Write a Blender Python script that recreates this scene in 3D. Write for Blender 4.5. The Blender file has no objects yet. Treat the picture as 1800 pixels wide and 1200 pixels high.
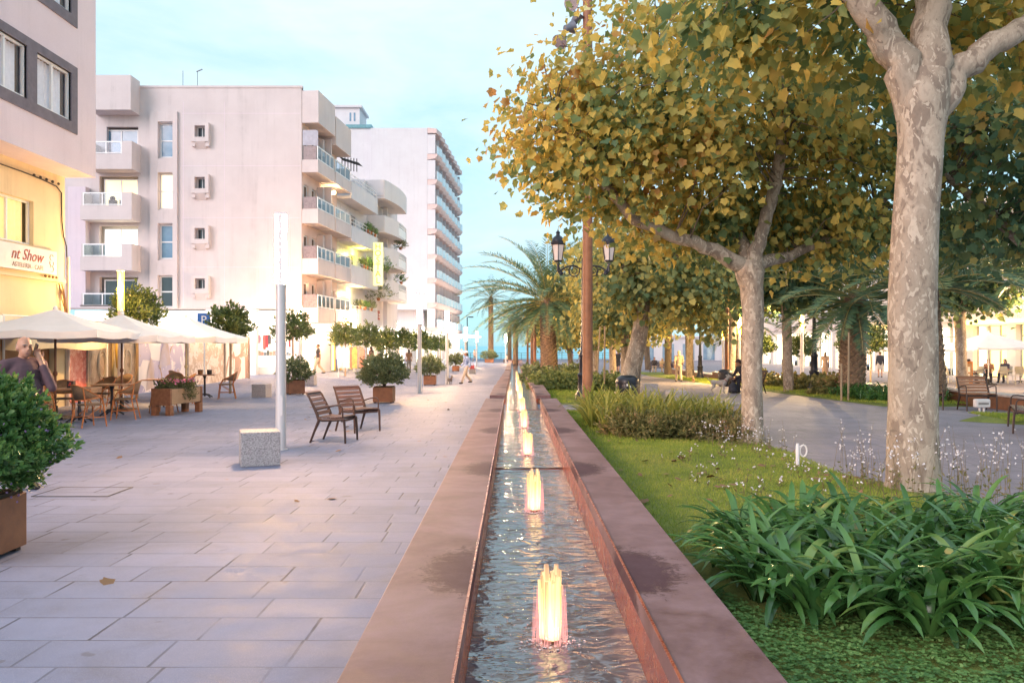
import bpy, bmesh, math, random
import numpy as np
from mathutils import Vector, Matrix
R = math.radians
rnd = random.Random(7)
S = bpy.context.scene
COL = S.collection
F, CX, HY, HC = 1450.0, 903.0, 607.0, 1.65

def zg(x, y):
    """ground height: the promenade falls gently towards the sea"""
    w = min(1.0, max(0.0, (x + 11.0) / 5.0))
    return -0.016 * min(max(y - 22.0, 0.0), 38.0) * w

# ------------------------------------------------------------------ mesh builder
class MB:
    def __init__(s):
        s.v = []; s.f = []
    def add(s, vs, fs):
        o = len(s.v)
        s.v += [tuple(p) for p in vs]
        s.f += [tuple(i + o for i in f) for f in fs]
        return s
    def box(s, x0, y0, z0, x1, y1, z1, M=None):
        vs = [(x0,y0,z0),(x1,y0,z0),(x1,y1,z0),(x0,y1,z0),(x0,y0,z1),(x1,y0,z1),(x1,y1,z1),(x0,y1,z1)]
        if M is not None: vs = [tuple(M @ Vector(p)) for p in vs]
        return s.add(vs, [(0,3,2,1),(4,5,6,7),(0,1,5,4),(1,2,6,5),(2,3,7,6),(3,0,4,7)])
    def quad(s, a, b, c, d):
        return s.add([a,b,c,d], [(0,1,2,3)])
    def bar(s, p0, p1, w, h, up=(0,0,1)):
        p0 = Vector(p0); p1 = Vector(p1); d = (p1-p0).normalized()
        u = Vector(up)
        if abs(d.dot(u)) > .95: u = Vector((0,1,0))
        a = d.cross(u).normalized(); b = a.cross(d).normalized()
        vs = []
        for p in (p0, p1):
            for sa, sb in ((-1,-1),(1,-1),(1,1),(-1,1)):
                vs.append(p + a*(sa*w/2) + b*(sb*h/2))
        return s.add(vs, [(0,1,2,3),(7,6,5,4),(0,4,5,1),(1,5,6,2),(2,6,7,3),(3,7,4,0)])
    def tube(s, pts, rad, n=8, cap=True, wob=0.0, seed=0):
        pts = [Vector(p) for p in pts]
        if not isinstance(rad, (list, tuple)): rad = [rad]*len(pts)
        rr = random.Random(seed)
        ph = [rr.uniform(0, 6.28) for _ in range(6)]
        vs = []; fs = []
        a = None
        for i, p in enumerate(pts):
            d = (pts[min(i+1, len(pts)-1)] - pts[max(i-1, 0)])
            d = d.normalized() if d.length > 1e-9 else Vector((0,0,1))
            if a is None:
                u = Vector((1,0,0)) if abs(d.x) < .9 else Vector((0,1,0))
                a = (u - d*u.dot(d)).normalized()
            else:
                a = (a - d*a.dot(d)).normalized()
            b = d.cross(a)
            for k in range(n):
                t = 2*math.pi*k/n
                r = rad[i]
                if wob: r *= 1 + wob*(math.sin(2*t+ph[0]+i*.35)*.6 + math.sin(3*t+ph[1]-i*.5)*.5 + math.sin(5*t+ph[2]+i*.8)*.25)
                vs.append(p + a*(r*math.cos(t)) + b*(r*math.sin(t)))
        for i in range(len(pts)-1):
            for k in range(n):
                fs.append((i*n+k, i*n+(k+1)%n, (i+1)*n+(k+1)%n, (i+1)*n+k))
        if cap:
            fs.append(tuple(reversed(range(n)))); fs.append(tuple(range((len(pts)-1)*n, len(pts)*n)))
        return s.add(vs, fs)
    def lathe(s, prof, n=16, at=(0,0,0), sx=1, sy=1, rot=0):
        vs = []; fs = []
        for r, z in prof:
            for k in range(n):
                t = 2*math.pi*k/n + rot
                vs.append((at[0]+sx*r*math.cos(t), at[1]+sy*r*math.sin(t), at[2]+z))
        m = len(prof)
        for i in range(m-1):
            for k in range(n):
                fs.append((i*n+k, i*n+(k+1)%n, (i+1)*n+(k+1)%n, (i+1)*n+k))
        fs.append(tuple(reversed(range(n)))); fs.append(tuple(range((m-1)*n, m*n)))
        return s.add(vs, fs)
    def ell(s, c, r, nu=12, nv=8, M=None):
        vs = []; fs = []
        for j in range(1, nv):
            ph = math.pi*j/nv
            for i in range(nu):
                t = 2*math.pi*i/nu
                vs.append(Vector((r[0]*math.sin(ph)*math.cos(t), r[1]*math.sin(ph)*math.sin(t), r[2]*math.cos(ph))))
        vs.append(Vector((0,0,r[2]))); vs.append(Vector((0,0,-r[2])))
        if M is not None: vs = [M @ p for p in vs]
        c = Vector(c); vs = [p + c for p in vs]
        T = (nv-1)*nu
        for j in range(nv-2):
            for i in range(nu):
                fs.append((j*nu+i, (j+1)*nu+i, (j+1)*nu+(i+1)%nu, j*nu+(i+1)%nu))
        for i in range(nu):
            fs.append((T, i, (i+1)%nu))
            fs.append((T+1, (nv-2)*nu+(i+1)%nu, (nv-2)*nu+i))
        return s.add(vs, fs)
    def prism(s, poly, a, b, axis='x'):
        """extrude a 2-D polygon between a and b along axis"""
        def P(u, v, w):
            return (w,u,v) if axis == 'x' else ((u,w,v) if axis == 'y' else (u,v,w))
        n = len(poly)
        vs = [P(u,v,a) for u,v in poly] + [P(u,v,b) for u,v in poly]
        fs = [tuple(range(n)), tuple(reversed(range(n,2*n)))]
        for i in range(n):
            j = (i+1)%n
            fs.append((i, i+n, j+n, j))
        return s.add(vs, fs)
    def mesh(s, name):
        me = bpy.data.meshes.new(name)
        me.from_pydata(s.v, [], s.f); me.update()
        return me
    def build(s, name, mat, parent=None, smooth=False, bevel=0.0, kind=None, fix=True):
        me = s.mesh(name)
        if fix:
            bm = bmesh.new(); bm.from_mesh(me)
            bmesh.ops.recalc_face_normals(bm, faces=bm.faces)
            bm.to_mesh(me); bm.free()
        return link(name, me, mat, parent, smooth, bevel, kind)

def link(name, me, mat, parent=None, smooth=False, bevel=0.0, kind=None):
    o = bpy.data.objects.new(name, me); COL.objects.link(o)
    if mat is not None: me.materials.append(mat)
    if smooth:
        me.polygons.foreach_set('use_smooth', [True]*len(me.polygons))
        me.set_sharp_from_angle(angle=R(42))
    if parent is not None: o.parent = parent
    if bevel:
        b = o.modifiers.new('bevel', 'BEVEL'); b.width = bevel; b.segments = 2; b.limit_method = 'ANGLE'; b.angle_limit = R(40)
    if kind: o['kind'] = kind
    return o

def thing(name, label, cat, loc=(0,0,0), rz=0.0, group=None):
    o = bpy.data.objects.new(name, None); COL.objects.link(o)
    o.empty_display_size = .2
    o.location = loc; o.rotation_euler = (0,0,rz)
    return tag(o, label, cat, group)
def tag(o, label, cat, group=None):
    o['label'] = label; o['category'] = cat
    if group: o['group'] = group
    return o
def clone(root, loc, rz=0.0, label=None, scale=None):
    def cp(o, par):
        c = o.copy(); COL.objects.link(c)
        c.parent = par
        for ch in list(o.children): cp(ch, c)
        return c
    r = cp(root, None)
    r.location = loc; r.rotation_euler = (0,0,rz)
    if scale: r.scale = (scale,)*3 if not isinstance(scale, tuple) else scale
    if label: r['label'] = label
    return r

# ------------------------------------------------------------------ materials
def nodes(name):
    m = bpy.data.materials.new(name); m.use_nodes = True
    nt = m.node_tree
    return m, nt, nt.nodes['Principled BSDF'], nt.nodes['Material Output']
def N(nt, t, **kw):
    n = nt.nodes.new(t)
    for k, v in kw.items():
        if k.startswith('i_'): n.inputs[k[2:]].default_value = v
        elif k.startswith('n_'): n.inputs[int(k[2:])].default_value = v
        else: setattr(n, k, v)
    return n
def L(nt, a, b): nt.links.new(a, b)
def ramp(nt, fac, stops, interp='LINEAR'):
    r = N(nt, 'ShaderNodeValToRGB'); cr = r.color_ramp; cr.interpolation = interp
    while len(cr.elements) < len(stops): cr.elements.new(.5)
    for e, (p, c) in zip(cr.elements, stops):
        e.position = p; e.color = (c[0], c[1], c[2], 1) if not isinstance(c, (int,float)) else (c,c,c,1)
    if fac is not None: L(nt, fac, r.inputs['Fac'])
    return r
def math_(nt, op, a, b=None, c=None):
    n = N(nt, 'ShaderNodeMath', operation=op)
    for i, x in enumerate((a, b, c)):
        if x is None: continue
        if isinstance(x, (int, float)): n.inputs[i].default_value = x
        else: L(nt, x, n.inputs[i])
    return n.outputs[0]
def mixc(nt, fac, a, b, bt='MIX'):
    n = N(nt, 'ShaderNodeMix', data_type='RGBA', blend_type=bt)
    for i, x in ((0, fac), (6, a), (7, b)):
        if isinstance(x, (int, float)): n.inputs[i].default_value = x
        elif isinstance(x, tuple): n.inputs[i].default_value = (x[0], x[1], x[2], 1)
        else: L(nt, x, n.inputs[i])
    return n.outputs[2]
def coords(nt, kind='Object', scale=None):
    t = N(nt, 'ShaderNodeTexCoord')
    if scale is None: return t.outputs[kind]
    mp = N(nt, 'ShaderNodeMapping'); mp.inputs['Scale'].default_value = scale
    L(nt, t.outputs[kind], mp.inputs['Vector']); return mp.outputs[0]
def noise(nt, vec, scale, detail=4, rough=.55, dist=0.0):
    n = N(nt, 'ShaderNodeTexNoise'); n.inputs['Scale'].default_value = scale
    n.inputs['Detail'].default_value = detail; n.inputs['Roughness'].default_value = rough
    n.inputs['Distortion'].default_value = dist
    if vec is not None: L(nt, vec, n.inputs['Vector'])
    return n.outputs['Fac']
def bump(nt, bsdf, h, strength=.3, dist=.02):
    b = N(nt, 'ShaderNodeBump'); b.inputs['Strength'].default_value = strength; b.inputs['Distance'].default_value = dist
    L(nt, h, b.inputs['Height']); L(nt, b.outputs[0], bsdf.inputs['Normal']); return b

_mats = {}
def M(name, col, rough=.6, metal=0.0, col2=None, vs=4.0, va=.12, bs=0.0, bscale=60.0, emit=0.0, ecol=None, spec=.5, coat=0.0, stretch=(1,1,1)):
    """plain surface: two tones blended by noise, slight roughness change, fine bump"""
    if name in _mats: return _mats[name]
    m, nt, b, out = nodes(name)
    vec = coords(nt, 'Object', stretch)
    n1 = noise(nt, vec, vs, 5, .6)
    c2 = col2 or tuple(max(0, c*(1-va*2.2)) for c in col)
    r = ramp(nt, n1, [(.3, c2), (.68, col)])
    L(nt, r.outputs[0], b.inputs['Base Color'])
    rr = ramp(nt, noise(nt, vec, vs*2.3, 3), [(.3, max(0, rough-.08)), (.7, min(1, rough+.08))])
    L(nt, rr.outputs[0], b.inputs['Roughness'])
    b.inputs['Metallic'].default_value = metal
    b.inputs['Specular IOR Level'].default_value = spec
    if coat: b.inputs['Coat Weight'].default_value = coat; b.inputs['Coat Roughness'].default_value = .12
    if bs: bump(nt, b, noise(nt, vec, bscale, 4, .65), bs, .01)
    if emit:
        b.inputs['Emission Color'].default_value = (*(ecol or col), 1); b.inputs['Emission Strength'].default_value = emit
    _mats[name] = m
    return m
def glow(name, col, strength):
    if name in _mats: return _mats[name]
    m, nt, b, out = nodes(name)
    b.inputs['Base Color'].default_value = (*col, 1)
    b.inputs['Emission Color'].default_value = (*col, 1); b.inputs['Emission Strength'].default_value = strength
    _mats[name] = m
    return m
def glass(name, tint=(1,1,1), refl=.12, rough=.02):
    if name in _mats: return _mats[name]
    m, nt, b, out = nodes(name)
    nt.nodes.remove(b)
    tr = N(nt, 'ShaderNodeBsdfTransparent'); tr.inputs[0].default_value = (*tint, 1)
    gl = N(nt, 'ShaderNodeBsdfGlossy'); gl.inputs['Roughness'].default_value = rough
    fr = N(nt, 'ShaderNodeLayerWeight'); fr.inputs[0].default_value = .5
    f = math_(nt, 'ADD', math_(nt, 'MULTIPLY', math_(nt, 'POWER', fr.outputs['Facing'], 4.0), .7), refl)
    mx = N(nt, 'ShaderNodeMixShader'); L(nt, f, mx.inputs[0]); L(nt, tr.outputs[0], mx.inputs[1]); L(nt, gl.outputs[0], mx.inputs[2])
    L(nt, mx.outputs[0], out.inputs[0]); _mats[name] = m
    return m
def leafmat(name, stops, transl=.35, rough=.5, spec=.3, nscale=.5):
    """every leaf (mesh island) takes its own colour; a slow noise shifts whole clumps"""
    if name in _mats: return _mats[name]
    m, nt, b, out = nodes(name)
    g = N(nt, 'ShaderNodeNewGeometry')
    nz = noise(nt, coords(nt, 'Object'), nscale, 3)
    f = math_(nt, 'ADD', math_(nt, 'MULTIPLY', g.outputs['Random Per Island'], .62), math_(nt, 'MULTIPLY_ADD', nz, 1.3, -.46))
    r = ramp(nt, f, stops)
    L(nt, r.outputs[0], b.inputs['Base Color'])
    b.inputs['Roughness'].default_value = rough; b.inputs['Specular IOR Level'].default_value = spec
    t = N(nt, 'ShaderNodeBsdfTranslucent'); L(nt, r.outputs[0], t.inputs[0])
    mx = N(nt, 'ShaderNodeMixShader'); mx.inputs[0].default_value = transl
    L(nt, b.outputs[0], mx.inputs[1]); L(nt, t.outputs[0], mx.inputs[2]); L(nt, mx.outputs[0], out.inputs[0])
    _mats[name] = m
    return m

# ------------------------------------------------------------------ many small faces at once
def polys(name, V, k, mat, parent=None, kind=None, smooth=False):
    """V: (n*k,3) array, n separate k-gons"""
    V = np.asarray(V, dtype=np.float32).reshape(-1, 3)
    n = len(V)//k
    me = bpy.data.meshes.new(name)
    me.vertices.add(n*k); me.vertices.foreach_set('co', V.ravel())
    me.loops.add(n*k); me.loops.foreach_set('vertex_index', np.arange(n*k, dtype=np.int32))
    me.polygons.add(n); me.polygons.foreach_set('loop_start', np.arange(0, n*k, k, dtype=np.int32))
    me.polygons.foreach_set('loop_total', np.full(n, k, dtype=np.int32))
    me.update(calc_edges=True)
    return link(name, me, mat, parent, smooth, 0, kind)
def folded(name, V, mat, parent=None, kind=None):
    """plane leaves of 12 points as two halves folded along the midrib"""
    V = np.asarray(V, dtype=np.float32).reshape(-1, 3); n = len(V)//12
    f = np.array([0,1,2,3,4,5,6, 0,6,7,8,9,10,11], dtype=np.int32)
    li = (f[None, :] + (np.arange(n, dtype=np.int32)*12)[:, None]).ravel()
    me = bpy.data.meshes.new(name)
    me.vertices.add(n*12); me.vertices.foreach_set('co', V.ravel())
    me.loops.add(len(li)); me.loops.foreach_set('vertex_index', li)
    me.polygons.add(2*n); me.polygons.foreach_set('loop_start', np.arange(0, n*14, 7, dtype=np.int32))
    me.polygons.foreach_set('loop_total', np.full(2*n, 7, dtype=np.int32))
    me.update(calc_edges=True)
    return link(name, me, mat, parent, False, 0, kind)
def grids(V, name, m, mat, parent=None, kind=None, smooth=True):
    """V: (n, m, w, 3) strips of w points across, m along, each its own island"""
    V = np.asarray(V, dtype=np.float32); n, m_, w, _ = V.shape
    me = bpy.data.meshes.new(name)
    me.vertices.add(n*m_*w); me.vertices.foreach_set('co', V.ravel())
    i, j = np.meshgrid(np.arange(m_-1), np.arange(w-1), indexing='ij')
    q = np.stack([i*w+j, i*w+j+1, (i+1)*w+j+1, (i+1)*w+j], -1).reshape(-1, 4)
    q = (q[None] + (np.arange(n)*m_*w)[:, None, None]).reshape(-1, 4).astype(np.int32)
    me.loops.add(q.size); me.loops.foreach_set('vertex_index', q.ravel())
    me.polygons.add(len(q)); me.polygons.foreach_set('loop_start', np.arange(0, q.size, 4, dtype=np.int32))
    me.polygons.foreach_set('loop_total', np.full(len(q), 4, dtype=np.int32))
    me.update(calc_edges=True)
    return link(name, me, mat, parent, smooth, 0, kind)
def unit(a):
    return a/np.maximum(np.linalg.norm(a, axis=-1, keepdims=True), 1e-9)
PLANE_LEAF = np.array([(0,0),(.20,-.05),(.47,.07),(.42,.27),(.61,.50),(.33,.63),(0,1.0),(-.31,.66),(-.60,.47),(-.43,.29),(-.46,.05),(-.22,-.04)])
OVAL_LEAF = np.array([(0,0),(.22,.3),(.2,.7),(0,1),(-.2,.7),(-.22,.3)])
ROUGH_LEAF = np.array([(0,0),(.45,.12),(.42,.6),(0,1),(-.42,.6),(-.45,.12)])
SLIM_LEAF = np.array([(0,0),(.16,.45),(0,1),(-.16,.45)])
def leaf_polys(P, T, Nn, size, shape, curl=.45):
    """leaves rooted at P, growing along T, facing Nn"""
    T = unit(T); B = unit(np.cross(T, Nn)); Nn = np.cross(B, T)
    sx = shape[:, 0][None, :, None]; sy = shape[:, 1][None, :, None]
    s = np.asarray(size).reshape(-1, 1, 1)
    V = P[:, None, :] + s*(sx*B[:, None, :] + sy*T[:, None, :] - curl*(np.abs(sy)**2*(.5+np.sin(P.sum(1)*37)[:, None, None]*.5) - np.abs(sx)*(.9+.7*np.sin(P.sum(1)*91)[:, None, None]))*Nn[:, None, :]*.6)
    return V.reshape(-1, 3)
def rdir(rng, n): return unit(rng.normal(size=(n, 3)))

def wallmat(name, col, col2, streak=.16, vs=.6):
    """painted render: broad tone drift, rain streaks running down, fine grain"""
    m, nt, b, out = nodes(name); P = N(nt, 'ShaderNodeNewGeometry').outputs['Position']
    r = ramp(nt, noise(nt, P, vs, 5, .6), [(.3, col2), (.68, col)])
    mp = N(nt, 'ShaderNodeMapping'); mp.inputs['Scale'].default_value = (2.6, 2.6, .11); L(nt, P, mp.inputs[0])
    st = ramp(nt, noise(nt, mp.outputs[0], 1.0, 6, .7), [(.50, 0), (.72, 1)]).outputs[0]
    bl = ramp(nt, noise(nt, P, 1.7, 4, .6), [(.42, .25), (.62, 1)]).outputs[0]
    c = mixc(nt, math_(nt, 'MULTIPLY', math_(nt, 'MULTIPLY', st, bl), streak*2), r.outputs[0], tuple(x*.55 for x in col2))
    g = noise(nt, P, 45, 3, .7)
    c = mixc(nt, .10, c, ramp(nt, g, [(.3, .2), (.7, .9)]).outputs[0], 'MULTIPLY')
    L(nt, c, b.inputs['Base Color']); b.inputs['Roughness'].default_value = .85
    bump(nt, b, g, .22, .012); _mats[name] = m
    return m
EXPOSURE = 1.05
SUN_EL, SUN_ROT, SUN_LAMP_EL = 16.0, 222.0, 21.0
SUN_E, SUN_ANG, SUN_COL = 1.5, 40.0, (1.0, .80, .78)
SKY_STR = .10
SKY_TINT = (.8, 1, 1.05)
SKY_BLUE = (2.4, 4.6, 5.5)
CLOUD = (4.5, 5.4, 5.9)
JET_W = 15.0
TUBE_L = 850.0
LAMP_K = 2.4
# ================================================================== camera, sky, light
cam_d = bpy.data.cameras.new('camera'); cam = bpy.data.objects.new('camera', cam_d); COL.objects.link(cam)
cam.location = (0, 0, HC); cam.rotation_euler = (R(90), 0, 0)
cam_d.lens = 29.0; cam_d.sensor_width = 36.0
cam_d.shift_x = -3/1800; cam_d.shift_y = 7/1800
cam_d.clip_start = .05; cam_d.clip_end = 6000
S.camera = cam
S.view_settings.view_transform = 'Standard'; S.view_settings.look = 'None'
S.view_settings.gamma = 1.0; S.view_settings.exposure = EXPOSURE
S.render.engine = 'CYCLES'
S.cycles.use_denoising = True
S.cycles.max_bounces = 8; S.cycles.diffuse_bounces = 3; S.cycles.glossy_bounces = 3
S.cycles.transparent_max_bounces = 12; S.cycles.transmission_bounces = 4
S.cycles.caustics_reflective = False; S.cycles.caustics_refractive = False
S.cycles.sample_clamp_indirect = 6.0

W = bpy.data.worlds.new('World'); S.world = W; W.use_nodes = True
nt = W.node_tree; bg = nt.nodes['Background']
sky = N(nt, 'ShaderNodeTexSky'); sky.sky_type = 'NISHITA'; sky.sun_disc = False
sky.sun_elevation = R(SUN_EL); sky.sun_rotation = R(SUN_ROT); sky.altitude = 0; sky.air_density = 1.0; sky.dust_density = .6; sky.ozone_density = 2.2
tc = N(nt, 'ShaderNodeTexCoord')
mp = N(nt, 'ShaderNodeMapping'); mp.inputs['Scale'].default_value = (1.0, 1.0, 3.6); mp.inputs['Rotation'].default_value = (.06, .14, .4)
L(nt, tc.outputs['Generated'], mp.inputs['Vector'])
n1 = noise(nt, mp.outputs[0], 1.9, 7, .58, .55)
n2 = noise(nt, mp.outputs[0], 7.0, 6, .6, .3)
cl = math_(nt, 'ADD', math_(nt, 'MULTIPLY', n1, .8), math_(nt, 'MULTIPLY', n2, .2))
# thin cloud veil, thicker overhead than at the horizon
sep = N(nt, 'ShaderNodeSeparateXYZ'); L(nt, tc.outputs['Generated'], sep.inputs[0])
hgt = ramp(nt, sep.outputs['Z'], [(.0, .15), (.14, .3), (.30, 1.0), (.8, 1.0)])
cf = ramp(nt, math_(nt, 'ADD', cl, math_(nt, 'MULTIPLY_ADD', hgt.outputs[0], .30, -.20)), [(.30, .0), (.68, 1.0)])
base = mixc(nt, .72, mixc(nt, 1.0, sky.outputs[0], SKY_TINT, 'MULTIPLY'), SKY_BLUE)
colr = mixc(nt, math_(nt, 'MULTIPLY', cf.outputs[0], .95), base, CLOUD)
L(nt, colr, bg.inputs['Color']); bg.inputs['Strength'].default_value = SKY_STR

sd = bpy.data.lights.new('sun', 'SUN'); so = bpy.data.objects.new('sun', sd); COL.objects.link(so)
sd.energy = SUN_E; sd.angle = R(SUN_ANG); sd.color = SUN_COL
# direction the light travels: from the sun (azimuth SUN_ROT measured like the sky node) towards the scene
az = R(SUN_ROT); el = R(max(SUN_EL, SUN_LAMP_EL))
dirv = Vector((math.sin(az)*math.cos(el), math.cos(az)*math.cos(el), math.sin(el)))
so.rotation_euler = dirv.to_track_quat('Z', 'Y').to_euler()
so.location = dirv*60

def point(name, loc, power, col, radius=.12, parent=None):
    d = bpy.data.lights.new(name, 'POINT'); d.energy = power; d.color = col; d.shadow_soft_size = radius
    o = bpy.data.objects.new(name, d); COL.objects.link(o); o.location = loc
    if parent is not None: o.parent = parent
    return o
WARM = (1.0, .66, .30)

# ================================================================== ground
def paving(name, col, joint, wet=.3, row=.385, warm=None):
    m, nt, b, out = nodes(name)
    geo = N(nt, 'ShaderNodeNewGeometry')
    sp = N(nt, 'ShaderNodeSeparateXYZ'); L(nt, geo.outputs['Position'], sp.inputs[0])
    X, Y = sp.outputs['X'], sp.outputs['Y']
    yy = math_(nt, 'DIVIDE', Y, row); rowi = math_(nt, 'FLOOR', yy); fy = math_(nt, 'FRACT', yy)
    w1 = N(nt, 'ShaderNodeTexWhiteNoise', noise_dimensions='1D'); L(nt, rowi, w1.inputs['W'])
    w2 = N(nt, 'ShaderNodeTexWhiteNoise', noise_dimensions='1D'); L(nt, math_(nt, 'ADD', rowi, 71.3), w2.inputs['W'])
    wid = math_(nt, 'MULTIPLY_ADD', w2.outputs[0], .42, .48)
    xx = math_(nt, 'DIVIDE', math_(nt, 'MULTIPLY_ADD', w1.outputs[0], 5.0, X), wid)
    ci = math_(nt, 'FLOOR', xx); fx = math_(nt, 'FRACT', xx)
    # the joint inside a slab pair moves about, so slab lengths differ
    cv = N(nt, 'ShaderNodeCombineXYZ'); L(nt, ci, cv.inputs[0]); L(nt, rowi, cv.inputs[1])
    w3 = N(nt, 'ShaderNodeTexWhiteNoise', noise_dimensions='2D'); L(nt, cv.outputs[0], w3.inputs['Vector'])
    dx = math_(nt, 'MULTIPLY', math_(nt, 'MINIMUM', fx, math_(nt, 'SUBTRACT', 1.0, fx)), wid)
    dy = math_(nt, 'MULTIPLY', math_(nt, 'MINIMUM', fy, math_(nt, 'SUBTRACT', 1.0, fy)), row)
    rag = math_(nt, 'MULTIPLY_ADD', noise(nt, geo.outputs['Position'], 26, 2), .006, -.003)
    def line(d, w):
        mr = N(nt, 'ShaderNodeMapRange', interpolation_type='SMOOTHSTEP'); L(nt, math_(nt, 'ADD', d, rag), mr.inputs['Value'])
        mr.inputs['From Min'].default_value = w; mr.inputs['From Max'].default_value = w*2.2
        mr.inputs['To Min'].default_value = 1; mr.inputs['To Max'].default_value = 0
        return mr.outputs[0]
    openj = ramp(nt, noise(nt, geo.outputs['Position'], 1.1, 3), [(.40, .18), (.60, 1.0)])
    jm = math_(nt, 'MAXIMUM', math_(nt, 'MULTIPLY', line(dx, .0052), openj.outputs[0]), math_(nt, 'MULTIPLY', line(dy, .0042), math_(nt, 'MULTIPLY_ADD', openj.outputs[0], .55, .2)))
    big = noise(nt, geo.outputs['Position'], .55, 5, .6)
    mid = noise(nt, geo.outputs['Position'], 3.2, 6, .65)
    fine = noise(nt, geo.outputs['Position'], 85, 3, .7)
    speck = noise(nt, geo.outputs['Position'], 230, 2, .6)
    c = ramp(nt, math_(nt, 'ADD', math_(nt, 'MULTIPLY', mid, .5), math_(nt, 'ADD', math_(nt, 'MULTIPLY', big, .35), math_(nt, 'MULTIPLY', fine, .28))),
             [(.38, tuple(x*.62 for x in col)), (.56, col), (.74, tuple(min(1, x*1.22) for x in col))])
    c2 = mixc(nt, 1.0, c.outputs[0], ramp(nt, w3.outputs[0], [(0, .90), (1, 1.06)]).outputs[0], 'MULTIPLY')
    c2 = mixc(nt, math_(nt, 'MULTIPLY', ramp(nt, speck, [(.60, 0), (.68, 1)]).outputs[0], .5), c2, (.72, .70, .70))
    spots = ramp(nt, noise(nt, geo.outputs['Position'], 4.6, 2, .4), [(.70, 0), (.74, 1)])
    c2 = mixc(nt, math_(nt, 'MULTIPLY', spots.outputs[0], .5), c2, (.10, .09, .10))
    wear = ramp(nt, noise(nt, geo.outputs['Position'], .9, 7, .72, 1.0), [(.52, 0), (.70, 1)])
    c2 = mixc(nt, math_(nt, 'MULTIPLY', wear.outputs[0], .34), c2, (.11, .105, .12))
    c3 = mixc(nt, math_(nt, 'MULTIPLY', jm, .88), c2, joint)
    L(nt, c3, b.inputs['Base Color'])
    ro = ramp(nt, math_(nt, 'ADD', math_(nt, 'MULTIPLY', mid, .6), math_(nt, 'MULTIPLY', fine, .4)), [(.36, wet), (.64, wet+.24)])
    L(nt, ro.outputs[0], b.inputs['Roughness'])
    b.inputs['Specular IOR Level'].default_value = .28
    h = math_(nt, 'SUBTRACT', math_(nt, 'ADD', math_(nt, 'MULTIPLY', fine, .35), math_(nt, 'MULTIPLY', w3.outputs[0], .25)), math_(nt, 'MULTIPLY', jm, 1.4))
    bump(nt, b, h, .45, .006)
    return m
PAVE = paving('granite_paving', (.190, .206, .305), (.030, .033, .042), .56)
PLAZA = paving('plaza_paving', (.27, .235, .275), (.12, .105, .12), .58, .6)

def sheet(name, xs, ys, mat, dz=0.0, kind='structure', zf=zg):
    mb = MB(); nx, ny = len(xs), len(ys)
    vs = [(x, y, zf(x, y)+dz) for y in ys for x in xs]
    fs = [(j*nx+i, j*nx+i+1, (j+1)*nx+i+1, (j+1)*nx+i) for j in range(ny-1) for i in range(nx-1)]
    mb.add(vs, fs)
    return mb.build(name, mat, kind=kind, fix=False)
YS = [-6, 4, 10, 16, 22, 26, 32, 40, 50, 60, 70, 90, 112, 140]
sheet('pavement', [-60, -30, -18, -11, -9.5, -8, -6, -3, 0, .9], YS, PAVE)
sheet('pavement', [.9, 2, 4, 7, 10, 14, 20, 32, 60], YS, PLAZA)
earth = M('dry_earth', (.20, .16, .12), .95, col2=(.12, .10, .075), vs=2, bs=.4, bscale=30)
mb = MB(); mb.box(-3000, -400, -3.2, 3000, 139, -2.6); mb.build('ground', earth, kind='structure')

# sea beyond the promenade
m, nt, b, out = nodes('sea_water')
b.inputs['Base Color'].default_value = (.26, .58, .66, 1); b.inputs['Roughness'].default_value = .7
bump(nt, b, noise(nt, coords(nt, 'Object', (.5, 1.6, 1)), 1.4, 4), .5, .2)
mb = MB(); mb.quad((-3500, 134, -2.2), (3500, 134, -2.2), (3500, 5200, -2.2), (-3500, 5200, -2.2)); mb.build('sea', m, kind='structure', fix=False)
mb = MB(); mb.box(-70, 139.5, -3.0, 70, 140.1, zg(0, 140)-.004); mb.build('quay_wall', M('quay_concrete', (.45, .42, .40), .85, bs=.3), kind='structure')

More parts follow.
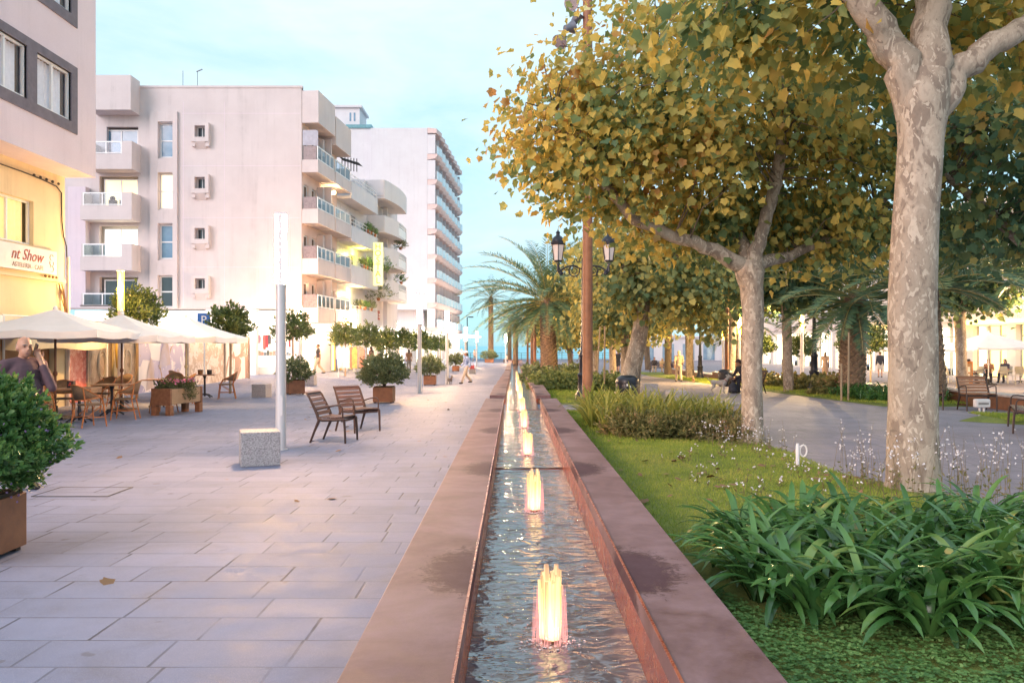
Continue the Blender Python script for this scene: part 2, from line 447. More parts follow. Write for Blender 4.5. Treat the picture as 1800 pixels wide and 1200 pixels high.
# ================================================================== corten fountain channel
CORT = None
def corten(name, stain=None, dark=(.105, .048, .045), light=(.245, .150, .160), rough=.60):
    m, nt, b, out = nodes(name)
    geo = N(nt, 'ShaderNodeNewGeometry'); P = geo.outputs['Position']
    a = noise(nt, P, 1.7, 6, .62, .4); c = noise(nt, P, 9, 6, .65); d = noise(nt, P, 60, 4, .7)
    f = math_(nt, 'ADD', math_(nt, 'MULTIPLY', a, .55), math_(nt, 'ADD', math_(nt, 'MULTIPLY', c, .3), math_(nt, 'MULTIPLY', d, .15)))
    col = ramp(nt, f, [(.34, dark), (.48, tuple((x*1.1+y)/2 for x, y in zip(dark, light))), (.60, light), (.75, (light[0]*1.25, light[1]*1.25, light[2]*1.25))])
    cc = col.outputs[0]
    rr = ramp(nt, math_(nt, 'ADD', math_(nt, 'MULTIPLY', c, .5), math_(nt, 'MULTIPLY', d, .5)), [(.32, rough-.1), (.68, rough+.16)]).outputs[0]
    hh = math_(nt, 'MULTIPLY', d, 1.0)
    if stain:
        sp = N(nt, 'ShaderNodeSeparateXYZ'); L(nt, P, sp.inputs[0])
        fr = math_(nt, 'FRACT', math_(nt, 'ADD', math_(nt, 'DIVIDE', math_(nt, 'SUBTRACT', sp.outputs['Y'], 4.72), 3.87), .5))
        dy = math_(nt, 'DIVIDE', math_(nt, 'MULTIPLY', math_(nt, 'SUBTRACT', fr, .5), 3.87), .52)
        dl = math_(nt, 'DIVIDE', math_(nt, 'SUBTRACT', sp.outputs['X'], -.228), .30)
        dr = math_(nt, 'DIVIDE', math_(nt, 'SUBTRACT', sp.outputs['X'], .635), .32)
        dx = math_(nt, 'MINIMUM', math_(nt, 'ABSOLUTE', dl), math_(nt, 'ABSOLUTE', dr))
        rad = math_(nt, 'SQRT', math_(nt, 'ADD', math_(nt, 'MULTIPLY', dy, dy), math_(nt, 'MULTIPLY', dx, dx)))
        rad = math_(nt, 'ADD', rad, math_(nt, 'MULTIPLY_ADD', noise(nt, P, 14, 6, .78, .8), 1.7, -.85))
        sm = ramp(nt, rad, [(.72, 1), (1.0, 0)]).outputs[0]
        rim = ramp(nt, rad, [(.70, 0), (.86, 1), (1.05, 0)]).outputs[0]
        drops = ramp(nt, noise(nt, P, 34, 1, .3), [(.69, 0), (.72, 1)]).outputs[0]
        near = ramp(nt, rad, [(.9, 1), (2.3, 0)]).outputs[0]
        sm = math_(nt, 'MAXIMUM', sm, math_(nt, 'MULTIPLY', drops, near))
        cc = mixc(nt, math_(nt, 'MULTIPLY', sm, .70), cc, (.060, .032, .042))
        cc = mixc(nt, math_(nt, 'MULTIPLY', rim, .5), cc, (.05, .02, .015))
        rr2 = N(nt, 'ShaderNodeMix'); L(nt, sm, rr2.inputs[0]); L(nt, rr, rr2.inputs[2]); rr2.inputs[3].default_value = .50
        rr = rr2.outputs[0]
        hh = math_(nt, 'MULTIPLY', hh, math_(nt, 'SUBTRACT', 1.0, math_(nt, 'MULTIPLY', sm, .85)))
    L(nt, cc, b.inputs['Base Color']); L(nt, rr, b.inputs['Roughness'])
    b.inputs['Specular IOR Level'].default_value = .30 if stain else .6
    if stain: L(nt, math_(nt, 'MULTIPLY_ADD', sm, -.27, .30), b.inputs['Specular IOR Level'])
    bump(nt, b, hh, .25, .004)
    return m
COPING = corten('corten_coping', True)
CWALL = corten('corten_wet_wall', None, (.20, .032, .016), (.44, .115, .055), .26)
RUST = corten('rusted_steel', None, (.13, .045, .022), (.30, .125, .062), .6)

XL0, XL1, XR0, XR1 = -.675, -.228, .635, 1.045
m, nt, b, out = nodes('channel_water')
geo = N(nt, 'ShaderNodeNewGeometry')
mp = N(nt, 'ShaderNodeMapping'); mp.inputs['Scale'].default_value = (1.0, 1.7, 1.0); L(nt, geo.outputs['Position'], mp.inputs['Vector'])
wa = noise(nt, mp.outputs[0], 3.0, 2, .4, 1.6); wb = noise(nt, mp.outputs[0], 9, 2, .4, 1.2)
b.inputs['Base Color'].default_value = (.040, .036, .040, 1); b.inputs['Roughness'].default_value = .05
b.inputs['IOR'].default_value = 1.55; b.inputs['Specular IOR Level'].default_value = 1.0
bed = ramp(nt, noise(nt, geo.outputs['Position'], 2.0, 5), [(.35, (.10, .09, .12)), (.65, (.20, .155, .16))]); L(nt, bed.outputs[0], b.inputs['Base Color'])
bump(nt, b, math_(nt, 'ADD', wa, math_(nt, 'MULTIPLY', wb, .22)), .42, .07)
WATER = m

chan = thing('fountain_channel', 'long stepped fountain channel of rusty steel with wide flat copings, running towards the sea', 'fountain')
# (y0, y1, coping top, water level)
SEG = [(1.6, 10.72, .37, .045), (10.72, 20.0, .37, .085)]
for sx in ((XL0, XL1), (XR0, XR1)):
    mb = MB(); mb.box(sx[0], 1.6, .27, sx[1], 20.0, .37); mb.build('coping', COPING, chan, bevel=.006)
    inner = sx[1] if sx[0] < 0 else sx[0]
    mb = MB()
    if sx[0] < 0: mb.box(inner-.022, 1.6, -.1, inner-.006, 20.0, .268)
    else: mb.box(inner+.006, 1.6, -.1, inner+.022, 20.0, .268)
    mb.build('channel_wall', CWALL, chan)
    mb = MB()
    if sx[0] < 0: mb.box(sx[0]+.03, 1.6, -.1, inner-.03, 19.97, .266)
    else: mb.box(inner+.03, 1.6, -.1, sx[1]-.03, 19.97, .266)
    mb.build('support', RUST, chan)
# a slim raised lip along both inner edges
for x in (XL1-.010, XR0-.002):
    mb = MB(); mb.box(x, 1.6, .3705, x+.012, 19.98, .378); mb.build('lip', CWALL, chan)
ys = [23.5, 29.6, 36, 43, 51, 60, 66.5, 78, 92, 108]
for k in range(len(ys)-1):
    y0, y1 = ys[k], ys[k+1]-(1.6 if abs(ys[k+1]-66.5) < .1 else .04)
    zt = zg(0, (y0+y1)/2) + .31
    for sx in ((XL0-.01, XL1), (XR0, XR1+.01)):
        mb = MB(); mb.box(sx[0], y0, zt-.11, sx[1], y1, zt); mb.build('coping', COPING, chan, bevel=.008)
        mb = MB()
        if sx[0] < 0: mb.box(sx[1]-.05, y0+.004, zt-.75, sx[1]-.006, y1, zt-.112)
        else: mb.box(sx[0]+.006, y0+.004, zt-.75, sx[0]+.05, y1, zt-.112)
        mb.build('channel_wall', CWALL, chan)
        mb = MB()
        a, c = (sx[0]+.07, sx[1]-.06) if sx[0] < 0 else (sx[0]+.06, sx[1]-.07)
        mb.box(a, y0+.03, zt-.75, c, y1-.02, zt-.114); mb.build('support', RUST, chan)
mb = MB(); mb.box(XL0, 108.05, zg(0,108)-.2, XR1, 108.6, zg(0,108)+.34); mb.build('end_wall', RUST, chan, bevel=.01)
# weir plates
for y, z0, z1 in ((10.72, -.05, .052), (20.4, -.1, .068)):
    mb = MB(); mb.box(XL1-.004, y-.012, z0, XR0+.004, y, z1); mb.build('weir', CWALL, chan)

WSEG = [(1.6, 10.71, .045), (10.722, 20.39, .062), (20.41, 29.55, .06)]
for k in range(1, len(ys)-1):
    WSEG.append((ys[k], ys[k+1]-.03, zg(0, (ys[k]+ys[k+1])/2)+.06))
rg = np.random.default_rng(3)
for y0, y1, z in WSEG:
    # real ripples near the camera; bump alone further off
    dy = .035 if y0 < 10 else (.07 if y0 < 20 else 1.0)
    nx = 26 if y0 < 20 else 4
    ny = max(2, int((y1-y0)/dy))
    xs_ = np.linspace(XL1-.005, XR0+.005, nx); ys_ = np.linspace(y0, y1, ny)
    XX, YY = np.meshgrid(xs_, ys_)
    ZZ = np.full_like(XX, z)
    if y0 < 20:
        for _ in range(26):
            k = rg.uniform(8, 40); th = rg.normal(0, .55); ph = rg.uniform(0, 6.28)
            ZZ += .0060/k*8*np.sin(k*(np.cos(th)*YY + np.sin(th)*XX) + ph + .8*np.sin(2.2*XX+ph))*.30
        for jy in (4.48, 8.0, 11.95, 15.9, 19.8):
            d = np.hypot(XX-.2, (YY-jy)); ZZ += .004*np.sin(d*40)*np.exp(-d*2.2)*(d < 1.6)
    me = bpy.data.meshes.new('water')
    V = np.stack([XX, YY, ZZ], -1).reshape(-1, 3)
    i, j = np.meshgrid(np.arange(ny-1), np.arange(nx-1), indexing='ij')
    q = np.stack([i*nx+j, i*nx+j+1, (i+1)*nx+j+1, (i+1)*nx+j], -1).reshape(-1, 4)
    me.from_pydata(V.tolist(), [], q.tolist()); me.update()
    link('water', me, WATER, None, True, 0, 'structure')

# ---------------------------------------------------------------- water jets
m, nt, b, out = nodes('jet_water')
b.inputs['Base Color'].default_value = (1, .93, .80, 1); b.inputs['Roughness'].default_value = .25
tr = N(nt, 'ShaderNodeBsdfTransparent'); lw = N(nt, 'ShaderNodeLayerWeight'); lw.inputs[0].default_value = .5
em = N(nt, 'ShaderNodeEmission')  # nozzle lamp's light put into the water itself, tinted by height
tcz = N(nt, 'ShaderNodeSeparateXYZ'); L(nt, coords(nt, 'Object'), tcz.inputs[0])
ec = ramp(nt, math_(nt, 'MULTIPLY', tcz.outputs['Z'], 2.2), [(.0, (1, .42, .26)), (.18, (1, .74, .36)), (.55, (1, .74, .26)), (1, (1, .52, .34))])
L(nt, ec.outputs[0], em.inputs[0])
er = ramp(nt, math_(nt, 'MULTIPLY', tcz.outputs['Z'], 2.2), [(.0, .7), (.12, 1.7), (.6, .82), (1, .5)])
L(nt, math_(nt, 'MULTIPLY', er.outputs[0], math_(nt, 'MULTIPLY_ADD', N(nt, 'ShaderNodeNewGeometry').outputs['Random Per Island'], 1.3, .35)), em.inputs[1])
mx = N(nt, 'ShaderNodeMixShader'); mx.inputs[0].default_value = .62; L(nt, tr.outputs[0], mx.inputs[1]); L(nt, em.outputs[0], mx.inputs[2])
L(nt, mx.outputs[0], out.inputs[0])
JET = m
m, nt, b, out = nodes('jet_spray')
b.inputs['Base Color'].default_value = (1, .72, .70, 1); b.inputs['Roughness'].default_value = .2
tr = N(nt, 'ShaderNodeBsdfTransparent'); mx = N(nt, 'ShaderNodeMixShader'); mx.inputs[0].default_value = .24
em = N(nt, 'ShaderNodeEmission'); em.inputs[0].default_value = (1, .40, .36, 1); em.inputs[1].default_value = .7  # pink light on the spray put in as its own glow
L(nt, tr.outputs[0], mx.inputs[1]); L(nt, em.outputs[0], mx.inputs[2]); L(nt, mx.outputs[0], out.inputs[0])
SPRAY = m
LENS = glow('fountain_lens', (1, .82, .55), 9)
BRASS = M('dull_brass', (.30, .17, .08), .4, .8)
FOAM = M('foam', (.72, .62, .66), .25, va=.05, spec=.8)
def water_jet(y, z, h, seed, label, detail=True):
    r = random.Random(seed)
    t = thing('water_jet', label, 'fountain jet', (.2, y, z), 0, 'glowing jets along the fountain channel')
    mb = MB(); mb.lathe([(.03,-.06),(.045,-.02),(.045,.012),(.036,.018)], 14); mb.build('nozzle', BRASS, t, True)
    mb = MB(); mb.lathe([(.032,.0185),(.030,.024),(.012,.028)], 14); mb.build('lens', LENS, t, True)
    n = 52 if detail else 12
    mb = MB(); ms = MB()
    for k in range(n):
        a = r.uniform(0, 6.28); q = math.sqrt(r.random())
        x0, y0 = .052*q*math.cos(a), .052*q*math.sin(a)
        x1, y1 = .060*q*math.cos(a), .060*q*math.sin(a)
        hh = h*(.78 + .22*r.random()**.7)*(1.0 - .16*max(0, q-.45)/.55)*(1.0 if abs(math.cos(a)*q) > .26 else .90)
        w = r.uniform(.006, .015) if detail else .018
        mb.tube([(x0,y0,.02),((x0+x1)/2,(y0+y1)/2,hh*.55),(x1,y1,hh*.9),(x1*1.05,y1*1.05,hh)], [w*.9, w, w*1.0, w*.85], 6)
    mb.build('water_column', JET, t, True)
    for k in range(190 if detail else 12):           # falling threads around the column
        a = r.uniform(0, 6.28); rr_ = r.uniform(.056, .092)
        z1 = h*r.uniform(.15, .80)*(1.0 - 5*max(0, rr_-.075)); z0 = max(0, z1 - h*r.uniform(.2, .6))
        ro = rr_ + (z1-z0)*.05
        ms.tube([(rr_*math.cos(a), rr_*math.sin(a), z1), (ro*math.cos(a), ro*math.sin(a), z0)], [.0010, .0024], 4)
    for k in range(130 if detail else 0):
        a = r.uniform(0, 6.28); rr_ = .05+abs(r.gauss(0, .075))
        ms.ell((rr_*math.cos(a), rr_*math.sin(a), h*r.random()**1.6*.85), (r.uniform(.0018,.0042),)*3, 5, 4)
    ms.build('falling_drops', SPRAY, t, True, kind='stuff')
    if detail:
        mf = MB()
        for k in range(90):
            a = r.uniform(0, 6.28); d = abs(r.gauss(0, .07))+.05
            s_ = r.uniform(.003, .011)
            mf.ell((d*math.cos(a), d*math.sin(a), .0), (s_, s_, s_*.45), 8, 5)
        mf.build('splash', FOAM, t, True, kind='stuff')
    point('jet_light', (0, 0, h*.45), JET_W*(1 if detail else 1.2), (1, .42, .26), .05, t)
    return t
JL = ['tallest glowing water jet nearest the viewer, at the bottom of the photo', 'second glowing water jet from the viewer, before the small weir', 'third glowing water jet, just past the small weir', 'fourth glowing water jet, where the coping has two dark wet ovals', 'fifth glowing water jet, at the cross path gap in the coping']
for k, (y, h) in enumerate(zip((4.48, 8.0, 11.95, 15.9, 19.8), (.43, .43, .37, .37, .37))):
    z = [w for w in WSEG if w[0] <= y <= w[1]][0][2]
    water_jet(y, z, h, k+1, JL[k])
OL = ['first small glowing jet past the cross path', 'second small glowing jet past the cross path', 'third small glowing jet past the cross path', 'small distant glowing jet, fourth past the cross path', 'small distant glowing jet, fifth past the cross path', 'small distant glowing jet, sixth past the cross path', 'farthest small glowing jet near the sea end of the channel']
for k, y in enumerate((24.6, 28.6, 32.6, 37, 42, 48, 56)):
    z = [w for w in WSEG if w[0] <= y <= w[1]][0][2]
    water_jet(y, z, .42, 20+k, OL[k], False)
# bubbles drifting on the near water
mf = MB(); r = random.Random(5)
for k in range(430):
    jy = r.choice((4.48, 4.48, 4.48, 8.0, 8.0, 11.95))
    x = r.uniform(XL1+.03, XR0-.02); y = jy + r.gauss(-.1, .9)
    if not 3.6 < y < 13: continue
    s_ = r.uniform(.003, .0085)*(1.25 if r.random() < .15 else 1)
    mf.ell((x, y, (.05 if y < 10.7 else .068)), (s_, s_, s_*.8), 7, 5)
mf.build('foam_bubbles', glass('bubble_film', (.96, .93, .95), .18), smooth=True, kind='stuff')
# ================================================================== buildings
def wb(mb, name, mat, root, **kw):
    """build from world coordinates under an unrotated root"""
    o = mb.build(name, mat, root, **kw); o.location = -Vector(root.location); return o
def sub(o, par):
    """hang o (built in world coords under a root) one level deeper"""
    o.parent = par; o.location = (0,0,0); return o
class Frame:
    """a facade frame: t along the wall, p out of it, z up"""
    def __init__(s, O, d, n): s.O = Vector(O); s.d = Vector(d); s.n = Vector(n)
    def __call__(s, t, p, z): return tuple(s.O + s.d*t + s.n*p + Vector((0,0,z)))
    def box(s, mb, t0, p0, z0, t1, p1, z1):
        q = [s(t0,p0,z0),s(t1,p0,z0),s(t1,p1,z0),s(t0,p1,z0),s(t0,p0,z1),s(t1,p0,z1),s(t1,p1,z1),s(t0,p1,z1)]
        mb.add(q, [(0,3,2,1),(4,5,6,7),(0,1,5,4),(1,2,6,5),(2,3,7,6),(3,0,4,7)])
    def wall(s, mb, t0, t1, z0, z1, holes, depth=.18, p=0.0):
        ts = sorted({t0, t1, *[h[0] for h in holes], *[h[1] for h in holes]})
        zs = sorted({z0, z1, *[h[2] for h in holes], *[h[3] for h in holes]})
        for a, b_ in zip(ts, ts[1:]):
            for c, e in zip(zs, zs[1:]):
                tm, zm = (a+b_)/2, (c+e)/2
                if any(h[0] < tm < h[1] and h[2] < zm < h[3] for h in holes): continue
                mb.quad(s(a,p,c), s(b_,p,c), s(b_,p,e), s(a,p,e))
        for a, b_, c, e in holes:
            q = p-depth
            mb.quad(s(a,p,c), s(b_,p,c), s(b_,q,c), s(a,q,c)); mb.quad(s(a,p,e), s(b_,p,e), s(b_,q,e), s(a,q,e))
            mb.quad(s(a,p,c), s(a,p,e), s(a,q,e), s(a,q,c)); mb.quad(s(b_,p,c), s(b_,p,e), s(b_,q,e), s(b_,q,c))
    def window(s, root, t0, t1, z0, z1, q, pane, fmat, bars=(1, 0), fw=.055, curtain=None, name='window'):
        """frame with sashes set at depth q, pane as its child, optional curtain behind"""
        mb = MB(); g = .004
        for a, b_ in ((t0+g, t0+fw), (t1-fw, t1-g)): s.box(mb, a, q, z0+g, b_, q+.06, z1-g)
        for a, b_ in ((z0+g, z0+fw), (z1-fw, z1-g)): s.box(mb, t0+fw, q+.001, a, t1-fw, q+.059, b_)
        for k in range(1, bars[0]+1):
            tt = t0 + (t1-t0)*k/(bars[0]+1); s.box(mb, tt-fw*.5, q+.002, z0+fw, tt+fw*.5, q+.056, z1-fw)
        for k in range(1, bars[1]+1):
            zz = z0 + (z1-z0)*k/(bars[1]+1); s.box(mb, t0+fw, q+.003, zz-fw*.5, t1-fw, q+.054, zz+fw*.5)
        f = wb(mb, name, fmat, root)
        mb = MB(); mb.quad(s(t0+.01,q+.02,z0+.01), s(t1-.01,q+.02,z0+.01), s(t1-.01,q+.02,z1-.01), s(t0+.01,q+.02,z1-.01))
        sub(wb(mb, 'pane', pane, root, fix=False), f)
        if curtain is not None:
            mb = MB(); n = 40; c = curtain
            spans = [(t0+.03, t1-.03)] if c[1] is None else c[1]
            for a, b_ in spans:
                vs = []
                for k in range(n+1):
                    t = a + (b_-a)*k/n; pp = q-.10+.028*math.sin(k*1.35+a*3)+.012*math.sin(k*.5)
                    vs += [s(t,pp,z0+.02), s(t,pp,z1-.03)]
                mb.add(vs, [(2*k, 2*k+2, 2*k+3, 2*k+1) for k in range(n)])
            sub(wb(mb, 'curtain', c[0], root, smooth=True, fix=False), f)
        return f

PINKW = wallmat('pink_render', (.66, .590, .595), (.59, .520, .525), .17)
LILAC = wallmat('lilac_render', (.74, .64, .70), (.68, .58, .64), .12)
CREAM = wallmat('cream_render', (.78, .66, .44), (.69, .56, .35), .18)
WHITEW = wallmat('white_render', (.70, .69, .73), (.65, .63, .67), .12)
PEACH = M('peach_render', (.76, .60, .55), .85, col2=(.68, .53, .49), vs=1.2)
GREYF = M('grey_trim', (.16, .14, .175), .7, bs=.15)
WMETAL = M('white_metal', (.80, .80, .82), .4, va=.04)
DROOM = M('dim_room', (.10, .085, .08), .9, vs=1.2)
GDARK = M('dark_glazing', (.035, .05, .07), .06, va=.1, spec=.9)
GBLUE = M('blue_glazing', (.20, .33, .46), .10, col2=(.12, .22, .34), vs=1.5, spec=.8)
GCLEAR = glass('clear_glass', (.98, .99, 1), .03)
GRAIL = glass('rail_glass', (.55, .70, .82), .05, .08)
CURT = M('white_curtain', (.86, .84, .90), .9, vs=8, va=.05)
BULBW = glow('lit_room', (1.0, .86, .55), 2.2)
BULBY = glow('lit_room_amber', (1.0, .72, .24), 1.5)
SHOPW = glow('shop_light', (1.0, .88, .62), 2.2)
SHOPY = glow('shop_light_yellow', (1.0, .72, .22), 1.5)
DKMET = M('dark_metal', (.035, .03, .03), .5, .3)
def text_mesh(txt, size, ext=.01, shear=0.0, align='CENTER'):
    cu = bpy.data.curves.new('lettering', 'FONT'); cu.body = txt; cu.size = size; cu.extrude = ext; cu.shear = shear
    cu.align_x = align; cu.align_y = 'CENTER'; cu.resolution_u = 3
    o = bpy.data.objects.new('lettering', cu); COL.objects.link(o)
    dg = bpy.context.evaluated_depsgraph_get(); me = bpy.data.meshes.new_from_object(o.evaluated_get(dg))
    bpy.data.objects.remove(o); bpy.data.curves.remove(cu)
    return me
def wall_text(txt, size, loc, xdir, mat, parent, name='lettering', ext=.006, shear=0.0, align='CENTER', ydir=(0,0,1), bold=0.0):
    me = text_mesh(txt, size, ext, shear, align)
    x = Vector(xdir).normalized(); y = Vector(ydir); z = x.cross(y)
    mt = Matrix((x, y, z)).transposed().to_4x4(); mt.translation = Vector(loc)
    me.transform(mt)
    o = link(name, me, mat, parent)
    if parent is not None: o.location = -Vector(parent.matrix_world.translation) if False else -Vector(root_loc(parent))
    return o
def root_loc(o):
    v = Vector(o.location)
    while o.parent is not None: o = o.parent; v = v + Vector(o.location)
    return v

# ---------------------------------------------------------------- 1. near building with the overhanging upper floors
b1 = thing('cafe_building', 'near lilac building at the left edge, overhanging upper floors, cream ground storey', 'building', (-14, 16, 0))
FU = Frame((-11.35, 6, 0), (0,1,0), (1,0,0)); FL = Frame((-12.2, 6, 0), (0,1,0), (1,0,0))
lw = 22.4-6
win_t = [(19.6-6, 21.12-6), (17.68-6, 19.2-6), (15.6-6, 17.3-6), (13.6-6, 15.2-6)]
holes = []
for z0, z1 in ((7.38, 8.62), (10.14, 11.38)):
    holes += [(a, b_, z0, z1) for a, b_ in win_t]
mb = MB(); FU.wall(mb, 0, lw, 6.2, 14.2, holes, .16)
FU.box(mb, .01, -8.6, 6.26, lw-.01, -.25, 14.15)     # body behind the front skin
mb.quad(FU(lw,0,6.2), FU(lw,-.3,6.2), FU(lw,-.3,14.2), FU(lw,0,14.2)); mb.quad(FU(0,0,6.2), FU(lw,0,6.2), FU(lw,-.9,6.2), FU(0,-.9,6.2))
mb.quad(FU(0,0,14.2), FU(lw,0,14.2), FU(lw,-.9,14.2), FU(0,-.9,14.2))
wb(mb, 'upper_wall', LILAC, b1, fix=False)
for z0, z1 in ((7.38, 8.62), (10.14, 11.38)):
    mb = MB(); hs = [(a, b_, z0, z1) for a, b_ in win_t]
    t0, t1 = win_t[-1][0]-.25, win_t[0][1]+.3
    FU.wall(mb, t0, t1, z0-.27, z1+.22, hs, .10, .03)
    for (a, c, e, f_) in ((t0, t1, z0-.27, z0-.27), (t0, t1, z1+.22, z1+.22)): mb.quad(FU(a,.03,e), FU(c,.03,e), FU(c,-.01,e), FU(a,-.01,e))
    mb.quad(FU(t1,.03,z0-.27), FU(t1,.03,z1+.22), FU(t1,-.01,z1+.22), FU(t1,-.01,z0-.27))
    wb(mb, 'window_band', GREYF, b1, fix=False)
    for a, b_ in win_t:
        FU.window(b1, a, b_, z0, z1, -.10, GCLEAR, WMETAL, (1,0), .06, (CURT, [(a+.03, b_-.18)]))
        mb = MB(); mb.quad(FU(a-.1,-.245,z0-.1), FU(b_+.1,-.245,z0-.1), FU(b_+.1,-.245,z1+.1), FU(a-.1,-.245,z1+.1)); wb(mb, 'room', M('warm_room', (.32, .17, .07), .9), b1, fix=False)
mb = MB(); lh = [(13.1, 14.96, 4.18, 5.3), (10.2, 12.2, 4.18, 5.3), (13.6, 15.9, 0, 2.3), (9, 12.6, 0, 2.3)]
FL.wall(mb, 0, 16.42, 0, 6.2, lh, .2); mb.quad(FL(16.42,0,0), FL(16.42,-8,0), FL(16.42,-8,6.2), FL(16.42,0,6.2))
FL.box(mb, 0, -7.6, 0, 16.4, -.5, 6.198)
wb(mb, 'lower_wall', CREAM, b1, fix=False)
YCURT = M('lit_amber_curtain', (.80, .62, .30), .9, vs=6, emit=.45, ecol=(1,.66,.22))  # room light behind the curtain put in as its own glow
for h in lh[:2]: FL.window(b1, *h, -.17, GCLEAR, WMETAL, (1,0), .055, (YCURT, None))
mb = MB(); FL.box(mb, 12.0, 0, 3.33, 16.3, .10, 3.40); wb(mb, 'ledge', CREAM, b1)
DOORW = M('painted_door', (.62, .46, .22), .5, vs=2); DOORB = M('brown_door', (.26, .12, .05), .5)
mb = MB(); FL.box(mb, 13.62, -.18, .02, 14.7, -.12, 2.28); FL.box(mb, 14.74, -.18, .02, 15.88, -.12, 2.28); wb(mb, 'door', DOORB, b1)
# cables and drain pipe at the corner
mb = MB()
pts = [FL(11,.03,5.95), FL(14.4,.03,5.95), FL(15.3,.03,5.93), FL(15.95,.03,5.88), FL(16.2,.03,5.75), FL(16.22,.03,5.0), FL(16.30,.03,4.6), FL(16.42,.04,4.35), FL(16.45,.04,4.0)]
mb.tube(pts, .018, 6)
for k in range(5): mb.ell(FL(14.9+.28*k,.05,5.96), (.03,.05,.04), 8, 6)
wb(mb, 'cable', DKMET, b1)
mb = MB(); mb.tube([FL(16.47,.06,0), FL(16.47,.06,4.05)], .045, 10); wb(mb, 'drain_pipe', M('pink_pipe', (.66, .54, .50), .6), b1, smooth=True)
for k in range(5):
    mb = MB(); rr_ = random.Random(k); mb.tube([FL(16.1+rr_.uniform(-.1,.1),.05,3.3), FL(16.2+rr_.uniform(-.12,.1),.09,2.9), FL(16.32+rr_.uniform(-.1,.08),.10,2.5), FL(16.3,.06,2.2)], .014, 5); wb(mb, 'wire', M('brown_cable', (.20, .10, .04), .7), b1)
for k in range(4): mb = MB(); mb.ell(FL(15.4+.17*k,.06,3.45), (.03,.05,.035), 8, 6); wb(mb, 'insulator', M('brown_cable', (.20, .10, .04), .7), b1)
mb = MB(); FL.box(mb, 12.0, 0, 3.42, 13.2, .025, 3.45); wb(mb, 'conduit', CREAM, b1)
# sign board
sg = thing('shop_sign', 'white sign board with red script letters on the cream wall at the left edge', 'sign', FL(13, .1, 3.5))
mb = MB(); FL.box(mb, 11.0, .04, 3.5, 15.82, .12, 4.12); wb(mb, 'board', M('sign_white', (.78, .70, .70), .5, va=.04), sg, bevel=.008)
RED = M('sign_red', (.30, .035, .03), .6); GREYT = M('sign_grey', (.34, .27, .24), .6)
wall_text('nt Show', .40, FL(15.15, .126, 3.88), (0,1,0), RED, sg, shear=.35, align='RIGHT', ext=.004)
wall_text('ASTELERIA - CAFE', .165, FL(15.18, .126, 3.62), (0,1,0), GREYT, sg, align='RIGHT', ext=.003)
mb = MB()
for k in range(3):
    for i in range(10):
        a = i/9*4.4+.5+k*2; c_ = (15.56, 3.94-.15*k)
        if i: mb.bar(FL(c_[0]+.085*math.cos(pa), .127, c_[1]+.075*math.sin(pa)), FL(c_[0]+.085*math.cos(a), .127, c_[1]+.075*math.sin(a)), .012, .006)
        pa = a
wb(mb, 'emblem', GREYT, sg)
mb = MB()
for t in (11.8, 13.4, 15.2): mb.bar(FL(t,.0,3.52), FL(t,.06,3.56), .03, .03)
wb(mb, 'bracket', DKMET, sg)
# canvas valance
CANV = M('cream_canvas', (.78, .68, .50), .8, vs=3, va=.06)
aw = thing('canvas_valance', 'cream canvas windbreak valance hanging along the cafe front behind the umbrellas', 'awning', (-11.9, 21.5, 1.55))
mb = MB(); n = 30; vs = []
for k in range(n+1):
    y = 19.2 + 5.0*k/n
    for j, z in enumerate((2.35, 1.95, 1.55)): vs.append((-11.9+.02*math.sin(k*.9+j), y, z-.03*math.sin(k*.35)*(j==2)))
mb.add(vs, [(3*k+j, 3*k+3+j, 3*k+4+j, 3*k+1+j) for k in range(n) for j in (0,1)])
wb(mb, 'canvas', CANV, aw, smooth=True, fix=False)
mb = MB(); mb.tube([(-11.9,19.2,2.36),(-11.9,24.2,2.36)], .02, 8)
for y in (19.25, 24.15): mb.tube([(-11.9,y,0),(-11.9,y,2.36)], .025, 8)
wb(mb, 'frame', WMETAL, aw)

# ---------------------------------------------------------------- terrace screens with printed panels
def mural(name, cols, sc, seed):
    m, nt, b, out = nodes(name)
    v = coords(nt, 'Object'); mp = N(nt, 'ShaderNodeMapping'); mp.inputs['Location'].default_value = (seed, seed*2.1, seed*.7); L(nt, v, mp.inputs[0])
    vo = N(nt, 'ShaderNodeTexVoronoi'); vo.inputs['Scale'].default_value = sc; L(nt, mp.outputs[0], vo.inputs['Vector']); vo.inputs['Randomness'].default_value = 1
    nz = noise(nt, mp.outputs[0], sc*1.3, 5, .7, 1.2)
    f = math_(nt, 'ADD', math_(nt, 'MULTIPLY', N(nt, 'ShaderNodeSeparateColor').outputs[0], 0), nz)
    sp = N(nt, 'ShaderNodeSeparateColor'); L(nt, vo.outputs['Color'], sp.inputs[0])
    f = math_(nt, 'ADD', math_(nt, 'MULTIPLY', nz, .75), math_(nt, 'MULTIPLY', sp.outputs[0], .32))
    st = [(.25+.5*i/(len(cols)-1), c) for i, c in enumerate(cols)]
    r = ramp(nt, f, st, 'CONSTANT' if len(cols) > 3 else 'LINEAR'); L(nt, r.outputs[0], b.inputs['Base Color'])
    b.inputs['Roughness'].default_value = .35
    return m
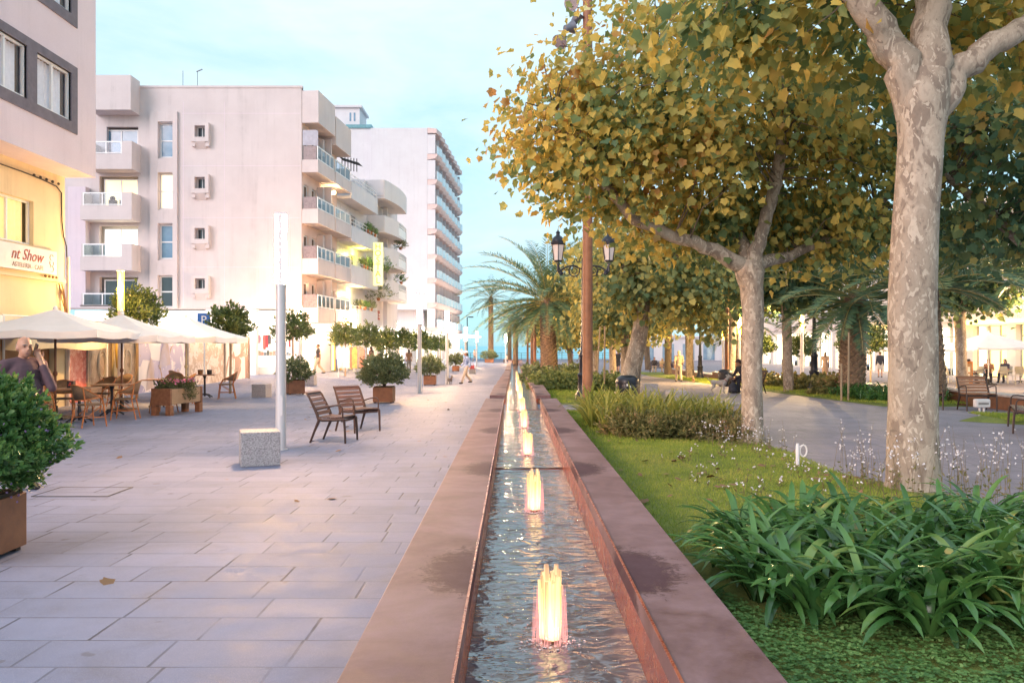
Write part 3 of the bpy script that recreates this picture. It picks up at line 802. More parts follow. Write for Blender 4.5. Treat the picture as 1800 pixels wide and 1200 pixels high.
scr = [
 # y0, y1, ztop, mats, label
 (22.62, 23.95, 2.0, [('panel', mural('red_print', [(.45,.06,.06),(.58,.14,.13),(.74,.42,.38)], 9, 3))], 'terrace screen with a mottled red printed panel beside the cafe corner', 'a'),
 (24.0, 27.35, 2.0, [('panel', mural('brown_print', [(.15,.09,.06),(.30,.20,.13),(.42,.31,.22)], 2.2, 1))], 'brown terrace screen with pale ring drawings between two posts', 'b'),
 (27.4, 32.2, 2.05, [('panel', mural('pale_print', [(.80,.74,.76),(.80,.74,.76),(.44,.40,.60),(.34,.20,.12)], 1.1, 5))], 'white terrace screen with mauve and brown painted shapes', 'c'),
 (32.25, 37.0, 2.05, [('panel', mural('sand_print', [(.72,.60,.52),(.48,.34,.26),(.74,.64,.60),(.28,.17,.11)], 2.4, 9))], 'sandy terrace screen with rows of brown patches behind the small tree', 'd'),
 (37.05, 41.0, 2.05, [('panel', mural('pink_print', [(.76,.66,.66),(.76,.66,.66),(.30,.18,.13),(.20,.12,.10)], 1.2, 14))], 'pinkish terrace screen with dark brown blots, farthest from the cafe', 'e'),
]
for y0, y1, zt, mats, lab, key in scr:
    t = thing('terrace_screen', lab, 'screen', (-12.4-.05*(y0-22), (y0+y1)/2, 0), 0, 'printed screens round the cafe terrace')
    x = lambda y: -12.3-.045*(y-22)
    mb = MB(); n = 4
    mb.quad((x(y0),y0,.04),(x(y1),y1,.04),(x(y1),y1,zt),(x(y0),y0,zt)); mb.quad((x(y0)-.03,y0,.04),(x(y1)-.03,y1,.04),(x(y1)-.03,y1,zt),(x(y0)-.03,y0,zt))
    wb(mb, 'panel', mats[0][1], t, fix=False)
    mb = MB()
    for y in (y0, y1): mb.box(x(y)-.05, y-.04 if y == y1 else y, 0, x(y)+.05, y if y == y1 else y+.04, zt+.05)
    mb.bar((x(y0),y0+.04,zt+.02),(x(y1),y1-.04,zt+.02),.05,.04)
    wb(mb, 'frame', M('screen_frame', (.48, .40, .34), .6), t)
    if key == 'b':
        mb = MB()
        for c in (24.9, 26.7):
            for q in range(2):
                rr0 = .36-.09*q; pr = None
                for i in range(25):
                    a = i/24*6.283; yy = c+rr0*.8*math.cos(a); p_ = (x(yy)+.012, yy, 1.05+rr0*1.25*math.sin(a))
                    if pr: mb.bar(pr, p_, .016, .016)
                    pr = p_
        wb(mb, 'ring_drawing', M('pale_paint', (.66, .60, .52), .7), t)
        mb = MB(); mb.box(x(25.75)+.02, 25.55, 0, x(25.75)+.10, 25.95, 2.0); wb(mb, 'post', M('ochre_post', (.66, .50, .26), .6), t)
    if key == 'c':
        mb = MB()
        for yy, z0, z1, w in ((28.6,.1,1.25,.8),(29.9,.85,1.9,1.1),(31.2,.2,.8,.9)):
            mb.add([(x(yy-w/2)+.012,yy-w/2,z0),(x(yy+w/2)+.012,yy+w/2,z0+.1),(x(yy+w/3)+.012,yy+w/3,z1-.25),(x(yy)+.012,yy,z1),(x(yy-w/3)+.012,yy-w/3,z1-.5)], [(0,1,2,3,4)])
        wb(mb, 'painted_shape', M('mauve_paint', (.56, .50, .62), .7, col2=(.50, .36, .28), vs=1.2), t, fix=False)

# ---------------------------------------------------------------- 2. pink apartment building
b2 = thing('apartment_building', 'pinkish four storey apartment block with a wide blank front, square porthole windows and corner balconies', 'building', (-17, 50, 0))
FF = Frame((0, 46, 0), (1,0,0), (0,-1,0))
dS = Vector((.087, .996, 0)); nS = Vector((.996, -.087, 0))
FS = Frame((-11.83, 46, 0), dS, nS)
px = lambda p: (p-903)/31.52
pz = lambda p: 1.65+(607-p)/31.52
tall = []; zrow = [(217,277),(305,367),(395,455),(485,540)]
for k, (a, b_) in enumerate(zrow): tall.append((px(280), px(304), pz(b_), pz(a)))
sq = [(px(345.5), px(363.5), pz(b_), pz(a)) for a, b_ in ((223,243),(313,333),(402,421),(490,508))]
bal = []
for k, (zt, zb, x0) in enumerate(((223,272,-23.2),(310,362,-23.6),(397,452,-23.6),(487,538,-23.6))):
    bal.append((x0+.5, px(243), pz(zb)-.0, pz(zt)+.0))
mb = MB()
FF.wall(mb, -26, -11.83, 3.72, 16.0, tall+sq+bal, .28)
mb.quad(FF(-26,0,16.0), FF(-11.83,0,16.0), FF(-11.83,-9.4,16.0), FF(-26,-9.4,16.0))
mb.quad(FF(-26,0,3.72), FF(-11.83,0,3.72), FF(-11.83,-1.6,3.72), FF(-26,-1.6,3.72))
wb(mb, 'front_wall', PINKW, b2, fix=False)
# faint render joints
mb = MB()
for z in (pz(200), pz(292), pz(383), pz(470)): FF.box(mb, px(320), .0, z, -11.9, .004, z+.03)
for x in (px(322), px(394)): FF.box(mb, x, .0, 3.8, x+.03, .005, 15.2)
wb(mb, 'render_joint', LILAC, b2)
mb = MB(); FF.box(mb, -26, -9.35, 3.9, -12.2, -1.0, 15.9); wb(mb, 'core', PINKW, b2)
mb = MB(); FF.box(mb, -26.05, -.22, 16.0, -11.78, .04, 16.12); wb(mb, 'parapet_cap', PINKW, b2)
for k, h in enumerate(tall):
    lit = k == 1
    FF.window(b2, *h, -.2, (glow('window_lamp', (1,.78,.42), .75) if lit else GBLUE if k != 3 else GDARK), WMETAL, (0,1), .07)
mb = MB()
for a, c in ((px(265), px(279)), (px(305), px(313))): FF.box(mb, a, .0, 3.72, c, .14, pz(197))
for z0, z1 in ((pz(215), pz(197)), (pz(304), pz(280)), (pz(393), pz(370)), (pz(484), pz(458))): FF.box(mb, px(279)+.003, .0, z0, px(305)-.003, .138, z1)
FF.box(mb, px(279)+.003, .0, 3.72, px(305)-.003, .137, pz(542))
wb(mb, 'window_surround', PINKW, b2)
for h in sq:
    t0, t1, z0, z1 = h; mb = MB(); e = .20
    for a, c, z_, w_ in ((t0-e, t1+e, z1, z1+.16), (t0-e, t0, z0-.25, z1), (t1, t1+e, z0-.25, z1)): FF.box(mb, a, 0.0, z_, c, .30, w_)
    mb.prism([(0, z0-.62), (0, z0), (.30, z0), (.30, z0-.25)], t0+.002, t1-.002, 'x')
    v = mb.v[-8:]; mb.v[-8:] = [FF(x, y, z) for x, y, z in v]
    FF.box(mb, t0-e, .0, z0-.5, t0+.001, .22, z0-.252); FF.box(mb, t1-.001, .0, z0-.5, t1+e, .22, z0-.252)
    s_ = wb(mb, 'window_surround', PINKW, b2)
    FF.window(b2, *h, -.18, GDARK, WMETAL, (1,0), .05)
# front balconies on the left
def rail(fr, root, t0, t1, p, zb, zt, n, glassm=GRAIL, ends=((True, 0.0),), name='balcony_rail'):
    mb = MB()
    fr.box(mb, t0, p-.05, zt-.07, t1, p, zt); fr.box(mb, t0, p-.045, zb+.03, t1, p-.005, zb+.08)
    for k in range(n+1):
        t = t0+(t1-t0)*k/n; t = min(max(t, t0+.03), t1-.03)
        fr.box(mb, t-.03, p-.046, zb, t+.03, p-.004, zt-.071)
    f = wb(mb, name, WMETAL, root)
    mb = MB(); mb.quad(fr(t0,p-.03,zb+.08), fr(t1,p-.03,zb+.08), fr(t1,p-.03,zt-.07), fr(t0,p-.03,zt-.07))
    sub(wb(mb, 'rail_glass', glassm, root, fix=False), f)
    return f
for k, (z0, z1, zr0, x0) in enumerate(((pz(297), pz(270), pz(248), -23.2), (pz(386), pz(361), pz(338), -23.6), (pz(475), pz(451), pz(428), -23.6), (3.74, pz(538), pz(515), -23.6))):
    x1 = px(247)+.02
    zf_ = 1.65+(z0-1.65)*.976; zt_ = 1.65+(z1-1.65)*.976; zr = 1.65+(zr0-1.65)*.976
    mb = MB(); FF.box(mb, x0, .003, zf_, x1-.002, 1.1, zf_+.16); FF.box(mb, x0, .98, zf_+.16, x1, 1.1, zt_)
    FF.box(mb, x1-.12, .003, zf_+.16, x1, .98, zr); FF.box(mb, x0, .003, zf_+.16, x0+.12, .98, zr)
    wb(mb, 'balcony', PINKW, b2)
    rail(FF, b2, x0+.13, x1-.55, 1.08, zt_, zr, 2)
    mb = MB(); FF.box(mb, x1-.54, .985, zt_+.002, x1-.001, 1.099, zr); wb(mb, 'balcony_pier', PINKW, b2)
    h = bal[k]; mode = (GBLUE, None, SHOPW, GDARK)[k]
    mb = MB(); FF.box(mb, h[0], -1.6, h[2], h[1], -1.45, h[3]); wb(mb, 'balcony_back_wall', PEACH, b2)
    if mode is None: mode = glow('curtained_lamp', (1.0, .74, .40), .55)
    if mode is SHOPW: mode = glow('bright_window', (1.0, .93, .66), 1.6)
    FF.window(b2, h[1]-2.0, h[1]-.08, h[2], h[3]-.12, -.27, mode, WMETAL, (1,0), .07)
    if k == 1:      # chairs and clutter in the lit balcony
        mb = MB()
        for xx in (-22.2, -21.6): mb.box(xx, 45.2, zt_-.2, xx+.35, 45.5, zt_+.35); mb.ell((xx+.15, 45.35, zt_+.45), (.16,.14,.14), 8, 6)
        wb(mb, 'balcony_furniture', DKMET, b2)
mb = MB(); FF.box(mb, -23.2, .003, pz(203), px(246), 1.12, 16.35); wb(mb, 'parapet_block', PINKW, b2)
mb = MB(); FF.box(mb, -24.6, .0, 3.72, -23.62, .5, 10.4); wb(mb, 'side_pier', LILAC, b2)
# roof aerials
for x, h, y in ((px(314), 1.15, 46.6), (px(335), 1.25, 47.0)):
    t = thing('roof_aerial', 'thin bare roof mast on the pink apartment block' if x < px(320) else 'roof aerial with small dish antenna on the pink apartment block', 'aerial', (x, y, 16.0))
    mb = MB(); mb.tube([(0,0,0),(0,0,h)], .014, 6); mb.build('mast', DKMET, t)
    if x > px(320):
        mb = MB(); mb.bar((-.05,0,h-.02),(.28,0,h+.12),.10,.03); mb.bar((-.15,0,h*.3),(.15,0,h*.35),.02,.02); mb.ell((.08,0,h*.25),(.14,.05,.12),8,6); mb.build('antenna', M('aerial_grey', (.25,.30,.36), .5), t)
# side facade towards the promenade
SIDELV = [(11.3, 12.0, 12.76), (8.46, 9.26, 9.93), (5.63, 6.5, 7.2), (2.95, 3.75, 4.5)]
mb = MB(); sh = []
for zf_, zp, zr in SIDELV:
    sh += [(.35, 1.15, zf_+.2, zf_+2.25), (1.75, 2.45, zf_+.2, zf_+2.25), (3.9, 4.7, zf_+.2, zf_+2.2), (5.2, 6.0, zf_+.9, zf_+2.1)]
FS.wall(mb, 0, 6.55, 2.6, 15.5, sh, .15); wb(mb, 'side_wall', PEACH, b2, fix=False)
for h in sh: FS.window(b2, *h, -.14, M('brown_glazing', (.16, .085, .05), .15, va=.2), WMETAL, (0,0), .06)
for zf_, zp, zr in SIDELV:
    for t0, t1 in ((.03, 3.12), (3.3, 6.5)):
        mb = MB(); FS.box(mb, t0, .003, zf_, t1, .93, zf_+.14); FS.box(mb, t0, .83, zf_+.14, t1, .93, zp)
        FS.box(mb, t0, .003, zf_+.14, t0+.1, .83, zp)
        FS.box(mb, t1-.09, .003, zf_+.14, t1, .83, zr+.1)
        wb(mb, 'balcony', PINKW, b2)
        rail(FS, b2, t0, t1-.1, .92, zp, zr, 4 if t0 < 1 else 3, GRAIL)
    mb = MB(); FS.box(mb, .031, .1, zp+.002, .07, .82, zr); wb(mb, 'end_screen', M('smoked_screen', (.25, .19, .20), .3), b2)
    mb = MB(); FS.box(mb, 3.13, .02, zp+.3, 3.28, .7, zf_+2.6); wb(mb, 'divider', PINKW, b2)
    mb = MB(); FS.box(mb, 2.62, .003, zf_+1.5, 3.0, .36, zf_+2.5); wb(mb, 'flue_box', PINKW, b2)
mb = MB(); FS.box(mb, .03, .003, 14.06, 3.12, .95, 15.85); FS.box(mb, 3.3, .003, 13.6, 6.5, .95, 15.3); FS.box(mb, 0, -.6, 15.4, 6.5, .0, 15.7); wb(mb, 'parapet_block', PINKW, b2)
mb = MB(); FS.box(mb, .04, .72, 12.76, .05, .93, 13.6); mb.v[:] = mb.v; FS.box(mb, .03, .05, 12.8, .07, .86, 13.65); wb(mb, 'privacy_screen', M('grey_screen', (.42,.42,.50), .5), b2)
for t, z in ((3.6, 10.75), (4.3, 10.95)):
    mb = MB(); mb.ell(FS(t, .5, z), (.13,.13,.13), 10, 8); wb(mb, 'balcony_lamp', glow('warm_bulb', (1,.80,.42), 6), b2)
point('balcony_light', FS(3.9, .75, 10.6), 60, WARM, .1)
# ground floor shop
mb = MB(); FF.box(mb, -26, -3.0, 0, -11.9, -2.9, 3.7); wb(mb, 'shop_back_wall', glow('shop_interior', (1.0, .92, .78), .75), b2)
mb = MB()
for x in (-25.9, -20.5, -17.2, -14.9, -12.45): FF.box(mb, x, -.55, 0, x+.5, -.05, 3.7)
FF.box(mb, -26, -.5, 2.55, -11.9, -.3, 2.62); wb(mb, 'shop_frame', WHITEW, b2)
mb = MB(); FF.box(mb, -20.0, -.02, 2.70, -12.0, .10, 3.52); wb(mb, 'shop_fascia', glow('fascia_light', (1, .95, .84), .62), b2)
mb = MB(); FF.box(mb, -12.6, -.0, 3.54, -11.9, .03, 3.70); wb(mb, 'soffit_trim', PINKW, b2)
mb = MB(); FF.box(mb, -14.85, -.9, 0, -12.5, -.75, .45); FF.box(mb, -14.85, -1.3, 1.05, -12.5, -.8, 1.08); FF.box(mb, -14.85, -.95, 2.4, -12.5, -.75, 2.5); wb(mb, 'display_shelf', WHITEW, b2)
r = random.Random(4)
clo = [(.60,.05,.07),(.08,.08,.10),(.45,.30,.40),(.66,.60,.58),(.62,.12,.12)]
for k in range(16):
    x = -14.75+.145*k; mb = MB(); z1 = 2.25; ln = r.uniform(.45, .95)
    mb.prism([(x-.05, z1), (x+.05, z1), (x+.085, z1-.2), (x+.065, z1-ln), (x-.065, z1-ln), (x-.085, z1-.2)], .82, .95, 'y')
    mb.v[:] = [FF(a, -b_, c) for a, b_, c in mb.v]
    if r.random() < .55: wb(mb, 'hanging_garment', M('garment_%d' % (k % 5), clo[k % 5], .8), b2)
for k in range(14):
    x = -14.7+.16*k; mb = MB(); h_ = r.uniform(.12, .3); FF.box(mb, x, -1.1, 1.085, x+.11, -.95, 1.085+h_)
    wb(mb, 'display_item', M('goods_%d' % (k % 4), [(.10,.12,.12),(.42,.38,.30),(.60,.30,.26),(.16,.22,.30)][k % 4], .6), b2)
point('shop_lamp', (-14.5, 45.2, 2.3), 80, (1, .86, .66), .3); point('shop_lamp', (-19.5, 45.2, 2.3), 80, (1, .86, .66), .3)
# parking sign
t = thing('parking_sign', 'small square blue parking sign with a white letter on a post behind the umbrellas', 'sign', (-12.0, 32.0, 0))
mb = MB(); mb.tube([(0,0,0),(0,0,2.9)], .03, 8); mb.build('post', WMETAL, t)
mb = MB(); mb.box(-.26,-.06,2.35,.26,-.03,2.9); mb.build('plate', M('sign_blue', (.03,.16,.50), .4), t, bevel=.01)
wall_text('P', .46, (-12.0, 31.93, 2.62), (1,0,0), WMETAL, t, 'letter', .003)

# side ground floor under the balconies: white and ochre shopfronts
mb = MB(); FS.wall(mb, 0, 60, 0, 2.62, [(1.2, 3.2, .0, 2.2), (6.6, 9.2, 0, 2.3), (10.4, 13, 0, 2.3), (15, 18.2, 0, 2.3), (20, 24, 0, 2.3), (26, 30, 0, 2.3), (33, 38, 0, 2.3), (41, 47, 0, 2.3)], .25, -.35)
arc = thing('shop_row', 'row of brightly lit ground floor shops under the balconies on the left of the promenade', 'shopfronts', (-10, 60, 0))
wb(mb, 'wall', WHITEW, arc, fix=False)
for k, (a, b_) in enumerate(((1.2,3.2),(6.6,9.2),(10.4,13),(15,18.2),(20,24),(26,30),(33,38),(41,47))):
    mb = MB(); mb.quad(FS(a,-.9,0.02), FS(b_,-.9,0.02), FS(b_,-.9,2.3), FS(a,-.9,2.3)); wb(mb, 'lit_interior', SHOPY if k in (1,2) else SHOPW, arc, fix=False)
    mb = MB()
    for q in (0.0, .5, 1.0):
        t = a+(b_-a)*q; FS.box(mb, t-.04, -.58, 0, t+.04, -.5, 2.3)
    FS.box(mb, a, -.57, 1.95, b_, -.51, 2.03); wb(mb, 'shop_frame', M('ochre_frame', (.58,.36,.10), .6) if k in (1,2) else WMETAL, arc)
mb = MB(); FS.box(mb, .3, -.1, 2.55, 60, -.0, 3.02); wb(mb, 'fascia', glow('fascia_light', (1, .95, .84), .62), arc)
for t in (6.2, 13.6, 18.8, 24.8, 31, 39):
    mb = MB(); FS.box(mb, t, .5, 0, t+.3, .8, 2.9); wb(mb, 'pillar', WHITEW, arc)
for k, t in enumerate((4, 11, 20, 30, 42)): point('shopfront_light', FS(t, .25, 2.1), 60, (1, .78, .46), .3)

# ---------------------------------------------------------------- 3. hostel
b3 = thing('hostel_building', 'white hostel with long terraces, rounded balconies and a yellow vertical sign', 'building', (-10, 60, 0))
FH = FS
mb = MB(); FH.wall(mb, 6.56, 13.5, 2.62, 11.2, [(9.8, 11.2, 8.5, 10.5), (9.8, 11.2, 5.7, 7.8), (8, 9, 2.9, 4.9)], .2, -.12)
FH.wall(mb, 13.5, 24, 2.62, 13.6, [(15.5, 16.6, 10.2, 12.2), (19, 20, 10.2, 12.2), (15.5, 16.6, 7.7, 9.8), (19, 20, 7.7, 9.8), (15.5, 16.6, 5.2, 7.2), (19, 20, 5.2, 7.2)], .2, -.12)
FH.box(mb, 6.57, -8, 2.7, 13.5, -.8, 11.1); FH.box(mb, 13.5, -8, 2.7, 24, -.8, 13.5)
mb.quad(FH(13.5,-.12,11.1), FH(13.5,-6,11.1), FH(13.5,-6,13.6), FH(13.5,-.12,13.6))
mb.quad(FH(6.56,-.12,11.2), FH(13.5,-.12,11.2), FH(13.5,-7,11.2), FH(6.56,-7,11.2))
wb(mb, 'wall', WHITEW, b3, fix=False)
for h in ((9.8,11.2,8.5,10.5),(9.8,11.2,5.7,7.8),(8,9,2.9,4.9),(15.5,16.6,10.2,12.2),(19,20,10.2,12.2),(15.5,16.6,7.7,9.8),(19,20,7.7,9.8),(15.5,16.6,5.2,7.2),(19,20,5.2,7.2)):
    FH.window(b3, *h, -.3, GDARK, WMETAL, (1,0), .06)
for k, (z0, z1, zr) in enumerate(((11.0, 12.1, 12.6), (8.3, 9.3, 9.75), (5.6, 6.8, 7.15), (2.9, 4.0, 4.25))):
    mb = MB(); FH.box(mb, 6.56, -.1, z0, 13.2, .95, z0+.16); FH.box(mb, 6.56, .83, z0+.16, 13.2, .95, z1); FH.box(mb, 13.06, -.1, z0+.16, 13.2, .83, z1)
    wb(mb, 'terrace', WHITEW, b3)
    mb = MB()
    for dz in (.0, .22, .45):
        if z1+dz < zr+.05: mb.bar(FH(6.6,.9,z1+dz), FH(13.2,.9,z1+dz), .04, .035)
    for t in np.linspace(6.62, 13.15, 8): mb.bar(FH(t,.9,z1-.01), FH(t,.9,zr), .035, .035)
    wb(mb, 'terrace_rail', WMETAL, b3)
MURALB = mural('grey_wall_print', [(.76,.72,.73),(.76,.72,.73),(.62,.58,.60),(.44,.40,.42)], 3.5, 21)
for z0 in (8.55, 5.85, 3.1):
    mb = MB(); mb.quad(FH(6.7,-.115,z0), FH(9.7,-.115,z0), FH(9.7,-.115,z0+2.2), FH(6.7,-.115,z0+2.2)); wb(mb, 'painted_wall', MURALB, b3, fix=False)
def bow(t0, t1, p0, p1, n=9):
    return [(t0+(t1-t0)*k/n, p0+(p1-p0)*math.sin(math.pi*(.28+.44*k/n))) for k in range(n+1)]
for k, (z0, z1) in enumerate(((12.35, 13.7), (9.9, 11.1), (7.5, 8.8), (5.05, 6.4))):
    c = bow(14.2, 21.6, .2, 1.5); mb = MB()
    poly = [(14.2, -.1)]+c+[(21.6, -.1)]
    n = len(poly); vs = [FH(t,p,z0) for t,p in poly]+[FH(t,p,z0+.2) for t,p in poly]
    mb.add(vs, [tuple(range(n)), tuple(range(n,2*n))]+[(i, (i+1)%n, n+(i+1)%n, n+i) for i in range(n)])
    for (ta,pa),(tb,pb) in zip(poly[:-1], poly[1:]):
        if k > 0 and ta > 17.2 and tb < 21.6: continue
        mb.bar(FH(ta,pa-.06,(z0+.2+z1)/2), FH(tb,pb-.06,(z0+.2+z1)/2), .12, z1-z0-.2)
    wb(mb, 'bow_balcony', WHITEW, b3)
    if k > 0:
        mb = MB()
        for (ta,pa),(tb,pb) in zip(poly[:-1], poly[1:]):
            if ta > 17.2 and tb < 21.6:
                mb.bar(FH(ta,pa-.06,z0+.5), FH(tb,pb-.06,z0+.5), .10, .6)
                for dz in (.95, z1-z0): mb.bar(FH(ta,pa-.06,z0+dz), FH(tb,pb-.06,z0+dz), .04, .05)
                for q in (0, .25, .5, .75): mb.bar(FH(ta+(tb-ta)*q,pa+(pb-pa)*q-.06,z0+.8), FH(ta+(tb-ta)*q,pa+(pb-pa)*q-.06,z1), .04, .04)
        wb(mb, 'balcony_rail', WMETAL, b3)
mb = MB(); FH.box(mb, 14.6, .15, 2.7, 14.9, .45, 12.3); FH.box(mb, 18.0, .15, 2.7, 18.3, .45, 12.3); wb(mb, 'balcony_pier', WHITEW, b3)
mb = MB(); FH.box(mb, 7.4, -3.0, 11.2, 9.4, -2.2, 13.6); FH.box(mb, 7.2, -3.2, 13.6, 10.2, -1.2, 13.75); wb(mb, 'roof_shelter', WHITEW, b3)
mb = MB()
for k in range(6): mb.bar(FH(7.0+.12*k, .2+.16*k, 12.9), FH(7.0+.12*k, .2+.16*k, 13.75), .05, .05)
mb.add([FH(6.9,.0,13.75), FH(7.9,.0,13.7), FH(8.0,1.3,13.3), FH(7.0,1.3,13.35)], [(0,1,2,3)])
wb(mb, 'terrace_shade', DKMET, b3, fix=False)
# sign
hs = thing('hostel_sign', 'tall narrow backlit sign with vertical yellow letters on the hostel terrace', 'sign', FH(12.3, 1.2, 5.9))
FHs = Frame(FH(11.9, 0, 0), nS, tuple(-dS))
mb = MB(); FHs.box(mb, .98, -.2, 5.85, 1.62, .0, 8.85); wb(mb, 'light_box', glow('sign_face', (1.0, .95, .42), .42), hs, bevel=.01)
for k, ch in enumerate('HOSTAL'):
    wall_text(ch, .60, FHs(1.30, .006, 8.55-.475*k), tuple(nS), M('sign_letter', (.11, .09, .0), .5), hs, 'letter', .004)
point('sign_light', FH(10.5, .5, 7.9), 70, (1, .85, .12), .15); point('terrace_light', FH(9.5, .4, 5.1), 45, (1, .80, .30), .15)

# ---------------------------------------------------------------- 4. tall white hotel
b4 = thing('hotel_building', 'tall white hotel with a blank end wall and stacked scalloped pink balconies', 'building', (-16, 100, 0))
F4 = Frame((0, 97, 0), (1,0,0), (0,-1,0)); d4 = Vector((.052, .9986, 0)); n4 = Vector((.9986, -.052, 0)); S4 = Frame((-10.16, 97, 0), d4, n4)
mb = MB(); F4.box(mb, -16.8, -24, 5.85, -10.16, 0, 27.2); F4.box(mb, -19.8, -24, 3, -16.81, -.9, 27.4); F4.box(mb, -30, -24, 0, -10.7, -1.4, 5.84); F4.box(mb, -30, -24, 5.9, -19.81, -3, 22)
wb(mb, 'wall', WHITEW, b4)
mb = MB(); F4.box(mb, -21.8, -6, 22.1, -18.4, -1.5, 30.0); wb(mb, 'penthouse', WHITEW, b4)
mb = MB(); F4.box(mb, -22.1, -6.2, 30.0, -18.1, -1.2, 30.25); wb(mb, 'penthouse_roof', WHITEW, b4)
mb = MB(); F4.box(mb, -19.9, -4, 27.4, -16.85, -.7, 27.8); wb(mb, 'teal_roof_strip', M('teal_roof', (.16, .36, .42), .6), b4)
mb = MB()
for x in (-19.6, -19.1): F4.box(mb, x, -1.49, 28.4, x+.18, -1.46, 29.4)
wb(mb, 'penthouse_window', GBLUE, b4)
fl = [24.1, 21.1, 18.2, 15.3, 12.3, 9.5, 6.6, 3.7]
PINKS = M('pink_slab', (.74, .56, .54), .8, va=.06)
mb = MB(); wh = []
for z in fl:
    for k in range(8): wh.append((.35+3.0*k, 2.5+3.0*k, z+.1, z+2.3))
S4.wall(mb, 0, 24.4, 3, 27.2, wh, .1, .015); wb(mb, 'balcony_back_wall', WHITEW, b4, fix=False)
for i, z in enumerate(fl):
    mb = MB()
    for k in range(8):
        t0 = 3.05*k; mb.add([S4(t0,.02,z-.15), S4(t0+3.0,.02,z-.15), S4(t0+3.0,1.0,z-.15), S4(t0+2.3,1.45,z-.15), S4(t0,1.15,z-.15),
                             S4(t0,.02,z-.62), S4(t0+3.0,.02,z-.62), S4(t0+3.0,.8,z-.5), S4(t0+2.3,1.2,z-.45), S4(t0,.9,z-.5),
                             S4(t0,.02,z+.05), S4(t0+3.0,.02,z+.05), S4(t0+3.0,1.02,z+.05), S4(t0+2.3,1.47,z+.05), S4(t0,1.17,z+.05)],
                            [(5,6,7,8,9),(0,1,6,5),(1,2,7,6),(2,3,8,7),(3,4,9,8),(4,0,5,9),(10,11,1,0),(11,12,2,1),(12,13,3,2),(13,14,4,3),(14,10,0,4),(10,14,13,12,11)])
    wb(mb, 'balcony_slab', PINKS, b4)
    mb = MB(); mr = MB()
    for k in range(8):
        t0 = 3.05*k
        mb.quad(S4(t0+.05,1.12,z+.1), S4(t0+2.3,1.42,z+.1), S4(t0+2.3,1.42,z+1.0), S4(t0+.05,1.12,z+1.0)); mb.quad(S4(t0+2.3,1.42,z+.1), S4(t0+3.0,.98,z+.1), S4(t0+3.0,.98,z+1.0), S4(t0+2.3,1.42,z+1.0))
        mr.bar(S4(t0+.05,1.12,z+1.02), S4(t0+2.3,1.42,z+1.02), .05, .05); mr.bar(S4(t0+2.3,1.42,z+1.02), S4(t0+3.0,.98,z+1.02), .05, .05)
        for q in (0.05, 1.15, 2.3): mr.bar(S4(t0+q,1.12+.13*q,z+.06), S4(t0+q,1.12+.13*q,z+1.0), .04, .04)
    o = wb(mr, 'balcony_rail', WMETAL, b4)
    sub(wb(mb, 'rail_glass', M('hotel_rail_glass', (.56, .70, .78), .15, col2=(.48,.62,.72), spec=.8), b4, fix=False), o)
    for k in range(9): mb = MB(); S4.box(mb, 3.05*k-.06, .02, z+.055, 3.05*k+.04, .95, z+2.3); wb(mb, 'balcony_divider', WHITEW, b4)
    mb = MB()
    for k in range(8): a = .35+3.0*k; mb.quad(S4(a,-.08,z+.1), S4(a+2.15,-.08,z+.1), S4(a+2.15,-.08,z+2.3), S4(a,-.08,z+2.3))
    wb(mb, 'balcony_glazing', M('pale_glazing', (.42,.52,.62), .15, col2=(.34,.42,.52)), b4, fix=False)
mb = MB()
for k in range(8):
    t0 = 3.05*k; mb.add([S4(t0,.02,26.6), S4(t0+3,.02,26.6), S4(t0+3,.9,26.6), S4(t0+2.3,1.4,26.6), S4(t0,1.1,26.6), S4(t0,.02,27.25), S4(t0+3,.02,27.25), S4(t0+3,.9,27.25), S4(t0+2.3,1.4,27.1), S4(t0,1.1,27.1)],
        [(0,1,2,3,4),(9,8,7,6,5),(0,1,6,5),(1,2,7,6),(2,3,8,7),(3,4,9,8),(4,0,5,9)])
wb(mb, 'top_canopy', PINKS, b4)
# bright terrace awning at the hotel foot
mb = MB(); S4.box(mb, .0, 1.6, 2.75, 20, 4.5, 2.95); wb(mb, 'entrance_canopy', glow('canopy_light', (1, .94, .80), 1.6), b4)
mb = MB(); S4.box(mb, .0, .1, .05, 22, .2, 2.7); wb(mb, 'lit_ground_floor', SHOPW, b4)
point('hotel_light', S4(6, 3, 2.2), 500, (1, .84, .58), .4)

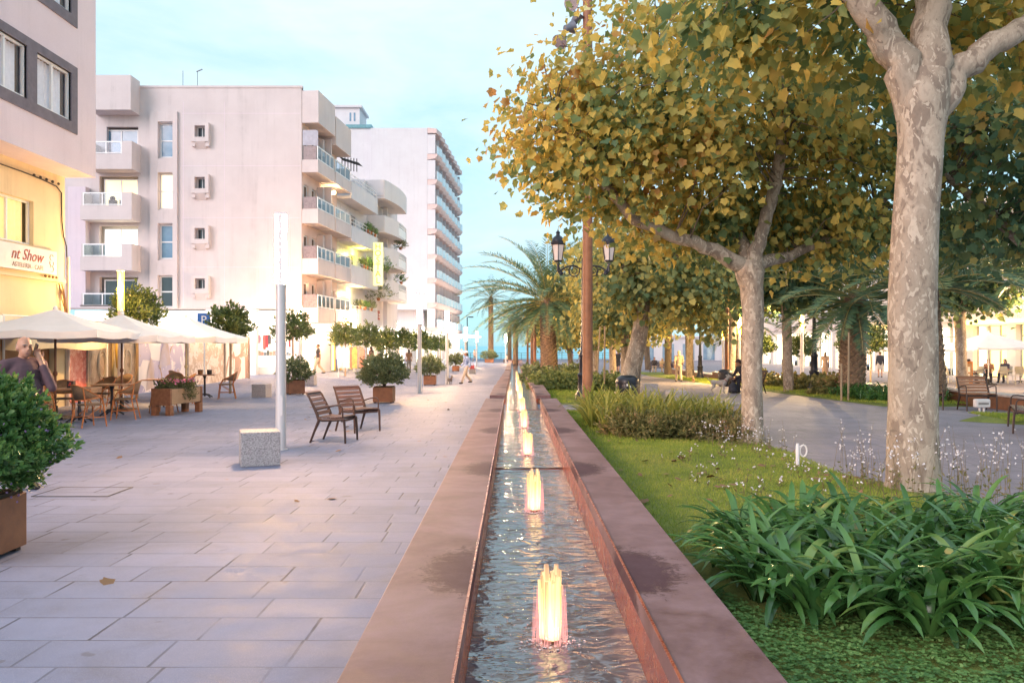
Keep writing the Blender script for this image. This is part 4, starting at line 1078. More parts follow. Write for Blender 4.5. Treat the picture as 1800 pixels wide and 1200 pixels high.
# ---------------------------------------------------------------- 5. right-hand row of shops
b5 = thing('arcade_building', 'pale building with glowing shopfronts along the right side behind the trees', 'building', (31, 70, 0))
F5 = Frame((30.0, 40, 0), (0,1,0), (-1,0,0))
hol = []; up = []
for k in range(16): hol.append((1.0+4.6*k, 4.7+4.6*k, zg(30, 41+4.6*k)+.1, 2.9))
for k in range(16):
    for z in (4.9, 8.0): up.append((1.6+4.6*k, 3.6+4.6*k, z, z+1.7))
mb = MB(); F5.wall(mb, -12, 76, -1.2, 11.2, hol+up, .3); F5.box(mb, -12, -9, 0, 76, -1.4, 11.1); mb.quad(F5(-12,0,11.2), F5(76,0,11.2), F5(76,-9,11.2), F5(-12,-9,11.2)); wb(mb, 'wall', M('arcade_render', (.72, .62, .58), .8, va=.05, vs=.8), b5, fix=False)
for k, h in enumerate(hol):
    mb = MB(); mb.quad(F5(h[0],-1.2,h[2]), F5(h[1],-1.2,h[2]), F5(h[1],-1.2,h[3]), F5(h[0],-1.2,h[3])); wb(mb, 'lit_interior', SHOPY if k in (2,) else (glow('arcade_glow', (1.0, .84, .54), .38) if k < 3 else SHOPW), b5, fix=False)
    mb = MB()
    for q in (0, .33, .66, 1): t = h[0]+(h[1]-h[0])*q; F5.box(mb, t-.05, -.4, h[2], t+.05, -.32, 2.9)
    F5.box(mb, h[0], -.39, 2.2, h[1], -.33, 2.28); wb(mb, 'shop_frame', M('grey_green_frame', (.36,.38,.34), .5), b5)
for k, h in enumerate(up): F5.window(b5, *h, -.25, GBLUE if k % 3 else GDARK, WMETAL, (1,0), .07)
mb = MB(); F5.box(mb, -12, .0, 3.25, 76, .12, 3.6); wb(mb, 'band', PEACH, b5)
for t0, t1 in ((6.0, 15), (24, 33)): mb = MB(); F5.box(mb, t0, .001, 3.0, t1, .5, 3.24); wb(mb, 'lit_fascia', SHOPY, b5)
for t in (2, 11, 20, 32, 46, 60): point('arcade_light', F5(t, 1.6, 2.4), 90, (1, .78, .44), .4)
b6 = thing('sea_side_building', 'low white building at the far end of the plaza seen between tree trunks', 'building', (24, 122, -.6))
mb = MB(); mb.box(-9, 0, 0, 12, 8, 3.4); mb.build('wall', WHITEW, b6)
mb = MB(); mb.box(-9.3, -.3, 3.4, 12.3, 8.3, 3.65); mb.build('roof', WHITEW, b6)
for x in (-8, -5, -2, 1, 4, 7, 10): mb = MB(); mb.box(x, -.06, .1, x+1.7, -.01, 2.5); mb.build('window', GBLUE, b6)
# ================================================================== vegetation
def bark_plane(name, sc=1.0):
    m, nt, b, out = nodes(name)
    v = coords(nt, 'Object', (1.0*sc, 1.0*sc, .55*sc))
    n1 = noise(nt, v, 5.4, 3, .5, .9); n2 = noise(nt, v, 13, 3, .55, 1.1); n3 = noise(nt, v, 30, 4, .6)
    n4 = noise(nt, v, 1.1, 2, .5)
    base = ramp(nt, n1, [(.0, (.19, .135, .10)), (.44, (.255, .19, .145)), (.445, (.32, .245, .185)), (.60, (.36, .28, .215))], 'LINEAR').outputs[0]
    pale = ramp(nt, n2, [(.565, 0), (.575, 1)]).outputs[0]
    c = mixc(nt, math_(nt, 'MULTIPLY', pale, .9), base, (.52, .42, .33))
    pl2 = ramp(nt, math_(nt, 'ADD', math_(nt, 'MULTIPLY', n4, .6), math_(nt, 'MULTIPLY', n1, .4)), [(.52, 0), (.535, 1)]).outputs[0]
    c = mixc(nt, math_(nt, 'MULTIPLY', pl2, .65), c, (.45, .355, .275))
    dark = ramp(nt, n2, [(.33, 1), (.345, 0)]).outputs[0]
    c = mixc(nt, math_(nt, 'MULTIPLY', dark, .75), c, (.17, .13, .10))
    c = mixc(nt, math_(nt, 'MULTIPLY', ramp(nt, n3, [(.35, 1), (.5, 0)]).outputs[0], .25), c, (.12, .09, .07))
    L(nt, c, b.inputs['Base Color']); b.inputs['Roughness'].default_value = .8
    h = math_(nt, 'ADD', math_(nt, 'MULTIPLY', pale, -.5), math_(nt, 'ADD', math_(nt, 'MULTIPLY', dark, .4), math_(nt, 'MULTIPLY', n3, .5)))
    bump(nt, b, h, .6, .012)
    return m
BARK = bark_plane('plane_bark')
BARKD = M('dark_bark', (.20, .15, .11), .9, col2=(.10, .075, .055), vs=6, bs=.6, bscale=25, stretch=(1,1,.3))
STAKE = M('stake_wood', (.42, .30, .19), .8, vs=5, stretch=(1,1,.2))
LF_NEAR = leafmat('plane_leaves', [(.10, (0.106,0.175,0.083)), (.28, (0.199,0.270,0.106)), (.45, (0.398,0.385,0.118)), (.62, (0.632,0.468,0.118)), (.78, (0.680,0.504,0.118)), (.93, (0.468,0.223,0.070)), (1, (0.680,0.680,0.374))], .5, .5, .3, .45)
LF_FAR = leafmat('far_plane_leaves', [(.12, (0.118,0.181,0.088)), (.35, (0.250,0.293,0.124)), (.55, (0.439,0.409,0.140)), (.75, (0.680,0.527,0.146)), (1, (0.680,0.586,0.146))], .4, .6, .25, .35)
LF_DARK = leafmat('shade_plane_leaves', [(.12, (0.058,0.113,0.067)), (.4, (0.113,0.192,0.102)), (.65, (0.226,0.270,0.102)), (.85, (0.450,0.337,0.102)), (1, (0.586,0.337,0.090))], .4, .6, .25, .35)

def crown_pts(rng, c, r, n, power=2.0, gaps=.0, gs=1.3):
    """points filling an ellipsoid, denser near its skin, with holes"""
    out = []
    c = np.array(c); r = np.array(r)
    while len(out) < n:
        d = rdir(rng, n*2); q = rng.random(n*2)**(1/power)
        p = d*q[:, None]
        w = p*r + c
        f = np.sin(w[:,0]*1.9*gs+1.3*np.sin(w[:,2]*1.2))*np.sin(w[:,1]*2.1*gs+.7)*np.sin(w[:,2]*2.3*gs+w[:,0]) + .35*np.sin(w[:,0]*5.1+w[:,1]*4.3)*np.sin(w[:,2]*5.7)
        out += list(w[f > gaps-.55])
    return np.array(out[:n])

def leaf_crown(rng, centers, per, spread, size, shape, mid, droop=.8):
    n = len(centers)*per
    C = np.repeat(centers, per, 0)
    P = C + rng.normal(size=(n, 3))*spread
    O = unit(P - mid + 1e-6); O[:, 2] *= .3
    T = unit(O*.5 + rng.normal(size=(n, 3))*.55 + np.array([0, 0, -droop]))
    Nn = unit(O*.6 + rng.normal(size=(n, 3))*.55 + np.array([0, 0, .5]))
    sz = size*(.6 + .7*rng.random(n))
    return leaf_polys(P, T, Nn, sz, shape)

def plane_tree(label, base, trunk, limbs, blobs, seed, leaf=.16, per=14, shape=PLANE_LEAF, mat=LF_NEAR, bark=BARK, nt_=18, twigs=True, group='plane trees along the fountain', cat='tree', spread=.24, clear=None):
    rng = np.random.default_rng(seed); rr_ = random.Random(seed)
    bx, by = base[0], base[1]; bz = zg(bx, by)
    t = thing('plane_tree', label, cat, (bx, by, bz), 0, group)
    mb = MB()
    pts, rad = trunk
    # subdivide the trunk for a lively outline
    def fine(pts, rad, k):
        P, Q = [], []
        for i in range(len(pts)-1):
            for j in range(k):
                f = j/k; P.append(Vector(pts[i]).lerp(Vector(pts[i+1]), f)); Q.append(rad[i]*(1-f)+rad[i+1]*f)
        P.append(Vector(pts[-1])); Q.append(rad[-1]); return P, Q
    P, Q = fine(pts, rad, 5 if nt_ > 10 else 2)
    mb.tube(P, Q, nt_, True, .05, seed)
    for k, (lp, lr) in enumerate(limbs):
        P, Q = fine(lp, lr, 4 if nt_ > 10 else 1)
        for i in range(1, len(P)-1): P[i] += Vector((rr_.uniform(-1,1), rr_.uniform(-1,1), rr_.uniform(-1,1)))*Q[i]*.22
        mb.tube(P, Q, max(6, nt_-6), True, .06, seed+k+1)
    o = mb.build('trunk', bark, t, True)
    cen = []
    for c, r, n in blobs: cen.append(crown_pts(rng, c, r, n, 1.9, .30 if twigs and leaf < .16 else .16))
    cen = np.concatenate(cen)
    if clear is not None: cen = cen[~clear(cen[:, 0]+bx, cen[:, 1]+by, cen[:, 2]+bz)]
    mid = np.mean([b_[0] for b_ in blobs], 0)
    if twigs:
        tw = MB(); src = []
        for lp, lr in limbs:
            for i in range(len(lp)-1):
                for f in (0.25, .6, .95): src.append(Vector(lp[i]).lerp(Vector(lp[i+1]), f))
        for p in cen[::3]:
            p = Vector(p); s_ = min(src, key=lambda q: (q-p).length)
            m_ = s_.lerp(p, .55) + Vector((rr_.uniform(-.2,.2), rr_.uniform(-.2,.2), rr_.uniform(.0,.35)))
            tw.tube([s_, m_, p], [.016, .009, .003], 4, False)
        tw.build('twigs', BARKD, t, fix=False)
    V = leaf_crown(rng, cen, per, spread, leaf, shape, mid)
    folded('crown', V, mat, t) if shape is PLANE_LEAF else polys('crown', V, len(shape), mat, t)
    return t

# near tree with the big mottled trunk -------------------------------------------------
def rel(base, pts):
    z = zg(*base[:2]); return [(x-base[0], y-base[1], zz-z) for x, y, zz in pts]
B = (4.36, 9.0)
plane_tree('big plane tree with a thick mottled trunk and a three way fork, nearest the viewer', B,
    (rel(B, [(4.36,9.0,-.1),(4.36,9.0,.15),(4.36,9,1.0),(4.34,9,2.0),(4.40,9,3.2),(4.44,9,3.9),(4.46,9.02,4.35),(4.50,9.03,4.62)]), [.38,.285,.258,.242,.228,.238,.29,.25]),
    [(rel(B, [(4.40,9.0,4.15),(4.22,9.0,4.75),(3.92,8.95,5.25),(3.5,8.9,5.65),(2.9,8.7,6.3),(2.2,8.5,7.3)]), [.21,.185,.165,.14,.10,.05]),
     (rel(B, [(4.5,9.02,4.3),(4.58,9.05,4.9),(4.62,9.1,5.5),(4.66,9.2,6.5),(4.6,9.3,8.0)]), [.22,.19,.175,.14,.06]),
     (rel(B, [(4.54,9.03,4.2),(4.84,9.05,4.62),(5.25,9.05,4.95),(5.7,9.1,5.2),(6.4,9.2,5.9),(7.2,9.3,6.8)]), [.19,.15,.13,.12,.09,.04]),
     (rel(B, [(4.55,9.1,4.4),(4.9,9.6,5.2),(5.1,10.5,6.2),(5.2,11.4,7.2)]), [.15,.12,.09,.04])],
    [((-.1,.9,6.0),(2.4,2.2,1.2),130), ((-1.5,1.0,5.5),(1.1,1.1,.7),38), ((1.7,1.2,5.3),(1.2,1.2,.75),44), ((0,.6,7.4),(3,3,1.2),60)], 11, .138, 17, PLANE_LEAF, LF_NEAR, BARK, 26)
# second near tree -----------------------------------------------------------------
B = (3.99, 13.8)
plane_tree('plane tree with a knobbly pollard head and wide golden crown, second from the viewer', B,
    (rel(B, [(3.99,13.8,-.1),(3.99,13.8,.12),(3.99,13.8,1.2),(4.0,13.8,2.2),(3.98,13.8,2.62),(3.95,13.8,2.86),(3.97,13.8,3.06)]), [.22,.19,.168,.172,.19,.25,.20]),
    [(rel(B, [(3.95,13.8,2.9),(3.3,13.6,3.22),(2.6,13.5,3.45),(1.95,13.4,3.72),(1.2,13.2,4.5),(.6,13.0,5.4)]), [.15,.115,.10,.095,.06,.025]),
     (rel(B, [(4.0,13.8,2.95),(4.14,13.8,3.5),(4.36,13.8,4.25),(4.46,13.85,4.6),(4.6,14.0,5.6),(4.5,14.1,7.0)]), [.15,.105,.10,.11,.07,.03]),
     (rel(B, [(3.96,13.8,2.95),(3.85,14.2,3.6),(3.5,14.6,4.6),(3.0,14.9,6.0),(2.6,15,7.2)]), [.14,.10,.085,.06,.03]),
     (rel(B, [(4.02,13.8,3.0),(4.8,14.3,3.2),(5.6,14.6,3.55),(6.4,14.9,3.9),(7.2,15.2,4.8)]), [.13,.085,.075,.065,.03])],
    [((-1.3,-.1,5.2),(2.75,2.2,1.95),300), ((-2.75,-.6,5.0),(1.5,1.4,1.3),190), ((1.0,.6,5.3),(2.3,2.2,1.7),210), ((-.35,.2,3.72),(1.75,1.6,.55),110), ((1.6,.9,3.7),(1.7,1.5,.55),130), ((-.6,0,7.2),(2.2,2.1,1.1),42), ((-2.2,0,6.7),(1.1,1.2,.9),34)], 12, .122, 19, PLANE_LEAF, LF_NEAR, BARK, 22,
    clear=lambda x, y, z: ((x > 3.55) & (x < 4.95) & (y < 14.1) & (z < 4.75)) | ((x > 2.2) & (x < 3.6) & (y < 13.75) & (z < 4.0)) | ((x < 1.9) & (z > 6.1) & (np.sin(x*9+z*7+y*5) > -.1)))
# tree across the plaza whose dark crown fills the right edge -----------------------------
B = (9.9, 15.0)
plane_tree('dark crowned plane tree beyond the right edge, its leaves hanging into the photo', B,
    (rel(B, [(9.9,15,-.1),(9.9,15,1.2),(9.9,15,3.0)]), [.26,.22,.2]),
    [(rel(B, [(9.9,15,2.9),(8.6,14.8,4.0),(7.2,14.6,5.0)]), [.14,.1,.04]), (rel(B, [(9.9,15,2.9),(10.6,15.2,4.6),(10.6,15.2,6.6)]), [.15,.11,.04])],
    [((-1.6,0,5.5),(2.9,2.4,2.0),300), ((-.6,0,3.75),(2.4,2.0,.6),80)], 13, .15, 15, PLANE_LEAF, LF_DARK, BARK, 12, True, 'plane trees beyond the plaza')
# leaning tree with peeling white bark -----------------------------------------------
B = (4.05, 28.8)
LEANB = bark_plane('white_plane_bark', .7)
plane_tree('leaning plane tree with peeling white bark behind the black bin', B,
    (rel(B, [(3.92,28.8,-.2),(3.98,28.8,.0),(4.15,28.8,.9),(4.36,28.8,1.8),(4.5,28.8,2.8),(4.55,28.8,4.0)]), [.46,.40,.33,.29,.25,.2]),
    [(rel(B, [(4.5,28.8,2.9),(4.0,28.6,4.0),(3.2,28.4,5.4)]), [.17,.12,.05]), (rel(B, [(4.5,28.8,3.2),(5.4,28.8,4.4),(6.2,28.8,5.6)]), [.16,.12,.05]), (rel(B, [(4.5,28.8,3.5),(4.6,29.4,5.0),(4.5,29.6,6.6)]), [.16,.12,.05])],
    [((.75,0,5.0),(2.75,2.7,2.3),310), ((1.2,-.5,3.7),(2.4,2.0,.8),130), ((2.4,-.6,2.75),(1.0,.8,.6),30)], 14, .19, 13, ROUGH_LEAF, LF_FAR, LEANB, 14, True)
far = [
 (5.0, 37.0, 'plane tree with a slim trunk, next after the leaning one along the fountain', .2, LF_FAR, 'plane trees along the fountain'),
 (5.6, 46.5, 'plane tree behind the short thick palm beside the fountain', .2, LF_FAR, 'plane trees along the fountain'),
 (5.4, 55.0, 'distant plane tree along the fountain, third from the leaning one', .2, LF_FAR, 'plane trees along the fountain'),
 (4.6, 66.0, 'distant plane tree along the fountain, fourth from the leaning one', .2, LF_FAR, 'plane trees along the fountain'),
 (4.3, 84.0, 'farthest golden plane tree along the fountain, near the sea', .2, LF_FAR, 'plane trees along the fountain'),
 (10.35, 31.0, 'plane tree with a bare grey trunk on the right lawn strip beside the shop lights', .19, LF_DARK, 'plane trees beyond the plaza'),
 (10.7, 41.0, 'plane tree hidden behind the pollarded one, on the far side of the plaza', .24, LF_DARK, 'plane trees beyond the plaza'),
 (10.9, 51.0, 'lamp lit golden plane tree beside the walking blonde woman', .25, LF_FAR, 'plane trees beyond the plaza'),
 (11.6, 62.0, 'plane tree with a dark trunk behind the seated group', .28, LF_FAR, 'plane trees beyond the plaza'),
 (12.4, 76.0, 'far plane tree on the right side of the plaza against the sea', .28, LF_FAR, 'plane trees beyond the plaza'),
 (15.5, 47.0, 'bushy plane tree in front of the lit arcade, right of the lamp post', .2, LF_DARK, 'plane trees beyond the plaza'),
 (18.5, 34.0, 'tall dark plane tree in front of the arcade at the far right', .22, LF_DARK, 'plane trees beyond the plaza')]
for k, (x, y, lab, r0, mt, grp) in enumerate(far):
    rr_ = random.Random(40+k); B = (x, y); z = zg(x, y); h0 = 2.7 if x < 8 else (3.4 if y < 40 else 4.0)
    lean = rr_.uniform(-.25, .25)
    lim = []
    for q in range(4):
        a = q*1.57+rr_.uniform(-.4,.4); L_ = rr_.uniform(1.4, 2.2)
        lim.append(([(lean,0,h0-.1),(lean+L_*.5*math.cos(a),L_*.5*math.sin(a),h0+.9),(lean+L_*math.cos(a),L_*math.sin(a),h0+2.4)], [r0*.6,r0*.42,.04]))
    big = 1.15 if y > 40 else 1.0
    low = 2.55 if x < 8 else h0+.15
    plane_tree(lab, B, ([(0,0,-.1),(0,0,.1),(lean*.5,0,1.4),(lean,0,h0)], [r0*1.25,r0*1.08,r0*.95,r0]), lim,
        [((lean,0,5.1 if x < 8 else h0+2.1),(3.1*big,2.9*big,2.2),int(330*min(1,42/y)+60)), ((lean,0,low+.45),(2.7*big,2.4*big,.7),int(150*min(1,42/y)+40))], 60+k, .20 if y < 50 else .27, 10, ROUGH_LEAF, mt, BARK if y < 60 else BARKD, 10, y < 45, grp, spread=.32)

# ------------------------------------------------------------------ palms
PALMBARK = M('palm_bark', (.24, .15, .095), .9, col2=(.10, .065, .045), vs=7, bs=.7, bscale=18)
STUB = M('palm_stub', (.36, .24, .15), .85, col2=(.16, .10, .065), vs=9)
FROND = leafmat('palm_fronds', [(.1, (0.066,0.140,0.094)), (.45, (0.112,0.206,0.112)), (.75, (0.206,0.281,0.122)), (1, (0.413,0.356,0.131))], .25, .4, .5, .6)
FRONDW = leafmat('far_palm_fronds', [(.1, (0.075,0.131,0.112)), (.5, (0.131,0.206,0.140)), (1, (0.300,0.300,0.150))], .25, .45, .4, .6)
RACH = M('palm_rachis', (.36, .30, .10), .5)
def palm(label, x, y, h, r0, r1, nf, fl, seed, mat=FROND, lean=0.0, npair=46, leaflet=.42, low=-35, group='palms among the plane trees'):
    rng = np.random.default_rng(seed); z = zg(x, y)
    t = thing('palm_tree', label, 'palm', (x, y, z), 0, group)
    mb = MB(); pts = [(lean*(k/8)**1.3, 0, h*k/8-.05) for k in range(9)]
    mb.tube(pts, [r0*1.12]+[r0+(r1-r0)*k/8 for k in range(1,9)], 20, True, .03, seed)
    mb.tube([(lean,0,h-.1),(lean,0,h+.25),(lean,0,h+.55)], [r1*1.2,r1*.9,r1*.3], 14)
    mb.build('trunk', PALMBARK, t, True)
    st = MB(); n = int(h/.085*4.2*max(1, r0/.3)); n = min(n, 620)
    for k in range(n):
        f = k/n; zz = h*f; a = k*2.39996; r = r0+(r1-r0)*f; xx = lean*f**1.3
        w = r*.30; c_, s_ = math.cos(a), math.sin(a)
        def q(rad, lat, zo): return (xx+c_*rad-s_*lat, s_*rad+c_*lat, zz+zo)
        st.add([q(r*.97,-w*.6,-.06), q(r*.97,w*.6,-.06), q(r*1.0,w,.02), q(r*1.0,-w,.02), q(r*1.14,-w*.45,.06), q(r*1.14,w*.45,.06), q(r*1.0,0,.10)],
               [(0,1,5,4),(0,4,3),(1,2,5),(3,4,6),(4,5,6),(5,2,6)])
    st.build('leaf_base', STUB, t)
    LP = []; rc = MB()
    for k in range(nf):
        a = k*2.39996 + rng.uniform(-.2, .2); u = (k+.5)/nf
        e = R(82) - (R(82)-R(low))*u**.85 + rng.uniform(-.1, .1)
        ln = fl*(.72+.4*math.sin(math.pi*min(1, u*1.1+.1)))*rng.uniform(.9, 1.08)
        m = 16; p = np.array([lean, 0, h+.15+.25*(1-u)]); P = [p.copy()]; Ts = []
        ee = e
        for i in range(m):
            d = np.array([math.cos(a)*math.cos(ee), math.sin(a)*math.cos(ee), math.sin(ee)])
            Ts.append(d); p = p + d*ln/m; P.append(p.copy()); ee -= (R(1.7)+R(3.6)*i/m)*(1.15-.35*u)
        Ts.append(Ts[-1]); P = np.array(P); Ts = np.array(Ts)
        rc.tube([tuple(v) for v in P[::2]], [.022*(1-.85*i/8)+.003 for i in range(len(P[::2]))], 5, False)
        s_ = np.linspace(.13, 1, npair)*m; i0 = np.clip(s_.astype(int), 0, m-1); fr = (s_-i0)[:, None]
        Q = P[i0]*(1-fr)+P[i0+1]*fr; T = Ts[i0]
        side = unit(np.cross(T, np.array([0, 0, 1.0])+1e-3)); up = np.cross(side, T)
        prof = leaflet*(np.sin(np.pi*np.clip(.16+.8*s_/m, 0, 1))**.7+.12)
        for sg_ in (-1, 1):
            D = unit(T*.75 + side*sg_*.85 + up*.38 + rng.normal(size=T.shape)*.10 + np.array([0,0,-.12]))
            Nn = unit(up*.8 - side*sg_*.5)
            LP.append(leaf_polys(Q, D, Nn, prof*rng.uniform(.85,1.1,size=len(Q)), SLIM_LEAF*np.array([[leafw(leaflet), 1]]), .22))
    rc.build('rachis', RACH, t, True, fix=False)
    polys('crown', np.concatenate(LP), 4, mat, t)
    return t
def leafw(l): return .052/l/.32*1.0
palm('stout date palm with a thick scaly trunk beside the fountain', 1.97, 46, 4.15, .44, .40, 70, 5.0, 5, FROND, -.1, 50, .55)
palm('tall slender palm at the sea end of the promenade behind the large planter', -3.1, 112, 8.4, .36, .30, 34, 4.2, 6, FRONDW, 0, 26, .6, -40)
palm('small drooping palm near the far end of the fountain', .2, 92, 4.2, .28, .26, 24, 3.6, 7, FRONDW, 0, 26, .6, -30)
palm('feathery palm behind the short thick one, leaning over the fountain', -.6, 118, 5.0, .3, .26, 22, 3.2, 17, FRONDW, 0, 22, .6, -30)
palm('date palm with a criss cross trunk in the right lawn strip', 11.35, 27.7, 3.05, .40, .38, 50, 3.6, 8, FROND, .1, 46, .5, -30)
palm('leaning palm with a slim rough trunk behind the right-hand benches', 12.15, 23.6, 3.15, .23, .22, 36, 3.2, 9, FROND, -.25, 48, .5, -8)
palm('lamp lit palm behind the seated man with the dog', 13.6, 50, 3.3, .3, .3, 36, 3.4, 10, FROND, 0, 30, .5, -30)
palm('tall feathery palm behind the arcade umbrellas at the right edge', 19.5, 30.5, 4.6, .26, .24, 40, 3.6, 18, FROND, 0, 34, .5, -30)

# ------------------------------------------------------------------ clipped bushes in rusty boxes
BUSH = leafmat('bush_leaves', [(.10, (.055,.13,.04)), (.40, (.10,.22,.065)), (.70, (.19,.33,.09)), (1, (.34,.43,.13))], .3, .36, .5, 1.6)
BUSH2 = leafmat('grey_bush_leaves', [(.12, (.085,.125,.06)), (.5, (.17,.21,.10)), (1, (.33,.34,.17))], .25, .5, .4, 1.5)
SOIL = M('soil', (.06, .045, .03), .95, bs=.6)
def bush_leaves(rng, c, r, nsprig, per, leaf, shape=OVAL_LEAF, lump=.16, flat=0.0):
    d = rdir(rng, nsprig)
    d = d[d[:, 2] > -.72]
    q = .55+.45*rng.random(len(d))**.45
    lm = 1+lump*(np.sin(d[:,0]*5.2+1)*np.sin(d[:,1]*4.7+2)+.7*np.sin(d[:,2]*6.3+d[:,0]*3)+.5*np.sin(d[:,0]*11+d[:,2]*9))
    Pc = np.array(c)+d*np.array(r)*(q*lm)[:, None]
    n = len(d)*per
    C = np.repeat(Pc, per, 0); A = np.repeat(unit(d*.75+np.array([0,0,.55])+rng.normal(size=d.shape)*.33), per, 0)
    k = np.tile(np.arange(per), len(d)); s_ = rng.random(n)
    rad = unit(np.cross(A, rdir(rng, n)))
    T = unit(A*(.35+.9*(s_[:, None])) + rad*(1.05-.55*s_[:, None]))
    P = C + A*(s_[:, None]-.5)*leaf*2.1
    return leaf_polys(P, T, unit(A*.9-T*.3+rng.normal(size=T.shape)*.15), leaf*(.65+.5*rng.random(n)), shape, .12)
def planter_bush(label, x, y, w, hb, bc, br, seed, nsprig, per, leaf, mat, rz=0.0, flowers=False, shape=OVAL_LEAF):
    rng = np.random.default_rng(seed); z = zg(x, y)
    t = thing('planter', label, 'planter', (x, y, z), rz, 'rusty box planters with round shrubs')
    mb = MB(); h_ = w/2
    mb.box(-h_, -h_, .035, h_, h_, hb); o = mb.build('box', RUST, t, bevel=.006)
    mb = MB()
    for sx in (-1, 1):
        for sy in (-1, 1): mb.box(sx*h_*.8-.03, sy*h_*.8-.03, 0, sx*h_*.8+.03, sy*h_*.8+.03, .036)
    mb.build('feet', DKMET, t)
    mb = MB(); mb.box(-h_+.02, -h_+.02, hb+.001, h_-.02, h_-.02, hb+.03); mb.build('soil', SOIL, t)
    polys('shrub', bush_leaves(rng, bc, br, nsprig, per, leaf, shape), len(shape), mat, t)
    mb = MB(); rr_ = random.Random(seed)
    for k in range(14):
        a = rr_.uniform(0, 6.28); e = rr_.uniform(.3, 1.3); l_ = .85
        mb.tube([(0,0,hb),(br[0]*.4*math.cos(a)*math.cos(e),br[1]*.4*math.sin(a)*math.cos(e),bc[2]),(br[0]*.8*math.cos(a)*math.cos(e),br[1]*.8*math.sin(a)*math.cos(e),bc[2]+br[2]*.7*math.sin(e))], [.022,.014,.005], 5)
    mb.build('stems', BARKD, t)
    if flowers:
        d = rdir(rng, 190); d = d[(d[:,1] < .3) & (d[:,2] < .5)]
        P = np.array(bc)+d*np.array(br)*(1.0+.12*rng.random((len(d),1)))
        polys('blossom', leaf_polys(P, d, rdir(rng, len(d)), np.full(len(d), .02), ROUGH_LEAF, .1), 6, M('mauve_blossom', (.34, .20, .42), .6), t)
    return t
planter_bush('large planter with a dense dark green shrub, cut off by the left edge', -4.27, 6.40, .62, .46, (-.04,0,.90), (.60,.68,.55), 21, 4300, 10, .056, BUSH, 0, True)
planter_bush('orange lit box planter with a sparse shrub behind the tall lamp post', -7.75, 29.2, .58, .50, (0,0,.82), (.58,.55,.48), 22, 800, 8, .075, BUSH2, .5)
planter_bush('box planter with a wide round shrub behind the two armchairs', -3.83, 24.4, .58, .46, (0,0,.92), (.66,.64,.52), 23, 1300, 8, .075, BUSH2)
planter_bush('box planter with a round shrub beside the second lamp post', -4.12, 40.6, .58, .46, (0,0,.92), (.64,.62,.50), 24, 900, 7, .09, BUSH2)
planter_bush('box planter with a shrub behind the woman with the hat', -5.05, 72, .60, .46, (0,0,.95), (.70,.66,.55), 25, 500, 7, .12, BUSH2)
planter_bush('extra wide planter with a low dark shrub at the foot of the tall palm', -3.2, 108, 1.15, .5, (0,0,.95), (1.05,1.0,.62), 26, 500, 7, .14, BUSH2)

# ------------------------------------------------------------------ small round street trees on the left
LOLL = leafmat('orange_tree_leaves', [(.1, (0.064,0.109,0.046)), (.5, (0.137,0.191,0.064)), (.85, (0.255,0.291,0.091)), (1, (0.437,0.364,0.109))], .35, .4, .5, 1.5)
def lollipop(label, x, y, cz, cr, seed, n=420, leaf=.10):
    n = int(n*1.9); leaf *= 1.12
    rng = np.random.default_rng(seed); z = zg(x, y)
    t = thing('street_tree', label, 'tree', (x, y, z), 0, 'small round street trees')
    mb = MB(); mb.tube([(0,0,-.02),(.02,0,cz*.5),(0,0,cz-.1)], [.05,.042,.04], 8, True, .06, seed)
    for k in range(5):
        a = k*1.3; mb.tube([(0,0,cz-.35),(.3*cr*math.cos(a),.3*cr*math.sin(a),cz),(.7*cr*math.cos(a),.7*cr*math.sin(a),cz+.4*cr)], [.03,.02,.006], 5)
    mb.build('trunk', STAKE, t, True)
    polys('crown', bush_leaves(rng, (0,0,cz), (cr,cr,cr*1.0), n, 8, leaf, OVAL_LEAF, .28), 6, LOLL, t)
    return t
lollipop('small round street tree standing before the sandy terrace screen', -9.9, 28.8, 2.42, .60, 31)
lollipop('small lamp lit street tree behind the umbrellas', -11.7, 25.6, 2.75, .62, 32)
lollipop('small street tree right behind the tall lamp post, lit from above', -9.65, 36.0, 2.45, .68, 33)
lollipop('first of the two small trees before the ochre shopfront', -9.7, 47.5, 2.35, .72, 34)
lollipop('second of the two small trees before the ochre shopfront', -8.9, 50.0, 2.3, .78, 35)
lollipop('small street tree with a thin stem behind the wide planter shrub', -8.8, 57, 2.15, .74, 36, 300, .13)
lollipop('yellow lit street tree left of the second lamp post', -9.0, 66, 2.3, .85, 37, 260, .16)
lollipop('yellow lit street tree right of the second lamp post', -8.2, 72, 2.3, .85, 38, 260, .16)
lollipop('faint distant street tree before the hotel canopy', -8.2, 82, 2.1, .85, 39, 200, .18)
lollipop('distant street tree left of the third lamp post', -8.0, 90, 2.1, .95, 40, 200, .18)
lollipop('small street tree in the arcade glow, left of the dark lantern post', 17.5, 50, 2.0, .68, 41, 260, .13)
lollipop('small street tree in the arcade glow, left of the criss cross palm', 19.6, 48, 2.3, .62, 42, 260, .13)
lollipop('bright yellow street tree behind the lamp post on the right', 18.6, 43, 2.2, .72, 43, 300, .13)
lollipop('small street tree in the arcade glow near the seated man', 13.8, 46, 2.0, .60, 44, 220, .13)

